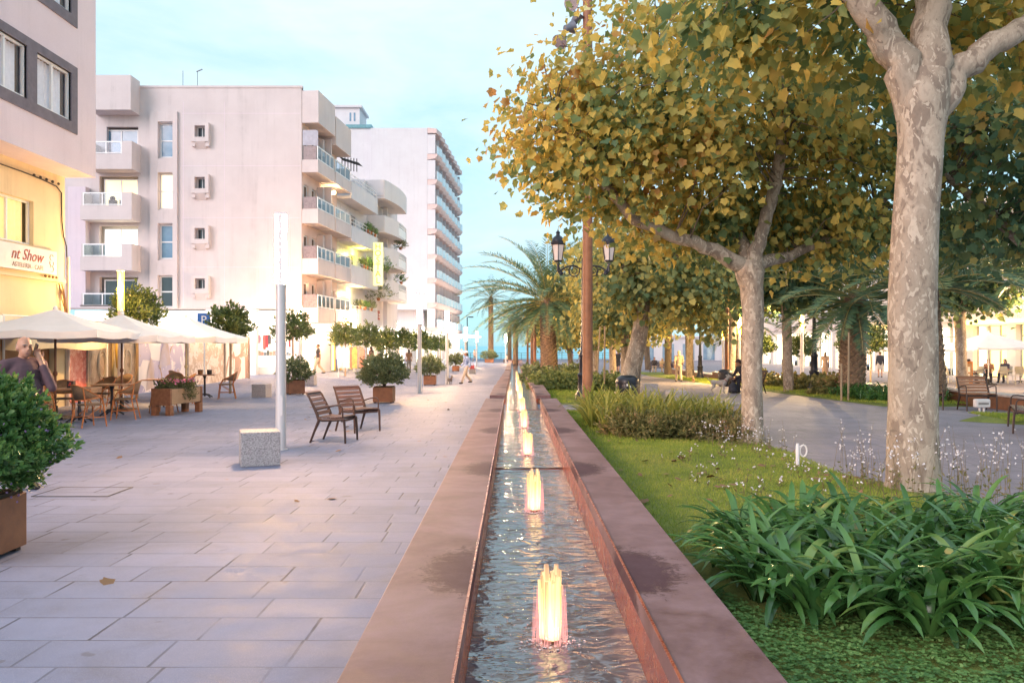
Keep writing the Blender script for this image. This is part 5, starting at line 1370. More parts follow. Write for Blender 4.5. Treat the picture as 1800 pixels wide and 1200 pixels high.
# ------------------------------------------------------------------ lawns and beds
m, nt, b, out = nodes('lawn_ground')
nn = noise(nt, coords(nt, 'Object'), 3, 6, .7); n2 = noise(nt, coords(nt, 'Object'), 55, 4, .7)
r_ = ramp(nt, math_(nt, 'ADD', math_(nt, 'MULTIPLY', nn, .5), math_(nt, 'MULTIPLY', n2, .5)), [(.35, (.11,.14,.03)), (.55, (.22,.26,.05)), (.72, (.33,.31,.08))])
L(nt, r_.outputs[0], b.inputs['Base Color']); b.inputs['Roughness'].default_value = .9; bump(nt, b, n2, 1.0, .03); LAWN = m
GRASS = leafmat('grass_blades', [(.1, (0.156,0.240,0.036)), (.45, (0.288,0.360,0.060)), (.75, (0.432,0.456,0.084)), (1, (0.540,0.456,0.132))], .35, .6, .2, 1.3)
def xr(y): return 4.12 if y > 11 else (4.12+.3*(11-y) if y > 8 else 5.02+.35*(8-y))
def lawn_z(x, y): return zg(x, y)+.075+.035*math.sin(x*1.3+y*.4)+.02*math.sin(y*1.7)
def lawn(name, ys, x0f, x1f, nx=8):
    mb = MB(); vs = []
    for y in ys:
        a, c = x0f(y), x1f(y)
        for i in range(nx+1):
            x = a+(c-a)*i/nx; e = min(1.0, (c-x)/.25, ((x-a)/.12 if a > 1.1 else 1), (y-ys[0])/.15, (ys[-1]-y)/.15)
            vs.append((x, y, zg(x, y)+.004+(lawn_z(x, y)-zg(x, y)-.004)*max(0, e)))
    mb.add(vs, [(j*(nx+1)+i, j*(nx+1)+i+1, (j+1)*(nx+1)+i+1, (j+1)*(nx+1)+i) for j in range(len(ys)-1) for i in range(nx)])
    return mb.build(name, LAWN, kind='structure', smooth=True, fix=False)
lawn('lawn', list(np.linspace(2.2, 20.1, 40)), lambda y: 1.03, lambda y: xr(y), 14)
lawn('lawn', list(np.linspace(23.4, 72, 40)), lambda y: 1.03, lambda y: 4.15)
lawn('lawn', list(np.linspace(22.3, 70, 40)), lambda y: 10.0, lambda y: 12.48)
lawn('lawn', [16.8,16.9,17.0,17.3,17.6,18.0,18.4,18.7,18.8,18.9], lambda y: 9.7+max(0, (17.9-y))*1.2+max(0, y-18.1)*1.6, lambda y: 12.4)
def blades(name, n, seed, x0, x1, y0, y1, h, w, mat=GRASS, mask=None, dens=None):
    rng = np.random.default_rng(seed)
    y = y0+(y1-y0)*rng.random(n)**(dens or 1.0); x = x0+(x1-x0)*rng.random(n)
    if mask is not None:
        k = mask(x, y); x, y = x[k], y[k]
    n = len(x)
    z = np.array([lawn_z(a, c) for a, c in zip(x, y)])-.008
    P = np.stack([x, y, z], 1); hh = h*(.5+rng.random(n)); a = rng.random(n)*6.283; ln = rng.normal(size=(n, 2))*.5
    side = np.stack([np.cos(a), np.sin(a), np.zeros(n)], 1)*(w*(.6+.8*rng.random(n)))[:, None]
    tip = P+np.stack([ln[:, 0]*hh, ln[:, 1]*hh, hh], 1)
    V = np.stack([P-side, P+side, tip], 1).reshape(-1, 3)
    return polys(name, V, 3, mat, None, 'stuff')
g = blades('grass', 60000, 51, 1.05, 4.1, 6.5, 13.2, .035, .0035, GRASS, lambda x, y: x < np.where(y > 11, 4.1, 4.12+.3*(11-y)), 1.0); tag(g, 'short green grass on the near lawn beside the fountain', 'grass')
g = blades('grass', 30000, 52, 1.05, 4.1, 13.2, 20.0, .045, .006); tag(g, 'grass between the strap leaved clump and the cross path', 'grass')
g = blades('grass', 26000, 53, 1.05, 4.1, 23.4, 42, .06, .012); tag(g, 'grass on the lawn beyond the cross path', 'grass')
g = blades('grass', 30000, 54, 10.05, 12.4, 22.4, 55, .06, .012); tag(g, 'grass on the lawn strip across the plaza', 'grass')
g = blades('grass', 9000, 55, 10.4, 12.4, 17.0, 18.9, .05, .008); tag(g, 'small grass patch in front of the right benches', 'grass')

def straps(name, label, cat, plants, nleaf, length, width, mat, seed, e0=(45, 84), bend=(70, 140), seg=9, group=None):
    rng = np.random.default_rng(seed); P0 = np.repeat(np.array(plants), nleaf, 0); n = len(P0)
    a = rng.random(n)*6.283; e = np.radians(rng.uniform(*e0, size=n)); bd = np.radians(rng.uniform(*bend, size=n))
    ln = length*(.6+.55*rng.random(n)); wd = width*(.7+.5*rng.random(n)); tw = rng.normal(size=n)*.5
    P = P0+np.stack([np.cos(a), np.sin(a), np.zeros(n)], 1)*(.05*rng.random(n))[:, None]
    V = np.zeros((n, seg+1, 3, 3)); p = P.copy()
    for i in range(seg+1):
        f = i/seg; ee = e-bd*f**1.35; aa = a+tw*f*.6
        d = np.stack([np.cos(aa)*np.cos(ee), np.sin(aa)*np.cos(ee), np.sin(ee)], 1)
        sd_ = np.stack([-np.sin(aa), np.cos(aa), np.zeros(n)], 1); up = np.cross(d, sd_)
        w = wd*min(1.0, .55+1.6*f)*(1-f**4.5)**.5*.5 if f < 1 else wd*.02
        V[:, i, 0] = p-sd_*w[:, None]; V[:, i, 2] = p+sd_*w[:, None]; V[:, i, 1] = p-up*(w*.42)[:, None]*(-1)
        V[:, i, 1] = p+up*(-.35*w)[:, None]
        p = p+d*(ln/seg)[:, None]
    V[..., 2] = np.maximum(V[..., 2], -.7)
    t = thing(name, label, cat, tuple(np.mean(plants, 0)), 0, group)
    o = grids(V-np.mean(plants, 0), 'leaves', seg+1, mat, t)
    return t
AGA = leafmat('strap_leaves', [(.1, (.035,.10,.030)), (.4, (.062,.165,.045)), (.7, (.11,.24,.06)), (.92, (.20,.30,.08)), (1, (.50,.37,.09))], .28, .26, .7, 2.2)
AGAY = leafmat('lit_strap_leaves', [(.1, (.15,.19,.04)), (.5, (.33,.33,.07)), (1, (.55,.46,.12))], .4, .45, .4, 1.5)  # strap leaves with the yellow of the lamps put into their colour
rr_ = random.Random(9)
def scatter(n, x0, x1, y0, y1, md, f=lambda x, y: True):
    out = []
    for _ in range(n*60):
        x, y = rr_.uniform(x0, x1), rr_.uniform(y0, y1)
        if f(x, y) and all((x-a)**2+(y-c)**2 > md*md for a, c, _ in out): out.append((x, y, lawn_z(x, y)-.01))
        if len(out) >= n: break
    return out
A1 = scatter(64, 1.5, 3.75, 4.45, 6.9, .19, lambda x, y: x > 1.42+.10*(y-4.4) and (x-2.55)**2/1.5+(y-5.6)**2/1.55 < 1)
straps('agapanthus_clump', 'big clump of dark green strap leaves in the bottom right corner', 'plant', A1, 29, .66, .056, AGA, 61)
A2 = scatter(36, 3.7, 5.3, 4.7, 6.9, .2)
straps('agapanthus_clump', 'strap leaved clump cut by the right edge, partly behind the big one', 'plant', A2, 22, .62, .056, AGA, 62)
A3 = scatter(40, 1.45, 3.0, 14.4, 17.4, .25)
straps('strap_leaf_bed', 'yellowish strap leaved plants beside the rusty mast', 'plant', A3, 24, .86, .034, AGAY, 63, (62,88), (35,115))
A4 = scatter(22, 3.0, 3.95, 14.6, 17.0, .25)
straps('strap_leaf_bed', 'yellowish strap leaved plants in front of the granite cubes', 'plant', A4, 24, .80, .034, AGAY, 64, (62,88), (35,115))
A5 = scatter(60, 10.4, 12.3, 23.2, 27.4, .27)
straps('strap_leaf_bed', 'dark strap leaved bed round the wooden stakes on the right lawn strip', 'plant', A5, 17, .66, .045, AGA, 65)
def fluffy(name, label, cat, pts, r, n, per, leaf, mat, seed, shape=SLIM_LEAF):
    rng = np.random.default_rng(seed); c0 = np.mean(pts, 0); out = []
    t = thing(name, label, cat, tuple(c0))
    for p in pts: out.append(bush_leaves(rng, np.array(p)-c0+np.array([0,0,r[2]*.55]), r, n, per, leaf, shape, .25))
    polys('leaves', np.concatenate(out), len(shape), mat, t); return t
FLUF = leafmat('fine_leaves', [(.1, (0.098,0.112,0.042)), (.5, (0.210,0.196,0.070)), (.8, (0.336,0.266,0.112)), (1, (0.420,0.224,0.140))], .35, .6, .3, 2)
HEDGE = leafmat('hedge_leaves', [(.1, (.10,.14,.05)), (.5, (.21,.25,.08)), (1, (.36,.36,.13))], .3, .55, .3, 1.2)
fluffy('feathery_plants', 'feathery reddish perennials in front of the strap leaved bed', 'plant', scatter(26, 1.75, 4.0, 13.75, 14.8, .2), (.26,.22,.26), 80, 7, .09, FLUF, 66)
fluffy('low_hedge', 'low rounded hedge mounds beside the old lantern post', 'hedge', [(x, y, zg(x,y)) for x, y in ((1.5,31),(2.1,32),(2.7,31.4),(3.3,31),(1.4,34),(2.2,35.5),(3.0,34.5),(3.7,33),(1.5,38),(2.6,38.5))], (.75,.7,.42), 260, 6, .12, HEDGE, 67, ROUGH_LEAF)
fluffy('low_hedge', 'dark low hedge at the foot of the stout palm', 'hedge', [(x, y, zg(x,y)) for x, y in ((1.35,44),(2.9,43.5),(3.4,47),(1.3,49),(1.4,54),(1.6,60),(2.6,52))], (.8,.9,.55), 200, 6, .16, BUSH2, 68, ROUGH_LEAF)
fluffy('low_hedge', 'brownish fluffy hedge beside the dark lantern post across the plaza', 'hedge', [(x, y, zg(x,y)) for x, y in ((11.0,28.6),(11.6,29.6),(11.3,31),(11.9,32.5),(11.6,35),(11.4,38))], (.62,.8,.42), 230, 6, .12, FLUF, 69, ROUGH_LEAF)
# tall wispy white flowers on the lawn
STEMM = M('reddish_stem', (.24, .17, .10), .7); PETAL = M('white_petal', (.78, .72, .74), .6, va=.05)
def wisps(label, n, area, seed, hmin, hmax, ns=5, size=.0145):
    rng = np.random.default_rng(seed); r2 = random.Random(seed); mb = MB(); fl = []
    c0 = ((area[0]+area[1])/2, (area[2]+area[3])/2)
    z0 = lawn_z(*c0)
    t = thing('wildflowers', label, 'flowers', (c0[0], c0[1], z0), 0)
    lv = []
    for k in range(n):
        x, y = r2.uniform(*area[:2]), r2.uniform(*area[2:]); z = lawn_z(x, y)-.01
        h = r2.uniform(hmin, hmax); a = r2.uniform(0, 6.28); l_ = r2.uniform(.05, .35)*h
        p = [(x-c0[0], y-c0[1], z-z0), (x-c0[0]+l_*.4*math.cos(a), y-c0[1]+l_*.4*math.sin(a), z-z0+h*.6), (x-c0[0]+l_*math.cos(a), y-c0[1]+l_*math.sin(a), z-z0+h)]
        mb.tube(p, [.0028,.002,.0011], 3, False)
        for i in range(ns):
            f = r2.uniform(.55, 1.0); q = Vector(p[1]).lerp(Vector(p[2]), (f-.5)*2)+Vector((r2.gauss(0,.02), r2.gauss(0,.02), 0))
            if r2.random() < .62: fl.append(tuple(q))
        for i in range(4):
            f = r2.uniform(.1, .7); lv.append(tuple(Vector(p[0]).lerp(Vector(p[1]), f)))
    mb.build('stems', STEMM, t, fix=False, kind='stuff')
    P = np.repeat(np.array(fl), 4, 0); m_ = len(P)
    polys('petals', leaf_polys(P, unit(rng.normal(size=(m_, 3))+np.array([0,-.3,.2])), rdir(rng, m_), np.full(m_, size)*(.7+.6*rng.random(m_)), ROUGH_LEAF, .1), 6, PETAL, t, 'stuff')
    P = np.array(lv); m_ = len(P)
    polys('leaves', leaf_polys(P, unit(rng.normal(size=(m_, 3))+np.array([0,0,.5])), rdir(rng, m_), np.full(m_, .06), SLIM_LEAF, .1), 4, FLUF, t)
    return t
wisps('tall wispy white flowers round the foot of the big plane trunk', 95, (3.5, 5.3, 7.6, 9.6), 71, .35, .75)
wisps('wispy white flowers along the right edge of the photo', 50, (5.0, 6.6, 7.2, 8.8), 72, .4, .75)
wisps('low white flowers scattered over the near lawn', 75, (1.9, 4.0, 8.0, 12.2), 73, .05, .22, 3, .016)
wisps('white flowers growing against the second plane tree', 60, (3.0, 4.1, 11.8, 13.6), 74, .15, .5, 4)
# clover in the near corner
CLOV = leafmat('clover_leaves', [(.1, (.07,.16,.05)), (.5, (.14,.27,.075)), (1, (.26,.38,.12))], .3, .5, .35, 3)
rng = np.random.default_rng(81); n = 26000
x = 1.06+3.4*rng.random(n); y = 3.4+4.9*rng.random(n)**1.3
k = (y < 4.75) | (x < 1.25+.25*(5.6-y)); x, y = x[k], y[k]; n = len(x)
z = np.array([lawn_z(a, c) for a, c in zip(x, y)])
P = np.repeat(np.stack([x, y, z+.012+.035*rng.random(n)], 1), 3, 0)
a = np.repeat(rng.random(n)*6.283, 3)+np.tile(np.array([0, 2.09, 4.19]), n)
T = np.stack([np.cos(a), np.sin(a), .15*np.ones(3*n)], 1)
o = polys('clover', leaf_polys(P, T, np.tile(np.array([[0,0,1.]]), (3*n, 1))+rng.normal(size=(3*n,3))*.25, np.full(3*n, .017)*(.6+.8*rng.random(3*n)), np.array([(0,0),(.5,.45),(.45,1),(0,.86),(-.45,1),(-.5,.45)]), .1), 6, CLOV, None, 'stuff')
tag(o, 'clover carpet covering the soil in the bottom right corner', 'ground cover')
# dry fallen leaves
rng = np.random.default_rng(83); n = 116
x = np.concatenate([1.2+3.0*rng.random(80), -6+6*rng.random(36)]); y = np.concatenate([6.5+9*rng.random(80), 5+22*rng.random(36)])
z = np.array([(lawn_z(a, c)+.03 if a > 1.05 else zg(a, c)+.006) for a, c in zip(x, y)]); kk = ~((x > -.7) & (x < 1.06)); x, y, z = x[kk], y[kk], z[kk]; n = len(x)
a = rng.random(n)*6.283
o = polys('fallen_leaves', leaf_polys(np.stack([x,y,z],1), np.stack([np.cos(a),np.sin(a),.1*np.ones(n)],1), np.tile(np.array([[0,0,1.]]),(n,1))+rng.normal(size=(n,3))*.3, np.full(n,.085)*(.6+.6*rng.random(n)), PLANE_LEAF, .1), 12, M('dry_leaf', (.26,.14,.07), .8), None, 'stuff')
tag(o, 'dry fallen leaves scattered on the lawn and paving', 'leaves')
# ================================================================== lamps and masts
STEEL = M('brushed_steel', (.74, .68, .68), .38, .25, vs=2, va=.05, stretch=(6,6,.4))
TUBEL = glow('lamp_tube', (1.0, .58, .30), TUBE_L)
TUBEY = glow('lamp_tube_yellow', (1.0, .64, .045), 5.0)
def twin_lamp(label, x, y, power, z=None, h=3.74, col=WARM, tube=None, group='tall twin tube lamp posts'):
    z = zg(x, y) if z is None else z
    t = thing('street_lamp', label, 'street lamp', (x, y, z), 0, group)
    mb = MB(); mb.lathe([(.11,0),(.11,.012),(.082,.014),(.080,h*.69),(.084,h*.69),(.084,h*.70),(.03,h*.702)], 20); mb.build('pole', STEEL, t, True)
    mb = MB(); mb.box(-.024,-.04,h*.70,.024,.04,h-.02); mb.box(-.095,-.055,h-.02,.095,.055,h+.005); mb.build('spine', STEEL, t, bevel=.004)
    for s_ in (-1, 1):
        mb = MB(); mb.lathe([(.020,h*.705),(.030,h*.72),(.024,h*.78),(.020,h*.9),(.027,h-.03),(.016,h-.022)], 12, (s_*.066,0,0)); mb.build('lamp_tube', tube or TUBEL, t, True)
    if tube is TUBEY or power > 600: [point('lamp_light', (0, q*.085, h*.86), power*LAMP_K*.5, col, .02, t) for q in (-1, 1)]
    mb = MB(); mb.box(.01,-.084,.55,.05,-.078,.85); mb.build('access_door', STEEL, t)
    return t
twin_lamp('tall twin tube lamp post nearest the viewer, beside the granite cube', -3.69, 13.07, 420)
twin_lamp('tall twin tube lamp post between the two round shrub planters', -3.56, 31.2, 380)
twin_lamp('tall twin tube lamp post just left of the woman with the hat', -3.40, 42.0, 320)
twin_lamp('distant twin tube lamp post above the head of the woman with the hat', -3.9, 67, 320)
twin_lamp('far twin tube lamp post left of the tall palm', -3.95, 88, 250)
twin_lamp('farthest twin tube lamp post beside the tall palm', -1.0, 104, 150)
twin_lamp('blazing yellow lamp post behind the umbrellas at the cafe corner', -11.05, 23.2, 190, 0, 3.76, (1, .56, .18), TUBEY)
twin_lamp('lamp post with its glowing top above the round street tree, at the pink block corner', -10.95, 42.2, 420, 0, 3.76, (1, .68, .30))
twin_lamp('glowing lamp post before the hostel, over the two small trees', -10.05, 52, 380, 0, 3.8, (1, .66, .26))
twin_lamp('glowing lamp post among the yellow street trees', -9.9, 71, 420, -.2, 3.8, (1, .66, .26))
twin_lamp('bright distant lamp post before the hotel canopy', -9.2, 84, 420, -.3, 3.8)
twin_lamp('slim white lamp post on the right, behind the big trunk', 16.4, 38.5, 300, -.25, 3.9, WARM, TUBEY, 'lamp posts along the arcade')
twin_lamp('lamp post shining right beside the slim grey trunk', 13.7, 39.2, 700, -.25, 3.6, WARM, TUBEY, 'lamp posts along the arcade')
twin_lamp('lamp post glowing just left of the pollarded trunk', 11.9, 43.5, 700, -.3, 3.6, (1,.64,.24), TUBEY, 'lamp posts along the arcade')
twin_lamp('small distant lamp post among the golden trees', 14.6, 57.5, 700, -.5, 3.6, (1,.6,.2), TUBEY, 'lamp posts along the arcade')
twin_lamp('lamp post at the far right behind the palm crown', 21.0, 33.0, 220, -.2, 3.9, WARM, TUBEY, 'lamp posts along the arcade')

mst = thing('floodlight_mast', 'tall round rusty steel mast with floodlights at its top, rising through the plane leaves', 'mast', (1.90, 21.2, 0))
mb = MB(); mb.lathe([(.135,-.02),(.13,2),(.125,8),(.12,11.5)], 20); mb.build('pole', corten('mast_rust', None, (.16,.06,.03), (.34,.145,.07), .55), mst, True)
mb = MB(); mb.lathe([(.26,0.0),(.26,.015),(.15,.016)], 20); mb.build('base_plate', RUST, mst)
DISH = M('floodlight_reflector', (.72, .58, .56), .22, .8); DBODY = M('floodlight_body', (.22, .22, .27), .45, .5)
for k, (dx, dz, ax, r0) in enumerate(((-.42, 10.43, (-.5,-.8,-.25), .21), (-.22, 10.15, (.5,-.3,.75), .17), (-.38, 9.80, (.75,.4,.3), .17), (-.72, 9.42, (-.45,-.5,-.75), .21))):
    zax = Vector(ax).normalized(); q = zax.to_track_quat('Z', 'Y').to_matrix().to_4x4(); q.translation = Vector((dx, -.05, dz))
    def lathe_at(prof, name, mat, par):
        mb = MB(); mb.lathe(prof, 18); mb.v[:] = [tuple(q @ Vector(p)) for p in mb.v]; return mb.build(name, mat, par, True)
    o = lathe_at([(.03,-.26),(.09,-.25),(.11,-.12),(r0*.7,-.10),(r0,.0),(r0-.006,.0)], 'floodlight', DBODY, mst)
    l_ = lathe_at([(r0-.01,.002),(r0*.8,-.012),(.01,-.02)], 'reflector', DISH, o)
    mb = MB(); mb.tube([(0,0,dz-.02),(dx*.5,-.02,dz-.12),(dx,-.05,dz-.1)], .012, 6); mb.build('bracket', DKMET, mst)

BLK = M('black_iron', (.028, .028, .04), .38, .3, vs=8, spec=.6)
OPAL = M('opal_glass', (.80, .70, .68), .35, va=.03)
def lantern_post(label, x, y, z=None, heads=True, h=4.2):
    z = zg(x, y) if z is None else z
    t = thing('lantern_post', label, 'street lamp', (x, y, z), 0, 'old black lantern posts')
    mb = MB()
    mb.lathe([(.29,0),(.29,.06),(.25,.09),(.24,.26),(.20,.30),(.17,.36),(.155,.75),(.175,.78),(.175,.84),(.13,.88),(.115,1.35),(.135,1.38),(.135,1.44),(.085,1.5),(.07,2.2),(.06,3.2),(.052,h+.05)], 16)
    mb.build('post', BLK, t, True)
    if not heads:
        mb = MB(); mb.ell((0,0,h+.3), (.19,.19,.24), 12, 8); mb.build('lamp_globe', OPAL, t, True); return t
    for s_ in (-1, 1):
        arm = MB()
        def curve(f, n=18, r=.019):
            arm.tube([(s_*f(i/n)[0], 0, f(i/n)[1]) for i in range(n+1)], r, 6)
        curve(lambda u: (.05+.70*u, h-.28+.16*math.sin(u*3.14)-.16*u+.06*u*u), 14, .024)
        curve(lambda u: (.27+.16*math.cos(u*6.28+.3), h-.33+.16*math.sin(u*6.28+.3)), 20, .016)
        curve(lambda u: (.27+.08*math.cos(u*6.28), h-.33+.08*math.sin(u*6.28)), 14, .012)
        curve(lambda u: (.05+.16*u, h+.02+.10*math.cos(u*4.7)), 10, .014)
        curve(lambda u: (.48+.09*math.cos(u*5+1), h-.38+.09*math.sin(u*5+1)), 12, .013)
        curve(lambda u: (.62+.12*u, h-.36+.06*u*u*3), 8, .03)
        arm.ell((s_*.66,0,h-.40), (.07,.05,.06), 8, 6); arm.tube([(s_*.75,0,h-.34),(s_*.75,0,h-.08)], [.035,.025], 8)
        for dx in (-.07, .07): arm.tube([(s_*.75,0,h-.22),(s_*.75+dx,0,h-.05)], .012, 5)
        arm.build('arm', BLK, t, True)
        hx = s_*.75
        hd = MB(); hd.lathe([(.13,h-.06),(.14,h-.02),(.03,h-.018)], 6, (hx,0,0), rot=.52)
        for k in range(6):
            a = k*1.047+.52; hd.bar((hx+.135*math.cos(a),.135*math.sin(a),h-.02),(hx+.205*math.cos(a),.205*math.sin(a),h+.44),.018,.018)
        hd.lathe([(.225,h+.44),(.245,h+.46),(.245,h+.52),(.21,h+.54)], 6, (hx,0,0), rot=.52)
        ho = hd.build('lantern', BLK, t)
        mb = MB(); mb.lathe([(.205,h+.54),(.19,h+.60),(.12,h+.68),(.06,h+.72),(.05,h+.78),(.075,h+.80),(.02,h+.86),(.005,h+.92)], 14, (hx,0,0)); mb.build('lantern_cap', BLK, ho, True)
        mb = MB(); mb.lathe([(.118,h-.015),(.19,h+.435)], 6, (hx,0,0), rot=.52); mb.build('opal_pane', OPAL, ho)
    return t
lantern_post('old black lantern post with two opal lanterns, half hidden behind the rusty mast', 2.06, 24.4, zg(2,24.4), True, 4.22)
lantern_post('dark lantern post standing in the fluffy hedge across the plaza', 11.0, 30.2, zg(11,30.2), False, 4.6)
lantern_post('distant dark lantern post beside the walking blonde woman', 11.3, 50.0, zg(11,50), False, 4.6)
for lab, x, y in (('slim rusty pole in front of the stout palm', 1.30, 51.0), ('distant slim rusty pole on the fountain lawn', 1.40, 64.0), ('far slim rusty pole left of the stout palm', 1.35, 80.0), ('thin rusty pole standing beside the dark lantern post across the plaza', 10.2, 39.5)):
    t = thing('rusty_pole', lab, 'pole', (x, y, zg(x, y)), 0, 'slim rusty poles')
    mb = MB(); mb.lathe([(.10,-.02),(.10,4.2),(.02,4.23)], 12); mb.build('pole', RUST, t, True)
    mb = MB(); mb.lathe([(.17,0),(.17,.03),(.10,.032)], 12); mb.build('base_plate', RUST, t)
t = thing('harbour_lamp', 'thin dark street lamp with a flat head, far away by the sea', 'street lamp', (-7.1, 126, -.6))
mb = MB(); mb.tube([(0,0,0),(0,0,6.6)], .07, 8); mb.build('pole', BLK, t)
mb = MB(); mb.box(.15,-.2,6.5,.95,.2,6.66); mb.build('lamp_head', BLK, t, bevel=.03)
# sea railing
t = thing('sea_railing', 'dark thin railing along the far sea edge of the promenade', 'railing', (0, 130, zg(0,130)))
mb = MB()
for k in range(46): mb.box(-34+1.6*k-.03,-.03,0,-34+1.6*k+.03,.03,1.05)
mb.build('posts', DKMET, t)
mb = MB()
for z in (.35, .7, 1.05): mb.box(-34,-.025,z,38,.025,z+.04)
mb.build('rails', DKMET, t)

# ================================================================== granite cubes
m, nt, b, out = nodes('flamed_granite')
v = coords(nt, 'Object'); f1 = noise(nt, v, 55, 3, .75); f2 = noise(nt, v, 120, 2, .6)
r_ = ramp(nt, math_(nt, 'ADD', math_(nt, 'MULTIPLY', f1, .6), math_(nt, 'MULTIPLY', f2, .4)), [(.36, (.13,.11,.12)), (.50, (.34,.31,.32)), (.62, (.52,.49,.49))])
L(nt, r_.outputs[0], b.inputs['Base Color']); b.inputs['Roughness'].default_value = .75; bump(nt, b, f1, .5, .006); GRAN = m
mb = MB(); mb.box(-.25,-.25,0,.25,.25,.45)
def cube(label, x, y, s_=1.0, rz=0.0, sx=1.0):
    me = mb.mesh('granite_cube'); o = link('granite_cube', me, GRAN, None, False, .012)
    o.location = (x, y, zg(x, y)); o.rotation_euler = (0,0,rz); o.scale = (s_*sx, s_, s_)
    tag(o, label, 'stone block', 'granite cube seats')
cube('large grey granite cube beside the nearest lamp post', -3.545, 11.5, 1.04, R(21))
cube('granite cube in front of the terrace screens, left of the nearest lamp post', -8.25, 27.0, .96, -.12)
cube('granite cube half hidden behind the orange lit planter', -8.95, 36.2, 1.0, 0)
cube('granite cube right of the woman with the hat, far down the promenade', -3.3, 66, 1.0)
cube('pale granite cube just behind the strap leaved bed', 4.28, 21.6, 1.02, .05)
cube('brownish granite cube left of the pollarded trunk', 4.55, 17.6, .95, .08)
cube('granite cube right of the black litter bin', 4.62, 28.0, 1.0)
cube('granite cube left of the leaning white trunk', 4.25, 36.0, 1.1)

# ================================================================== bin, tap, small posts
t = thing('litter_bin', 'round black litter bin with a domed top behind the yellowish plants', 'bin', (3.38, 24.6, zg(3.4,24.6)))
mb = MB(); mb.lathe([(.26,0),(.30,.05),(.32,.40),(.335,.55),(.33,.56)], 24); mb.build('body', BLK, t, True)
mb = MB(); mb.lathe([(.345,.56),(.35,.62),(.32,.71),(.22,.79),(.12,.805),(.10,.79),(.01,.785)], 24); mb.build('lid', BLK, t, True)
mb = MB(); mb.ell((.0,-.20,.755), (.13,.07,.03), 12, 6); mb.build('opening', M('bin_hole', (.01,.01,.01), .9), t)
mb = MB(); mb.box(-.06,-.342,.50,-.02,-.328,.56); mb.box(.02,-.345,.45,.07,-.328,.51); mb.build('sticker', WMETAL, t)
for lab, x, y in (('dark litter bin beside the thin rusty pole across the plaza', 9.9, 38.6),):
    r0 = t
    clone(r0, (x, y, zg(x, y)), 0, lab)
WPVC = M('white_pvc', (.76, .70, .70), .45, va=.05)
t = thing('garden_tap', 'short white garden tap post with a ring handle beside the lawn', 'tap', (3.70, 10.75, .03))
mb = MB(); mb.tube([(0,0,-.05),(.0,0,.30),(.0,0,.345)], [.026,.026,.018], 10); mb.build('post', WPVC, t, True)
mb = MB(); mb.tube([(.075+.045*math.cos(k*.52), 0, .25+.075*math.sin(k*.52)) for k in range(13)], .011, 6); mb.tube([(.0,0,.29),(.05,0,.31)], .012, 6); mb.build('ring_handle', WPVC, t, True)
t = thing('meter_box', 'small white box on a short post in front of the right-hand benches', 'box', (10.95, 19.3, 0))
mb = MB(); mb.tube([(-.05,0,0),(-.05,0,.2)], .025, 8); mb.tube([(.05,0,0),(.05,0,.2)], .025, 8); mb.build('post', WPVC, t, True)
mb = MB(); mb.box(-.17,-.08,.2,.17,.08,.40); mb.build('box', WPVC, t, bevel=.03)
mb = MB(); mb.box(-.12,-.086,.27,.12,-.081,.32); mb.build('vent', M('grey_slot', (.30,.27,.26), .6), t)
for lab, x, y, h, ln in (('short wooden stake in the strap leaved bed before the criss cross palm', 10.05, 25.3, 1.15, 0), ('tall wooden stake in the strap leaved bed before the criss cross palm', 10.22, 25.2, 2.1, .02), ('pale wooden stake left of the leaning white trunk', 3.35, 30.5, 2.5, .02), ('tilted pale wooden stake behind the black bin', 3.35, 33.5, 2.6, .16)):
    o = MB(); o.tube([(0,0,-.05),(ln*.5,0,h*.5),(ln,0,h)], [.035,.032,.03], 8)
    o = o.build('wooden_stake', STAKE, None, True); o.location = (x, y, zg(x, y)); tag(o, lab, 'stake', 'wooden tree stakes')
# corten planter wall across the plaza
t = thing('planter_wall', 'long low dark brown wall with a pale coping behind the right lawn strip', 'wall', (12.7, 40, -.2))
mb = MB(); mw = MB()
ys2 = [19.6, 27, 34, 42, 52, 66]
for y0, y1 in zip(ys2, ys2[1:]):
    z = zg(13, (y0+y1)/2)
    mw.box(12.52, y0+.01, z-.4, 12.9, y1, z+.36); mb.box(12.46, y0, z+.362, 13.0, y1-.01, z+.42)
wb(mw, 'wall', RUST, t); wb(mb, 'coping', M('pale_coping', (.60, .50, .47), .5), t, bevel=.008)

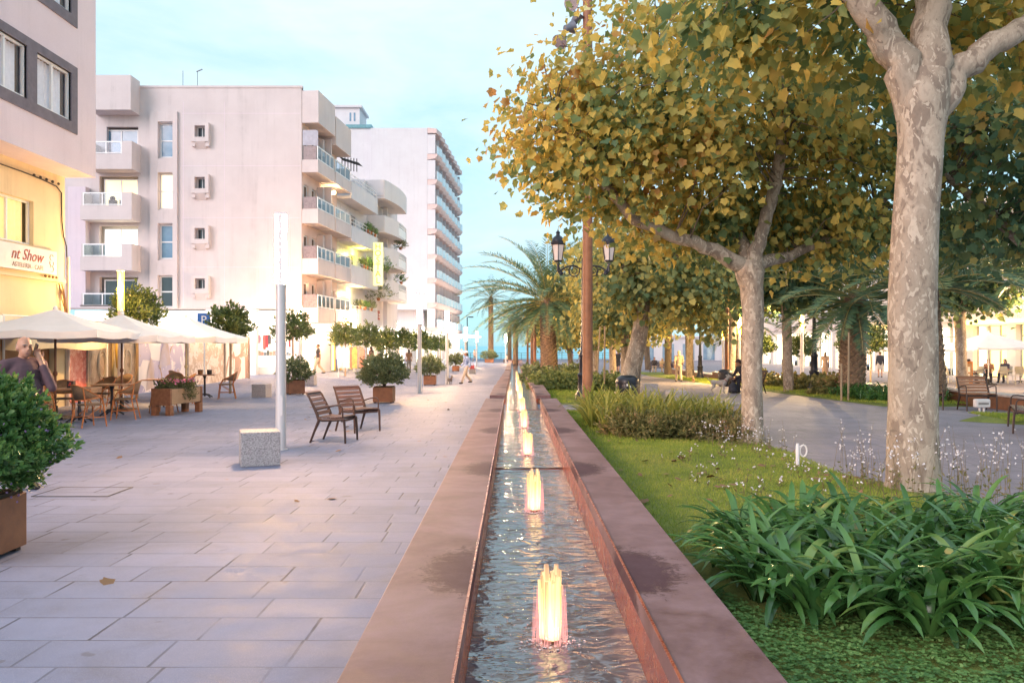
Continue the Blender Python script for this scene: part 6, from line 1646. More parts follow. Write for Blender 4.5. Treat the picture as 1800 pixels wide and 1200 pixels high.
# ================================================================== armchairs (public seats)
WOODB = M('oiled_slats', (.135, .070, .058), .42, col2=(.085,.042,.035), vs=6, stretch=(.4,4,4), spec=.6)
WOODO = M('orange_lit_slats', (.40, .19, .10), .45, col2=(.28,.12,.06), vs=6, stretch=(.4,4,4))  # same slats with orange lamp light put into the colour
BMET = M('brown_cast_metal', (.070, .040, .034), .4, .25, vs=8)
def armchair(label, x, y, rz, w=.60, wood=WOODB, group='slatted wood and metal armchairs', z=None):
    """faces local -Y"""
    t = thing('armchair' if w < 1 else 'bench', label, 'armchair' if w < 1 else 'bench', (x, y, zg(x, y) if z is None else z), rz, group)
    h = w/2
    for s_ in (-1, 1):
        mb = MB(); X = s_*(h-.02)
        mb.tube([(X,-.27,0),(X,-.26,.25),(X,-.245,.41)], [.018,.021,.024], 8)
        mb.tube([(X,-.25,.405),(X,-.05,.39),(X,.14,.385),(X,.22,.42)], [.022,.023,.026,.03], 8)
        mb.tube([(X,.36,0),(X,.28,.2),(X,.20,.38),(X,.24,.5),(X,.33,.68),(X,.39,.80),(X,.43,.83)], [.018,.022,.03,.027,.022,.018,.015], 8)
        mb.build('side_frame', BMET, t, True)
        mb = MB()
        mb.tube([(X,-.22,.41),(X,-.225,.52),(X,-.215,.60),(X,-.18,.635),(X,-.10,.64),(X,.06,.615),(X,.2,.58),(X,.275,.56)], .0135, 8)
        mb.build('armrest', BMET, t, True)
    mb = MB()
    for k in range(6):
        yy = -.235+.078*k; zz = .428-.012*math.sin(k*.55)
        mb.box(-h+.02, yy, zz, h-.02, yy+.066, zz+.022)
    mb.build('seat', wood, t, bevel=.004)
    mb = MB()
    for k in range(5):
        u = k/4; yy = .235+.145*u+.03*u*u; zz = .50+.30*u
        mt = Matrix.Translation((0, yy, zz)) @ Matrix.Rotation(-R(24+10*u), 4, 'X')
        mb.box(-h+.02, -.011, -.031, h-.02, .011, .031, mt)
    mt = Matrix.Translation((0, .43, .845)) @ Matrix.Rotation(-R(70), 4, 'X'); mb.box(-h+.02, -.011, -.03, h-.02, .011, .03, mt)
    mb.build('backrest', wood, t, bevel=.004)
    mb = MB(); mb.bar((-h+.03,.10,.375),(h-.03,.10,.375),.035,.03); mb.bar((-h+.03,-.2,.375),(h-.03,-.2,.375),.03,.03)
    mb.build('cross_bar', BMET, t)
    return t
armchair('brown slatted armchair seen from the side, nearest the viewer', -3.05, 14.2, R(80))
armchair('brown slatted armchair facing the viewer, just behind the side-on one', -2.98, 15.9, R(46), .62)
armchair('orange lit slatted armchair half hidden by the big plane trunk', 10.75, 21.4, R(-14), .62, WOODO)
armchair('slatted armchair facing the viewer behind the white box', 11.75, 20.9, R(-8), .74, WOODO)
armchair('dark slatted bench at the right edge, seen from the side', 9.95, 16.0, R(-118), 1.6, WOODB)
armchair('bench under the seated man with the dog', 8.85, 31.4, R(-70), 1.5, WOODB)
armchair('far bench under the seated group beside the bicycle', 12.3, 69.0, R(-5), 1.8, WOODB)

# ================================================================== cafe terrace
RAT = M('rattan_cane', (.46, .17, .055), .45, col2=(.30,.10,.03), vs=14); WEAVE = M('woven_back', (.20, .125, .075), .7, col2=(.11,.07,.045), vs=40, bs=.5, bscale=120)
TTOP = M('table_top', (.42, .22, .12), .35, vs=5)
def bistro_chair(label, x, y, rz, cane=RAT, weave=WEAVE, group='cane chairs of the cafe terrace', proto=[None]):
    """faces local -Y"""
    if proto[0] is not None and cane is RAT:
        c = clone(proto[0], (x, y, zg(x, y)), rz, label); return c
    t = thing('bistro_chair', label, 'chair', (x, y, zg(x, y)), rz, group)
    for sx in (-1, 1):
        mb = MB(); mb.tube([(sx*.215,-.24,0),(sx*.19,-.19,.44),(sx*.235,-.10,.60),(sx*.265,.02,.66)], .014, 7); mb.build('leg', cane, t, True)
        mb = MB(); mb.tube([(sx*.19,.28,0),(sx*.175,.19,.44),(sx*.19,.25,.80)], .015, 7); mb.build('leg', cane, t, True)
        mb = MB(); mb.tube([(sx*.19,-.2,.20),(sx*.18,.22,.20)], .009, 6); mb.tube([(sx*.19,-.19,.3),(sx*.10,-.19,.43)], .008, 5); mb.tube([(sx*.18,-.15,.43),(sx*.18,.1,.25)], .008, 5); mb.build('brace', cane, t, True)
    mb = MB(); mb.lathe([(.20,.435),(.232,.445),(.232,.465),(.20,.472)], 20, (0,-.01,0)); mb.build('seat', weave, t, True)
    # hooped back with arms
    n = 16; vs = []; fs = []
    for k in range(n+1):
        a = R(-12)+(R(204))*k/n; c_, s_ = math.cos(a), math.sin(a)
        low = .60 - .05*max(0, s_); top = .645 + .215*max(0, s_)**1.2
        for j in range(3):
            f = j/2; rr0 = .262+.045*f*max(0, s_); z = low+(top-low)*f
            vs.append((rr0*c_, .0+rr0*1.02*s_+.03*f*max(0,s_), z))
    for k in range(n):
        for j in range(2): fs.append((3*k+j, 3*k+3+j, 3*k+4+j, 3*k+1+j))
    mb = MB(); mb.add(vs, fs); o = mb.build('backrest', weave, t, True, fix=False)
    sm = o.modifiers.new('thick', 'SOLIDIFY'); sm.thickness = .012
    mb = MB(); mb.tube([vs[3*k+2] for k in range(n+1)], .013, 7); mb.tube([vs[3*k] for k in range(n+1)], .009, 6); mb.build('hoop', cane, t, True)
    if cane is RAT: proto[0] = t
    return t
def bistro_table(label, x, y, rz=0.0, r0=.35, top=TTOP, square=True, group='pedestal tables of the cafe terrace'):
    t = thing('bistro_table', label, 'table', (x, y, zg(x, y)), rz, group)
    mb = MB()
    if square: mb.box(-r0,-r0,.715,r0,r0,.745)
    else: mb.lathe([(r0,.715),(r0,.745)], 24)
    mb.build('table_top', top, t, bevel=.006)
    mb = MB(); mb.lathe([(.03,.05),(.035,.3),(.028,.6),(.06,.70),(.16,.712)], 12); mb.build('pedestal', BLK, t, True)
    mb = MB()
    for k in range(4):
        a = k*1.5708+.78; mb.tube([(.02*math.cos(a),.02*math.sin(a),.12),(.15*math.cos(a),.15*math.sin(a),.10),(.28*math.cos(a),.28*math.sin(a),.02)], [.03,.022,.02], 7)
    mb.build('feet', BLK, t, True); return t
bistro_table('square cafe table carrying the black napkin box', -9.32, 17.7, .15)
bistro_table('square cafe table under the second umbrella, next to the dark post', -9.45, 19.4, .1)
bistro_table('cafe table with two dark pots at the right end of the terrace', -9.85, 26.3, .2)
bistro_table('dark cafe table at the back against the brown screen', -11.3, 23.6, .1, .32, BLK)
bistro_table('cafe table hidden between the planter trough and the second umbrella post', -9.55, 22.2, .1)
for a in (('cane chair nearest the viewer with its woven back turned to us', -8.62, 16.75, R(150)),
          ('cane chair seen from the side, facing left, second from the viewer', -8.72, 18.5, R(-80)),
          ('cane chair with a wide woven back, left of the wooden trough', -8.62, 20.3, R(-100)),
          ('cane chair facing us at the left of the napkin box table', -10.15, 18.6, R(30)),
          ('cane chair with a lamp lit yellow inner back behind the napkin box', -10.3, 20.6, R(-20)),
          ('cane chair half hidden behind the near shrub, beside the napkin box table', -9.55, 16.6, R(165)),
          ('cane chair with its back to the brown screen', -10.7, 22.4, R(-15)),
          ('cane chair at the right end of the terrace, facing left', -9.05, 26.0, R(-75)),
          ('cane chair left of the table with two dark pots', -10.6, 26.2, R(80)),
          ('cane chair just behind the flowers of the wooden trough', -9.3, 23.2, R(-60)),
          ('cane chair partly hidden behind the flower trough, farther back', -9.9, 24.0, R(10)),
          ('cane chair standing under the first umbrella beside its post', -10.55, 17.6, R(60))):
    bistro_chair(*a)
t = thing('napkin_box', 'black napkin box with a red mark on a cafe table', 'box', (-9.45, 17.62, .745))
mb = MB(); mb.box(-.07,-.05,0,.07,.05,.15); mb.build('box', BLK, t, bevel=.006)
mb = MB(); mb.box(-.035,-.0535,.05,.035,-.0505,.075); mb.ell((.0,-.051,.10), (.02,.004,.02), 8, 6); mb.build('mark', M('red_mark', (.50,.05,.04), .5), t)
for lab, dx in (('dark pot on the right cafe table, left one of the pair', -.12), ('dark pot on the right cafe table, right one of the pair', .17)):
    t = thing('table_pot', lab, 'pot', (-9.85+dx, 26.25, .745+zg(-9.85,26.3)))
    mb = MB(); mb.lathe([(.06,0),(.075,.02),(.08,.13),(.07,.15),(.02,.14)], 14); mb.build('pot', DOORB if dx < 0 else BLK, t, True)
    mb = MB(); mb.lathe([(.082,.12),(.084,.135),(.08,.14)], 14); mb.build('rim', DKMET, t, True)
# umbrellas
CANW = M('white_canvas', (.88, .82, .82), .8, va=.04, vs=2, bs=.1, bscale=300)
POLEW = M('dark_pole_wood', (.16, .06, .035), .5)
def parasol(label, x, y, half, ztop, zedge, rz=0.0, pole=POLEW, group='large square cafe umbrellas', base=True, val=.16):
    t = thing('cafe_umbrella', label, 'umbrella', (x, y, zg(x, y)), rz, group)
    n = 14; vs = []; fs = []
    R_ = []
    for k in range(8): a = k*math.pi/4; R_.append((math.cos(a), math.sin(a), half*(1.0 if k % 2 == 0 else 1.32)))
    sub_ = 4; rings = 7; m_ = 8*sub_
    for j in range(rings+1):
        f = j/rings
        for k in range(8):
            x0, y0, r0 = R_[k]; x1, y1, r1 = R_[(k+1) % 8]
            for q in range(sub_):
                u = q/sub_
                X = (x0*r0*(1-u)+x1*r1*u)*f; Y = (y0*r0*(1-u)+y1*r1*u)*f
                sag = -.10*math.sin(math.pi*f)*.6 - .05*math.sin(math.pi*u)*f
                lift = .0
                vs.append((X, Y, ztop-(ztop-zedge)*f + sag + lift))
    for k in range(m_):                                             # hanging valance
        X, Y, Z = vs[rings*m_+k]; u = (k % sub_)/sub_
        vs.append((X*1.004, Y*1.004, zedge-val-.035*math.sin(math.pi*u)))
    for j in range(rings+1):
        for k in range(m_): fs.append((j*m_+k, j*m_+(k+1) % m_, (j+1)*m_+(k+1) % m_, (j+1)*m_+k))
    mb = MB(); mb.add(vs, fs); o = mb.build('canopy', CANW, t, True, fix=False)
    mb = MB(); mb.tube([(0,0,.03),(0,0,ztop+.02)], .026, 10); mb.ell((0,0,1.02), (.05,.05,.07), 10, 8); mb.build('pole', pole, t, True)
    mb = MB(); mb.lathe([(.05,ztop-.02),(.06,ztop+.02),(.02,ztop+.07)], 10); mb.build('finial', CANW, t, True)
    for k in range(8):
        mb = MB(); x0, y0, r0 = R_[k]; mb.bar((x0*.03,y0*.03,ztop-.12),(x0*r0*.97,y0*r0*.97,zedge-.035),.018,.022); mb.build('rib', pole, t)
    mb = MB(); mb.box(-.27,-.27,0,.27,.27,.06); mb.lathe([(.06,.06),(.05,.3)], 10); mb.build('base', DKMET, t, bevel=.01)
    return t
parasol('large white umbrella nearest the viewer, over the man on the phone', -10.28, 18.5, 1.55, 2.47, 1.98, .10)
parasol('white umbrella glowing under the yellow lamp, second of the left row', -9.93, 20.9, 1.48, 2.44, 1.90, .06)
parasol('white umbrella at the right end of the left row', -9.93, 25.0, 1.50, 2.55, 1.92, .0, M('light_pole', (.62,.50,.28), .5))
parasol('white umbrella at the left edge half hidden behind the nearest one', -13.1, 17.6, 1.5, 2.9, 2.35, .1)
parasol('wide white umbrella over the right-hand terrace', 23.6, 41, 2.05, 2.62, 1.86, .1, WMETAL, 'white umbrellas of the right terrace', True, .10)
parasol('second white umbrella of the right terrace, partly behind the leaning palm', 22.6, 46, 2.05, 2.5, 1.8, .1, WMETAL, 'white umbrellas of the right terrace', True, .10)
t = thing('folded_umbrella', 'folded yellow umbrella standing against the brown terrace screen', 'umbrella', (-11.75, 24.6, 0))
mb = MB(); mb.lathe([(.03,.9),(.10,1.0),(.13,1.5),(.10,1.9),(.03,2.15)], 10); mb.build('canopy', M('ochre_canvas', (.72,.46,.08), .8, vs=9, stretch=(6,6,.5)), t, True)
mb = MB(); mb.tube([(0,0,0),(0,0,2.2)], .025, 8); mb.build('pole', POLEW, t)
# wooden trough with flowers
t = thing('flower_trough', 'brown wooden flower trough on four square legs at the edge of the cafe terrace', 'planter', (-8.15, 20.0, 0), R(78))
WTR = M('trough_wood', (.22, .10, .055), .6, col2=(.13,.055,.03), vs=5, stretch=(.4,3,3)); WTR2 = M('trough_side', (.36, .24, .15), .65, vs=4)
mb = MB(); mb.box(-.62,-.24,.26,.62,.24,.62); mb.build('box', WTR2, t, bevel=.01)
for sx in (-1, 1):
    mb = MB(); mb.box(sx*.625-.035,-.255,.24,sx*.625+.035,.255,.64); mb.build('end_board', WTR, t, bevel=.008)
    for sy in (-1, 1): mb = MB(); mb.box(sx*.59-.07,sy*.19-.065,0,sx*.59+.07,sy*.19+.065,.239 if True else 0); mb.build('leg', WTR, t, bevel=.006)
mb = MB(); mb.box(-.585,-.22,.6205,.585,.22,.635); mb.build('soil', SOIL, t)
rng = np.random.default_rng(91)
V = [bush_leaves(rng, (x_, .02, .66), (.22,.24,.17), 130, 7, .06, SLIM_LEAF, .2) for x_ in (-.42,-.15,.12,.4)]+[bush_leaves(rng, (.05,-.28,.5), (.20,.10,.22), 150, 7, .055, SLIM_LEAF, .2)]
polys('foliage', np.concatenate(V), 4, leafmat('trough_leaves', [(.1,(.05,.07,.03)),(.6,(.12,.13,.05)),(1,(.20,.18,.07))], .3), t)
n = 130; P = np.stack([rng.uniform(-.5,.5,n), rng.uniform(-.3,.2,n), .76+.08*rng.random(n)], 1)
polys('blossom', leaf_polys(P, rdir(rng, n), rdir(rng, n), np.full(n,.045), ROUGH_LEAF, .1), 6, leafmat('pink_blossom', [(.2,(.62,.10,.10)),(.5,(.60,.20,.42)),(.8,(.70,.55,.62)),(1,(.45,.12,.40))], .2), t)
# right terrace: white chairs, tables, menu board
CHW = M('cream_frame', (.70, .62, .50), .5); CHS = M('cream_sling', (.66, .58, .46), .7)
def garden_chair(label, x, y, rz, proto=[None]):
    if proto[0] is not None: return clone(proto[0], (x, y, zg(x, y)), rz, label)
    t = thing('terrace_chair', label, 'chair', (x, y, zg(x, y)), rz, 'pale chairs of the right-hand terrace')
    for sx in (-1, 1):
        mb = MB(); mb.tube([(sx*.25,-.24,0),(sx*.25,-.22,.64)], .016, 6); mb.build('leg', CHW, t)
        mb = MB(); mb.tube([(sx*.25,.28,0),(sx*.24,.20,.44),(sx*.23,.27,.90)], .016, 6); mb.build('leg', CHW, t)
        mb = MB(); mb.bar((sx*.25,-.25,.65),(sx*.25,.24,.65),.04,.022); mb.build('armrest', CHW, t)
    mb = MB(); mb.box(-.23,-.22,.43,.23,.21,.455); mb.build('seat', CHS, t, bevel=.006)
    mb = MB(); mb.add([(-.22,.215,.50),(.22,.215,.50),(.22,.265,.90),(-.22,.265,.90),(-.22,.24,.50),(.22,.24,.50),(.22,.29,.90),(-.22,.29,.90)], [(0,1,2,3),(7,6,5,4),(0,4,5,1),(1,5,6,2),(2,6,7,3),(3,7,4,0)]); mb.build('backrest', CHS, t)
    proto[0] = t; return t
gl = [(21.6,44.4,2.8,'pale terrace chair left of the orange menu board'),(23.0,44.2,-.4,'pale terrace chair just right of the menu boards'),(24.2,43.2,1.2,'pale terrace chair right beside the white umbrella pole'),(24.9,44.4,-1.4,'pale terrace chair behind the white umbrella pole'),
      (25.4,42.4,.3,'pale terrace chair with its back to us, right of the umbrella pole'),(26.4,42.8,2.0,'pale terrace chair near the right edge, front row'),(26.7,44.8,-1.2,'pale terrace chair near the right edge, back row'),(23.8,45.6,.5,'pale terrace chair under the second umbrella'),(27.4,43.6,1.0,'pale terrace chair cut by the right edge'),(22.3,45.6,2.2,'pale terrace chair at the back behind the menu boards')]
for x, y, rz, lab in gl: garden_chair(lab, x, y, rz)
for lab, x, y in (('round dark terrace table right of the umbrella pole', 25.0, 43.6), ('round terrace table near the right edge', 26.9, 43.8), ('round terrace table behind the menu boards', 22.7, 45.0)):
    bistro_table(lab, x, y, 0, .4, BLK if x < 26 else CHS, False, 'round tables of the right-hand terrace')
def aboard(label, x, y, rz, face):
    t = thing('menu_board', label, 'menu board', (x, y, zg(x, y)), rz, 'standing menu boards')
    for s_ in (-1, 1):
        mb = MB(); mt = Matrix.Translation((0, s_*.22, 0)) @ Matrix.Rotation(R(s_*12), 4, 'X'); mb.box(-.36,-.015,.0,.36,.015,1.18, mt); f = mb.build('frame', M('orange_wood', (.58,.20,.05), .5), t)
        mb = MB(); mb.box(-.31,s_*.019-.004,.18,.31,s_*.019+.004,1.12, mt); mb.build('panel', face, f)
        mb = MB()
        if s_ == -1:
            for (a, c) in ((-.24,.75),(.04,.62),(-.2,.3),(.02,.25)): mb.box(a,-.0275,c,a+.2,-.0235,c+.28, mt)
            mb.build('menu_sheet', WPVC, f)
    return t
aboard('orange framed menu board with white sheets at the left of the right terrace', 21.4, 41.6, R(35), BLK)
aboard('leaning brown menu board left of the white umbrella pole', 23.3, 42.6, R(-30), M('chalk_brown', (.42,.26,.16), .7))
# clothes rack and ice cream banner before the left shops
t = thing('clothes_rack', 'rack of white and patterned clothes outside the left shop', 'rack', (-8.95, 45.4, zg(-9,45)))
mb = MB(); mb.tube([(-.7,0,0),(-.7,0,1.75),(.7,0,1.75),(.7,0,0)], .02, 6); mb.build('frame', WMETAL, t)
cols = [(.74,.70,.72),(.74,.70,.72),(.72,.66,.70),(.60,.22,.14),(.66,.48,.14),(.34,.30,.26),(.70,.30,.20)]
for k, c in enumerate(cols):
    x_ = -.6+.2*k; mb = MB(); mb.prism([(x_-.06,1.72),(x_+.06,1.72),(x_+.15,1.5),(x_+.13,.55),(x_-.13,.55),(x_-.15,1.5)], -.06+.02*(k%2), .06+.02*(k%2), 'y'); mb.build('garment', M('rack_cloth_%d' % k, c, .85, vs=9, va=.2), t, bevel=.01)
# hotel-side sign, small red plate
t = thing('wall_plate', 'small red and white plate on the wall below the hostel balconies', 'sign', FS(17.2, .0, 3.6))
mb = MB(); mb.box(-.02,-.35,0,.04,.35,.7); mb.build('plate', M('plate_red', (.55,.16,.12), .5), t)
mb = MB(); mb.box(.041,-.28,.36,.05,.28,.46); mb.box(.041,-.28,.16,.05,.1,.28); mb.build('stripe', WMETAL, t)
# potted plants on the hostel terraces
rng = np.random.default_rng(95)
k = 0
for lab, t_, p_, z_, s_ in (('potted plant on the third floor hostel terrace, left one', 10.6, .88, 9.35, .28), ('potted plant on the third floor hostel terrace, middle one', 11.5, .88, 9.35, .24), ('potted plant on the third floor hostel terrace, right one', 12.6, .88, 9.35, .2),
      ('potted plant beside the hostel sign, left one', 9.6, .88, 6.85, .26), ('tall potted plant beside the hostel sign', 10.5, .88, 6.85, .34), ('potted flowers on the lowest hostel terrace, left one', 8.6, .88, 4.05, .24), ('potted flowers on the lowest hostel terrace, middle one', 10.0, .88, 4.05, .24), ('potted flowers on the lowest hostel terrace, right one', 11.6, .88, 4.05, .28),
      ('big green plant spilling from the bow balcony beside the hostel sign', 14.6, .8, 6.9, .8), ('dark spiky plant on a rounded hostel balcony', 19.4, 1.2, 9.2, .45), ('green plant on the lowest rounded hostel balcony', 19.6, 1.2, 6.5, .4), ('bush hanging below the hostel sign', 14.2, .75, 4.9, .9)):
    o = thing('potted_plant', lab, 'plant', FS(t_, p_, z_), 0, 'potted plants on the balconies')
    mb = MB(); mb.lathe([(.10,0),(.14,.2),(.15,.22),(.05,.21)], 10); mb.build('pot', M('terracotta', (.45,.18,.09), .8), o, True)
    polys('foliage', bush_leaves(rng, (0,0,.22+s_*.5), (s_,s_,s_*.9), int(90+160*s_), 6, .10+.08*s_, SLIM_LEAF, .3), 4, BUSH2 if k % 2 else BUSH, o); k += 1

t = thing('access_hatch', 'rectangular access hatch flush in the paving near the big shrub', 'hatch', (-4.85, 9.3, .004), 0)
mb = MB(); mb.box(-.42,-.3,-.02,.42,-.285,.003); mb.box(-.42,.285,-.02,.42,.3,.003); mb.box(-.42,-.284,-.02,-.405,.284,.003); mb.box(.405,-.284,-.02,.42,.284,.003); mb.build('frame', DKMET, t)
mb = MB(); mb.box(-.40,-.28,-.02,.40,.28,.001); mb.build('lid', PAVE, t)
# ================================================================== people and animals
def fused(mb, vox, it=2):
    """one continuous skin over overlapping volumes"""
    me = mb.mesh('tmp'); o = bpy.data.objects.new('tmp', me); COL.objects.link(o)
    r = o.modifiers.new('r', 'REMESH'); r.mode = 'VOXEL'; r.voxel_size = vox
    s_ = o.modifiers.new('s', 'SMOOTH'); s_.factor = .5; s_.iterations = it
    dg = bpy.context.evaluated_depsgraph_get(); m2 = bpy.data.meshes.new_from_object(o.evaluated_get(dg))
    bpy.data.objects.remove(o); bpy.data.meshes.remove(me); return m2
def limb(mb, pts, rad, n=10):
    mb.tube(pts, rad, n)
    for p, r in zip(pts, rad): mb.ell(p, (r*1.0,)*3, n, 6)
SKIN = M('skin', (.52, .26, .17), .5, va=.05, vs=9); SKINT = M('tanned_skin', (.42, .23, .16), .5, va=.05, vs=9)
def cloth(c): return M('cloth_%d_%d_%d' % tuple(int(x*100) for x in c), c, .85, vs=14, va=.10, bs=.25, bscale=160)
HAIRC = {'grey': (.32,.28,.26), 'dark': (.03,.022,.02), 'blond': (.55,.42,.24), 'brown': (.12,.065,.035)}
def pose(kind):
    J = dict(pelvis=(0,0,.95), chest=(0,-.01,1.30), neck=(0,.0,1.47), head=(0,-.03,1.635),
        sL=(.185,0,1.42), eL=(.235,.03,1.14), wL=(.24,-.06,.90), sR=(-.185,0,1.42), eR=(-.235,.03,1.14), wR=(-.24,-.06,.90),
        hL=(.09,0,.92), kL=(.10,-.02,.50), aL=(.105,.02,.085), hR=(-.09,0,.92), kR=(-.10,-.02,.50), aR=(-.105,.02,.085))
    if kind == 'walk':
        J.update(kL=(.10,-.16,.53), aL=(.10,-.30,.10), kR=(-.09,.04,.50), aR=(-.09,.33,.15), eL=(.24,.12,1.15), wL=(.25,.10,.92), eR=(-.24,-.03,1.14), wR=(-.22,-.22,.98))
    if kind == 'phone':
        J.update(eL=(.225,-.22,1.17), wL=(.140,-.13,1.47), head=(0,-.045,1.63), eR=(-.255,.06,1.15), wR=(-.25,-.02,.90))
    if kind == 'sit':
        J.update(pelvis=(0,.10,.50), chest=(0,.06,.86), neck=(0,.05,1.03), head=(0,.0,1.18), sL=(.185,.05,.97), eL=(.24,-.06,.72), wL=(.16,-.26,.60), sR=(-.185,.05,.97), eR=(-.24,-.06,.72), wR=(-.16,-.26,.60),
            hL=(.09,.08,.49), kL=(.12,-.34,.49), aL=(.12,-.30,.085), hR=(-.09,.08,.49), kR=(-.12,-.34,.49), aR=(-.12,-.36,.085))
    if kind == 'lean':
        J.update(pelvis=(0,.10,.50), chest=(0,-.06,.84), neck=(0,-.12,.99), head=(0,-.21,1.11), sL=(.185,-.10,.93), eL=(.24,-.24,.66), wL=(.13,-.44,.56), sR=(-.185,-.10,.93), eR=(-.24,-.24,.66), wR=(-.13,-.44,.56),
            hL=(.09,.08,.49), kL=(.14,-.34,.50), aL=(.14,-.30,.085), hR=(-.09,.08,.49), kR=(-.14,-.34,.50), aR=(-.14,-.36,.085))
    return {k: Vector(v) for k, v in J.items()}
def hand(mb, w, d, s_, grip=0.0):
    """palm, four unequal curled fingers and a thumb from the side of the palm"""
    d = d.normalized(); u = Vector((0,-1,0)) if abs(d.y) < .8 else Vector((0,0,1))
    side = d.cross(u).normalized(); pal = side.cross(d).normalized()
    c = w+d*.045
    limb(mb, [w, w+d*.03, w+d*.085], [.026, .034, .032], 8)
    for k, ln in enumerate((.062, .074, .070, .054)):
        b = w+d*.09+side*(.030-.020*k)
        q = b+d*ln*.5+pal*(.012+grip*.02); e = b+d*ln*(.86-grip*.3)+pal*(.034+grip*.03)
        limb(mb, [b, q, e], [.0095, .0088, .007], 6)
    b = w+d*.035+side*.03
    limb(mb, [b, b+side*.022+d*.028+pal*.012, b+side*.026+d*.058+pal*.028], [.012, .0105, .008], 6)
def person(label, x, y, rz, kind, H=1.74, vox=.028, top=(.1,.1,.12), legs=(.1,.1,.12), hair='dark', hairlen=0, z=None, sleeves=1.0, shorts=False, skirt=False, skin=None, shoe=(.05,.04,.04), belly=0.0, bag=None, hat=None, extra=None, arm_over=None, group='people on the promenade'):
    z = zg(x, y) if z is None else z
    t = thing('person', label, 'person', (x, y, z), rz, group)
    t.scale = (H/1.75,)*3
    J = pose(kind); skin = skin or SKIN
    if arm_over: J.update({k: Vector(v) for k, v in arm_over.items()})
    fine = vox < .015
    def torso(mb, e):
        up = (J['neck']-J['pelvis']); mid = J['pelvis']+up*.36
        q = up.to_track_quat('Z', 'Y').to_matrix()
        mb.ell(J['pelvis'], (.165+e,.118+e,.13+e), 16, 10, q)
        mb.ell(mid+Vector((0,-.035*belly,0)), (.152+e+.035*belly,.108+e+.075*belly,.17+e), 16, 10, q)
        mb.ell(J['chest'], (.172+e,.116+e+.015*belly,.20+e), 16, 10, q)
        mb.tube([J['sL'], (J['sL']+J['sR'])/2+Vector((0,0,.03)), J['sR']], [.06+e,.07+e,.06+e], 12)
        for s_ in ('sL','sR'): mb.ell(J[s_], (.064+e,)*3, 12, 8)
    mb = MB(); torso(mb, 0)
    hd = J['head']
    limb(mb, [J['neck']+Vector((0,.01,-.06)), J['neck'], hd+Vector((0,.015,-.06))], [.062,.056,.054])
    mb.ell(hd+Vector((0,.012,.02)), (.075,.096,.10), 18, 12); mb.ell(hd+Vector((0,-.025,-.05)), (.056,.068,.068), 14, 10); mb.ell(hd+Vector((0,-.055,-.092)), (.028,.026,.022), 10, 6)
    mb.ell(hd+Vector((0,-.098,-.022)), (.014,.020,.026), 8, 6)
    if fine:
        mb.ell(hd+Vector((0,-.088,-.006)), (.011,.014,.034), 8, 6); mb.ell(hd+Vector((0,-.072,.024)), (.05,.022,.013), 10, 6)
        mb.ell(hd+Vector((0,-.086,-.068)), (.024,.010,.009), 10, 6)
    for s_ in (-1, 1): mb.ell(hd+Vector((s_*.077,.015,-.012)), (.011,.020,.032), 8, 6)
    for s_ in 'LR':
        limb(mb, [J['s'+s_], J['e'+s_].lerp(J['s'+s_], .5), J['e'+s_]], [.052,.047,.040]); limb(mb, [J['e'+s_], J['w'+s_].lerp(J['e'+s_], .6), J['w'+s_]], [.041,.038,.028])
        dd = (J['w'+s_]-J['e'+s_])
        if kind == 'phone' and s_ == 'L': dd = Vector((-.30,.38,1.0))
        hand(mb, J['w'+s_], dd, s_, .8 if kind == 'phone' and s_ == 'L' else .2)
        limb(mb, [J['h'+s_], J['k'+s_].lerp(J['h'+s_], .55), J['k'+s_]], [.088,.076,.058]); limb(mb, [J['k'+s_], J['a'+s_].lerp(J['k'+s_], .62), J['a'+s_]], [.056,.055,.038])
        a = J['a'+s_]; mb.ell(a+Vector((0,-.075,-.045)), (.042,.115,.036), 10, 6); mb.ell(a+Vector((0,.02,-.035)), (.036,.042,.045), 8, 6)
    link('body', fused(mb, vox, 2 if not fine else 1), skin, t, True)
    mb = MB(); torso(mb, .014)
    for s_ in 'LR':
        e = J['e'+s_]
        if sleeves >= 1: limb(mb, [J['s'+s_], e.lerp(J['s'+s_], .5), e], [.066,.061,.055]); limb(mb, [e, J['w'+s_].lerp(e, .25 if fine else .08)], [.055,.048])
        else: limb(mb, [J['s'+s_], e.lerp(J['s'+s_], 1-sleeves)], [.066,.060])
    limb(mb, [J['neck']+Vector((0,.012,-.05)), J['neck']+Vector((0,.012,-.005))], [.078,.070])
    if skirt: mb.tube([J['pelvis']+Vector((0,0,.1)), J['pelvis']+Vector((0,0,-.2)), J['pelvis']+Vector((0,-.02,-.62))], [.15,.19,.23], 14)
    link('shirt', fused(mb, max(vox, .011), 2), cloth(top), t, True)
    if not skirt:
        mb = MB(); mb.ell(J['pelvis'], (.178,.128,.125), 14, 8)
        for s_ in 'LR':
            k, a = J['k'+s_], J['a'+s_]
            if shorts: limb(mb, [J['h'+s_], k.lerp(J['h'+s_], .25)], [.108,.096])
            else: limb(mb, [J['h'+s_], k.lerp(J['h'+s_], .5), k, a+(k-a)*.05], [.106,.092,.075,.066])
        link('trousers', fused(mb, max(vox, .016), 2), cloth(legs), t, True)
    for s_ in 'LR':
        a = J['a'+s_]; mb = MB(); mb.ell(a+Vector((0,-.075,-.047)), (.050,.125,.040), 10, 6); mb.ell(a+Vector((0,.02,-.035)), (.044,.052,.050), 10, 6)
        link('shoe', fused(mb, max(vox*.7, .012), 1), cloth(shoe), t, True)
    mb = MB()
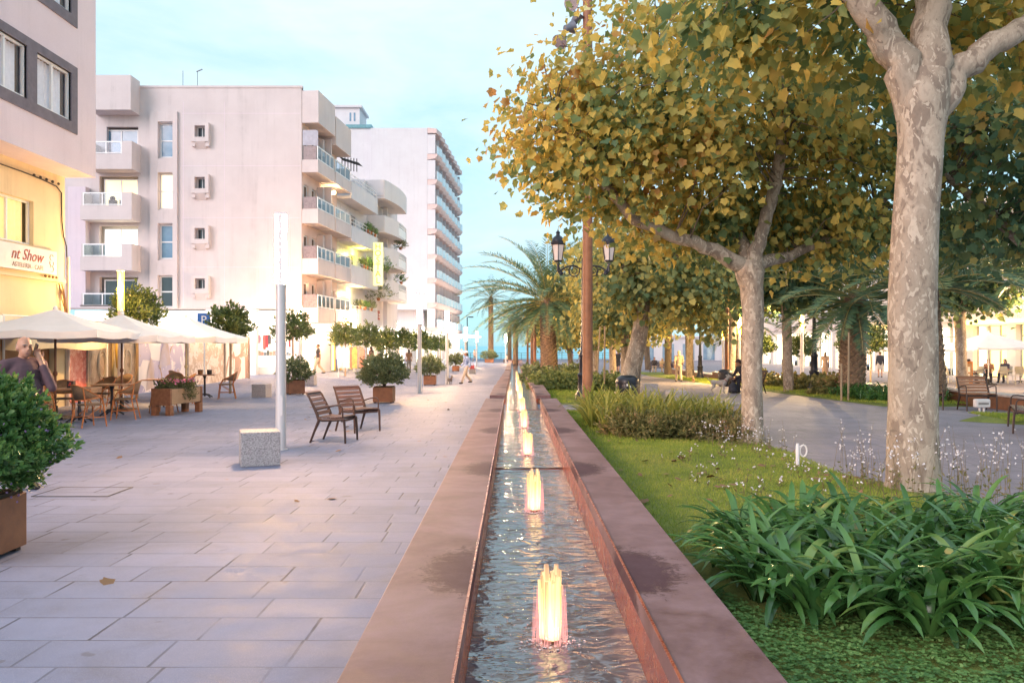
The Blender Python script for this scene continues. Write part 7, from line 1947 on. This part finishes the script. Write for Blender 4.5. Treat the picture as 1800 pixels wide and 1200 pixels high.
    if hair == 'bald':
        mb.ell(hd+Vector((0,.048,.0)), (.077,.070,.066), 14, 9)
        link('hair', fused(mb, max(vox*.7, .008), 1), M('cropped_grey_hair', HAIRC['grey'], .9), t, True)
    else:
        mb.ell(hd+Vector((0,.026,.036)), (.087,.098,.100), 16, 10)
        if hairlen: limb(mb, [hd+Vector((0,.06,.0)), hd+Vector((0,.085,-.12)), hd+Vector((0,.08,-.12-hairlen))], [.085,.08,.045])
        link('hair', fused(mb, max(vox*.7, .012), 2), M('hair_'+hair, HAIRC[hair], .6), t, True)
    if fine:
        for s_ in (-1, 1):
            mb = MB(); mb.ell(hd+Vector((s_*.029,-.083,.006)), (.010,.006,.006), 8, 6); mb.build('eye', DKMET, t, True)
            mb = MB(); mb.tube([hd+Vector((s_*.014,-.092,.024)), hd+Vector((s_*.032,-.091,.03)), hd+Vector((s_*.048,-.080,.024))], .0045, 5); mb.build('eyebrow', M('cropped_grey_hair', HAIRC['grey'], .9), t)
        mb = MB(); mb.tube([hd+Vector((-.022,-.090,-.066)), hd+Vector((0,-.097,-.067)), hd+Vector((.022,-.090,-.066))], .0042, 5); mb.build('mouth', M('lip', (.36,.14,.12), .5), t)
        mb = MB(); mb.add([J['neck']+Vector(p) for p in ((-.075,-.02,.02),(-.01,-.085,-.06),(-.06,-.09,-.09),(-.095,-.035,-.035))], [(0,1,2,3)]); mb.add([J['neck']+Vector(p) for p in ((.075,-.02,.02),(.01,-.085,-.06),(.06,-.09,-.09),(.095,-.035,-.035))], [(0,1,2,3)])
        mb.build('collar', cloth((top[0]*.55, top[1]*.55, top[2]*.62)), t, fix=False)
    if hat: mb = MB(); mb.lathe([(.19,.045),(.20,.055),(.105,.075),(.095,.13),(.05,.155),(.005,.158)], 18, tuple(hd)); mb.build('hat', cloth(hat), t, True)
    if extra: extra(t, J)
    return t
def held(name, label, cat, par, loc, fn, mat):
    mb = MB(); fn(mb); o = mb.build(name, mat, None, True); o.location = loc; tag(o, label, cat); return o
# the man on the phone
pm = person('balding man in a brown shirt with a phone at his ear, behind the big shrub', -5.62, 9.45, R(50), 'phone', 1.75, .0085, (.115,.062,.075), (.10,.09,.10), 'bald', 0, None, 1.0, belly=1.0, skin=SKIN)
def ph(mb): mb.box(-.006,-.036,-.072,.006,.036,.072)
Mx = Matrix.Translation((-5.62, 9.45, 0)) @ Matrix.Rotation(R(50), 4, 'Z')
o = held('mobile_phone', 'dark mobile phone held to the ear of the balding man', 'phone', None, tuple(Mx @ Vector((.104,-.075,1.60))), ph, BLK); o.rotation_euler = (R(18), R(8), R(50))
# the woman with the hat
def shoulder_bag(t, J):
    mb = MB(); mb.tube([J['sL']+Vector((-.06,-.09,.03)), J['chest']+Vector((0,-.15,-.1)), J['pelvis']+Vector((-.2,-.05,.12))], .012, 6); mb.build('strap', cloth((.10,.08,.12)), t)
hx, hy = -2.45, 42.6
person('walking woman with a white hat, long dark hair, blue shirt and beige trousers', hx, hy, R(-62), 'walk', 1.66, .018, (.28,.36,.58), (.56,.44,.36), 'dark', .22, None, 1.0, hat=(.72,.74,.74), extra=shoulder_bag)
o = held('handbag', 'red handbag carried by the woman with the white hat', 'bag', None, (hx+.30, hy-.12, zg(hx,hy)+.86), lambda mb: (mb.box(-.12,-.05,-.09,.12,.05,.09), mb.tube([(-.09,0,.09),(-.05,0,.2),(.05,0,.2),(.09,0,.09)], .01, 6)), cloth((.52,.08,.08)))
person('man in a black top and pale trousers walking past the bright left shop', -11.1, 46.9, R(-80), 'walk', 1.72, .026, (.05,.045,.05), (.58,.44,.32), 'brown', 0, 0, .5)
person('man in a pink top standing far away at the sea end of the fountain', .2, 123, R(10), 'stand', 1.78, .03, (.60,.32,.30), (.12,.13,.2), 'brown', 0, None, .5)
person('person sitting on the far end of the fountain coping', -.95, 107.3, R(-60), 'sit', 1.7, .03, (.62,.50,.42), (.10,.09,.10), 'brown', 0, zg(0,107)-.14, .6)
person('man in a black jacket and white shirt walking in front of the leaning white trunk', 8.35, 66, R(-20), 'walk', 1.86, .026, (.05,.05,.06), (.06,.06,.07), 'brown', 0, None, 1.0, True)
bl = person('blonde woman in pale clothes walking away across the plaza', 9.05, 45.2, R(178), 'walk', 1.72, .02, (.42,.31,.22), (.46,.36,.27), 'blond', .10, None, 1.0)
o = held('shoulder_bag', 'dark shoulder bag hanging at the side of the blonde woman', 'bag', None, (8.70, 45.15, zg(9,45)+.95), lambda mb: (mb.ell((0,0,0), (.12,.16,.16), 12, 8), mb.tube([(.05,-.1,.12),(.2,0,.45),(.05,.1,.12)], .012, 6)), cloth((.06,.05,.08)))
person('man in dark clothes and cap bending forward on the bench by the pollarded trunk', 8.72, 31.35, R(-68), 'lean', 1.78, .018, (.04,.04,.055), (.05,.045,.06), 'brown', 0, None, 1.0, hat=(.10,.06,.06))
o = held('backpack', 'black backpack on the ground beside the seated man', 'bag', None, (8.25, 31.0, zg(8.2,31)), lambda mb: (mb.ell((0,0,.2), (.17,.13,.21), 14, 10), mb.ell((0,-.1,.13), (.12,.07,.10), 12, 8)), cloth((.05,.05,.07)))
person('seated person in dark clothes at the left of the distant bench group', 11.75, 68.9, R(-10), 'sit', 1.72, .028, (.06,.05,.06), (.45,.36,.30), 'brown', 0, None, 1.0, group='seated group on the far bench')
person('seated person in pale clothes in the middle of the distant bench group', 12.35, 68.9, R(15), 'lean', 1.72, .028, (.60,.44,.28), (.50,.38,.28), 'blond', .1, None, .6, group='seated group on the far bench')
person('seated person with dark hair at the right of the distant bench group', 12.9, 68.9, R(-25), 'sit', 1.70, .028, (.30,.22,.16), (.08,.08,.1), 'dark', .1, None, 1.0, group='seated group on the far bench')
person('man in black jacket and pale shorts, back turned, right of the white lamp post', 25.5, 57.4, R(170), 'stand', 1.78, .024, (.04,.04,.05), (.66,.58,.52), 'brown', 0, None, 1.0, True, group='people in front of the arcade')
person('slim person in a long brown dress standing left of the criss cross palm', 21.9, 58, R(150), 'stand', 1.74, .024, (.34,.22,.16), (.2,.15,.12), 'brown', .1, None, .5, skirt=True, group='people in front of the arcade')
person('woman in a pale top standing just right of the criss cross palm', 24.0, 57, R(-60), 'stand', 1.66, .026, (.66,.48,.36), (.5,.4,.3), 'brown', .15, None, .4, group='people in front of the arcade')
for k, (lab, x, y, kd, tp, hr) in enumerate((('distant pale dressed stroller left of the harbour lamp', -7.0, 111, 'stand', (.66,.60,.56), 'blond'), ('distant stroller in pink right below the harbour lamp', -5.3, 112, 'walk', (.62,.42,.38), 'brown'), ('distant white shirted stroller seen between the tree trunks', 8.9, 112, 'walk', (.66,.62,.62), 'brown'), ('distant dark figure beside the white shirted stroller', 8.0, 113, 'stand', (.08,.08,.12), 'dark'),
      ('distant figure in blue among the far trunks', 14.5, 112, 'stand', (.16,.20,.34), 'dark'), ('person in brown before the glowing left shops behind the second lamp post', -8.0, 63, 'stand', (.30,.16,.10), 'dark'), ('dark haired person at the ochre shopfront terrace', -9.6, 55.5, 'stand', (.10,.07,.06), 'dark'))):
    person(lab, x, y, R(40*k), kd, 1.72, .034, tp, (.25,.22,.22), hr, .1, None, .6, group='distant strollers')
for lab, x, y, rz, tp, hr in (('diner with dark hair at the round dark table on the right terrace', 24.3, 44.0, R(60), (.05,.05,.06), 'dark'), ('diner in warm brown clothes at the round dark table on the right terrace', 25.5, 44.3, R(-30), (.40,.18,.10), 'brown'), ('diner in a dark top near the right edge of the terrace', 26.6, 44.7, R(-60), (.06,.05,.07), 'dark')):
    person(lab, x, y, rz, 'sit', 1.72, .026, tp, (.1,.1,.12), hr, .1, None, .7, group='diners on the right terrace')
# dogs
FURW = M('pale_fur', (.55, .50, .48), .9, col2=(.30,.27,.26), vs=9, bs=.4, bscale=70); FURB = M('tan_fur', (.50, .30, .16), .9, col2=(.34,.20,.10), vs=9)
def dog(label, x, y, rz, s_, mat, sit=False, vox=.02):
    t = thing('dog', label, 'dog', (x, y, zg(x, y)), rz); t.scale = (s_,)*3
    mb = MB()                                                           # faces local -Y, shoulder height about .5
    mb.ell((0,-.16,.40), (.105,.16,.13), 14, 9); limb(mb, [(0,-.1,.41),(0,.08,.43),(0,.22,.44)], [.11,.088,.095])
    limb(mb, [(0,-.24,.45),(0,-.33,.58),(0,-.37,.64)], [.085,.065,.06]); mb.ell((0,-.40,.67), (.065,.085,.066), 12, 8); limb(mb, [(0,-.45,.655),(0,-.53,.64)], [.038,.026])
    for sx in (-1, 1):
        mb.ell((sx*.05,-.37,.735), (.018,.03,.045), 8, 6)
        limb(mb, [(sx*.07,-.20,.38),(sx*.07,-.19,.22),(sx*.07,-.20,.05)], [.05,.032,.022]); mb.ell((sx*.07,-.22,.025), (.028,.045,.025), 8, 6)
        limb(mb, [(sx*.07,.22,.40),(sx*.075,.16,.26),(sx*.075,.28,.16),(sx*.075,.26,.04)], [.075,.048,.028,.022]); mb.ell((sx*.075,.235,.025), (.028,.045,.025), 8, 6)
    limb(mb, [(0,.30,.46),(0,.40,.54),(0,.43,.64)], [.026,.02,.012])
    link('body', fused(mb, vox, 1), mat, t, True)
    mb = MB(); mb.ell((0,-.555,.65), (.018,.014,.014), 8, 6); mb.build('nose', BLK, t, True)
    mb = MB(); mb.tube([(.085*math.cos(a), -.285+.055*math.sin(a), .515+.05*math.sin(a)) for a in [k*.5236 for k in range(13)]], .012, 6); mb.build('collar', M('red_collar', (.35,.05,.05), .6), t)
    return t
dog('pale grey and white dog standing at the feet of the seated man', 7.75, 31.2, R(70), .95, FURW)
dog('tiny tan dog trotting behind the blonde woman', 9.72, 44.6, R(175), .48, FURB)
dog('small grey brown dog at the lamp post base near the woman with the hat', -3.2, 41.4, R(30), .62, M('grey_fur', (.26,.22,.20), .9, vs=9))
# bicycle
t = thing('bicycle', 'dark bicycle parked in front of the distant bench group', 'bicycle', (13.3, 67.6, zg(13,67)), R(10))
for x in (-.52, .52):
    mb = MB(); mb.tube([(x+.33*math.cos(k*.2618),0,.34+.33*math.sin(k*.2618)) for k in range(25)], .02, 6, False)
    w = mb.build('wheel', BLK, t, True, fix=False)
    mb = MB()
    for k in range(8): mb.bar((x,0,.34),(x+.32*math.cos(k*.785),0,.34+.32*math.sin(k*.785)),.008,.008)
    mb.build('spokes', STEEL, w)
mb = MB()
for a, c in (((-.52,0,.34),(-.15,0,.34)),((-.15,0,.34),(-.30,0,.85)),((-.15,0,.34),(.36,0,.80)),((-.28,0,.78),(.35,0,.84)),((-.52,0,.34),(-.28,0,.78)),((.52,0,.34),(.34,0,.95))): mb.tube([a,c], .018, 6)
mb.build('frame', M('bike_frame', (.30,.26,.20), .4), t, True)
mb = MB(); mb.box(-.42,-.06,.86,-.18,.06,.91); mb.build('saddle', BLK, t, bevel=.02)
mb = MB(); mb.tube([(.26,-.28,1.0),(.36,-.1,.97),(.36,.1,.97),(.26,.28,1.0)], .014, 6); mb.build('handlebar', BLK, t, True)
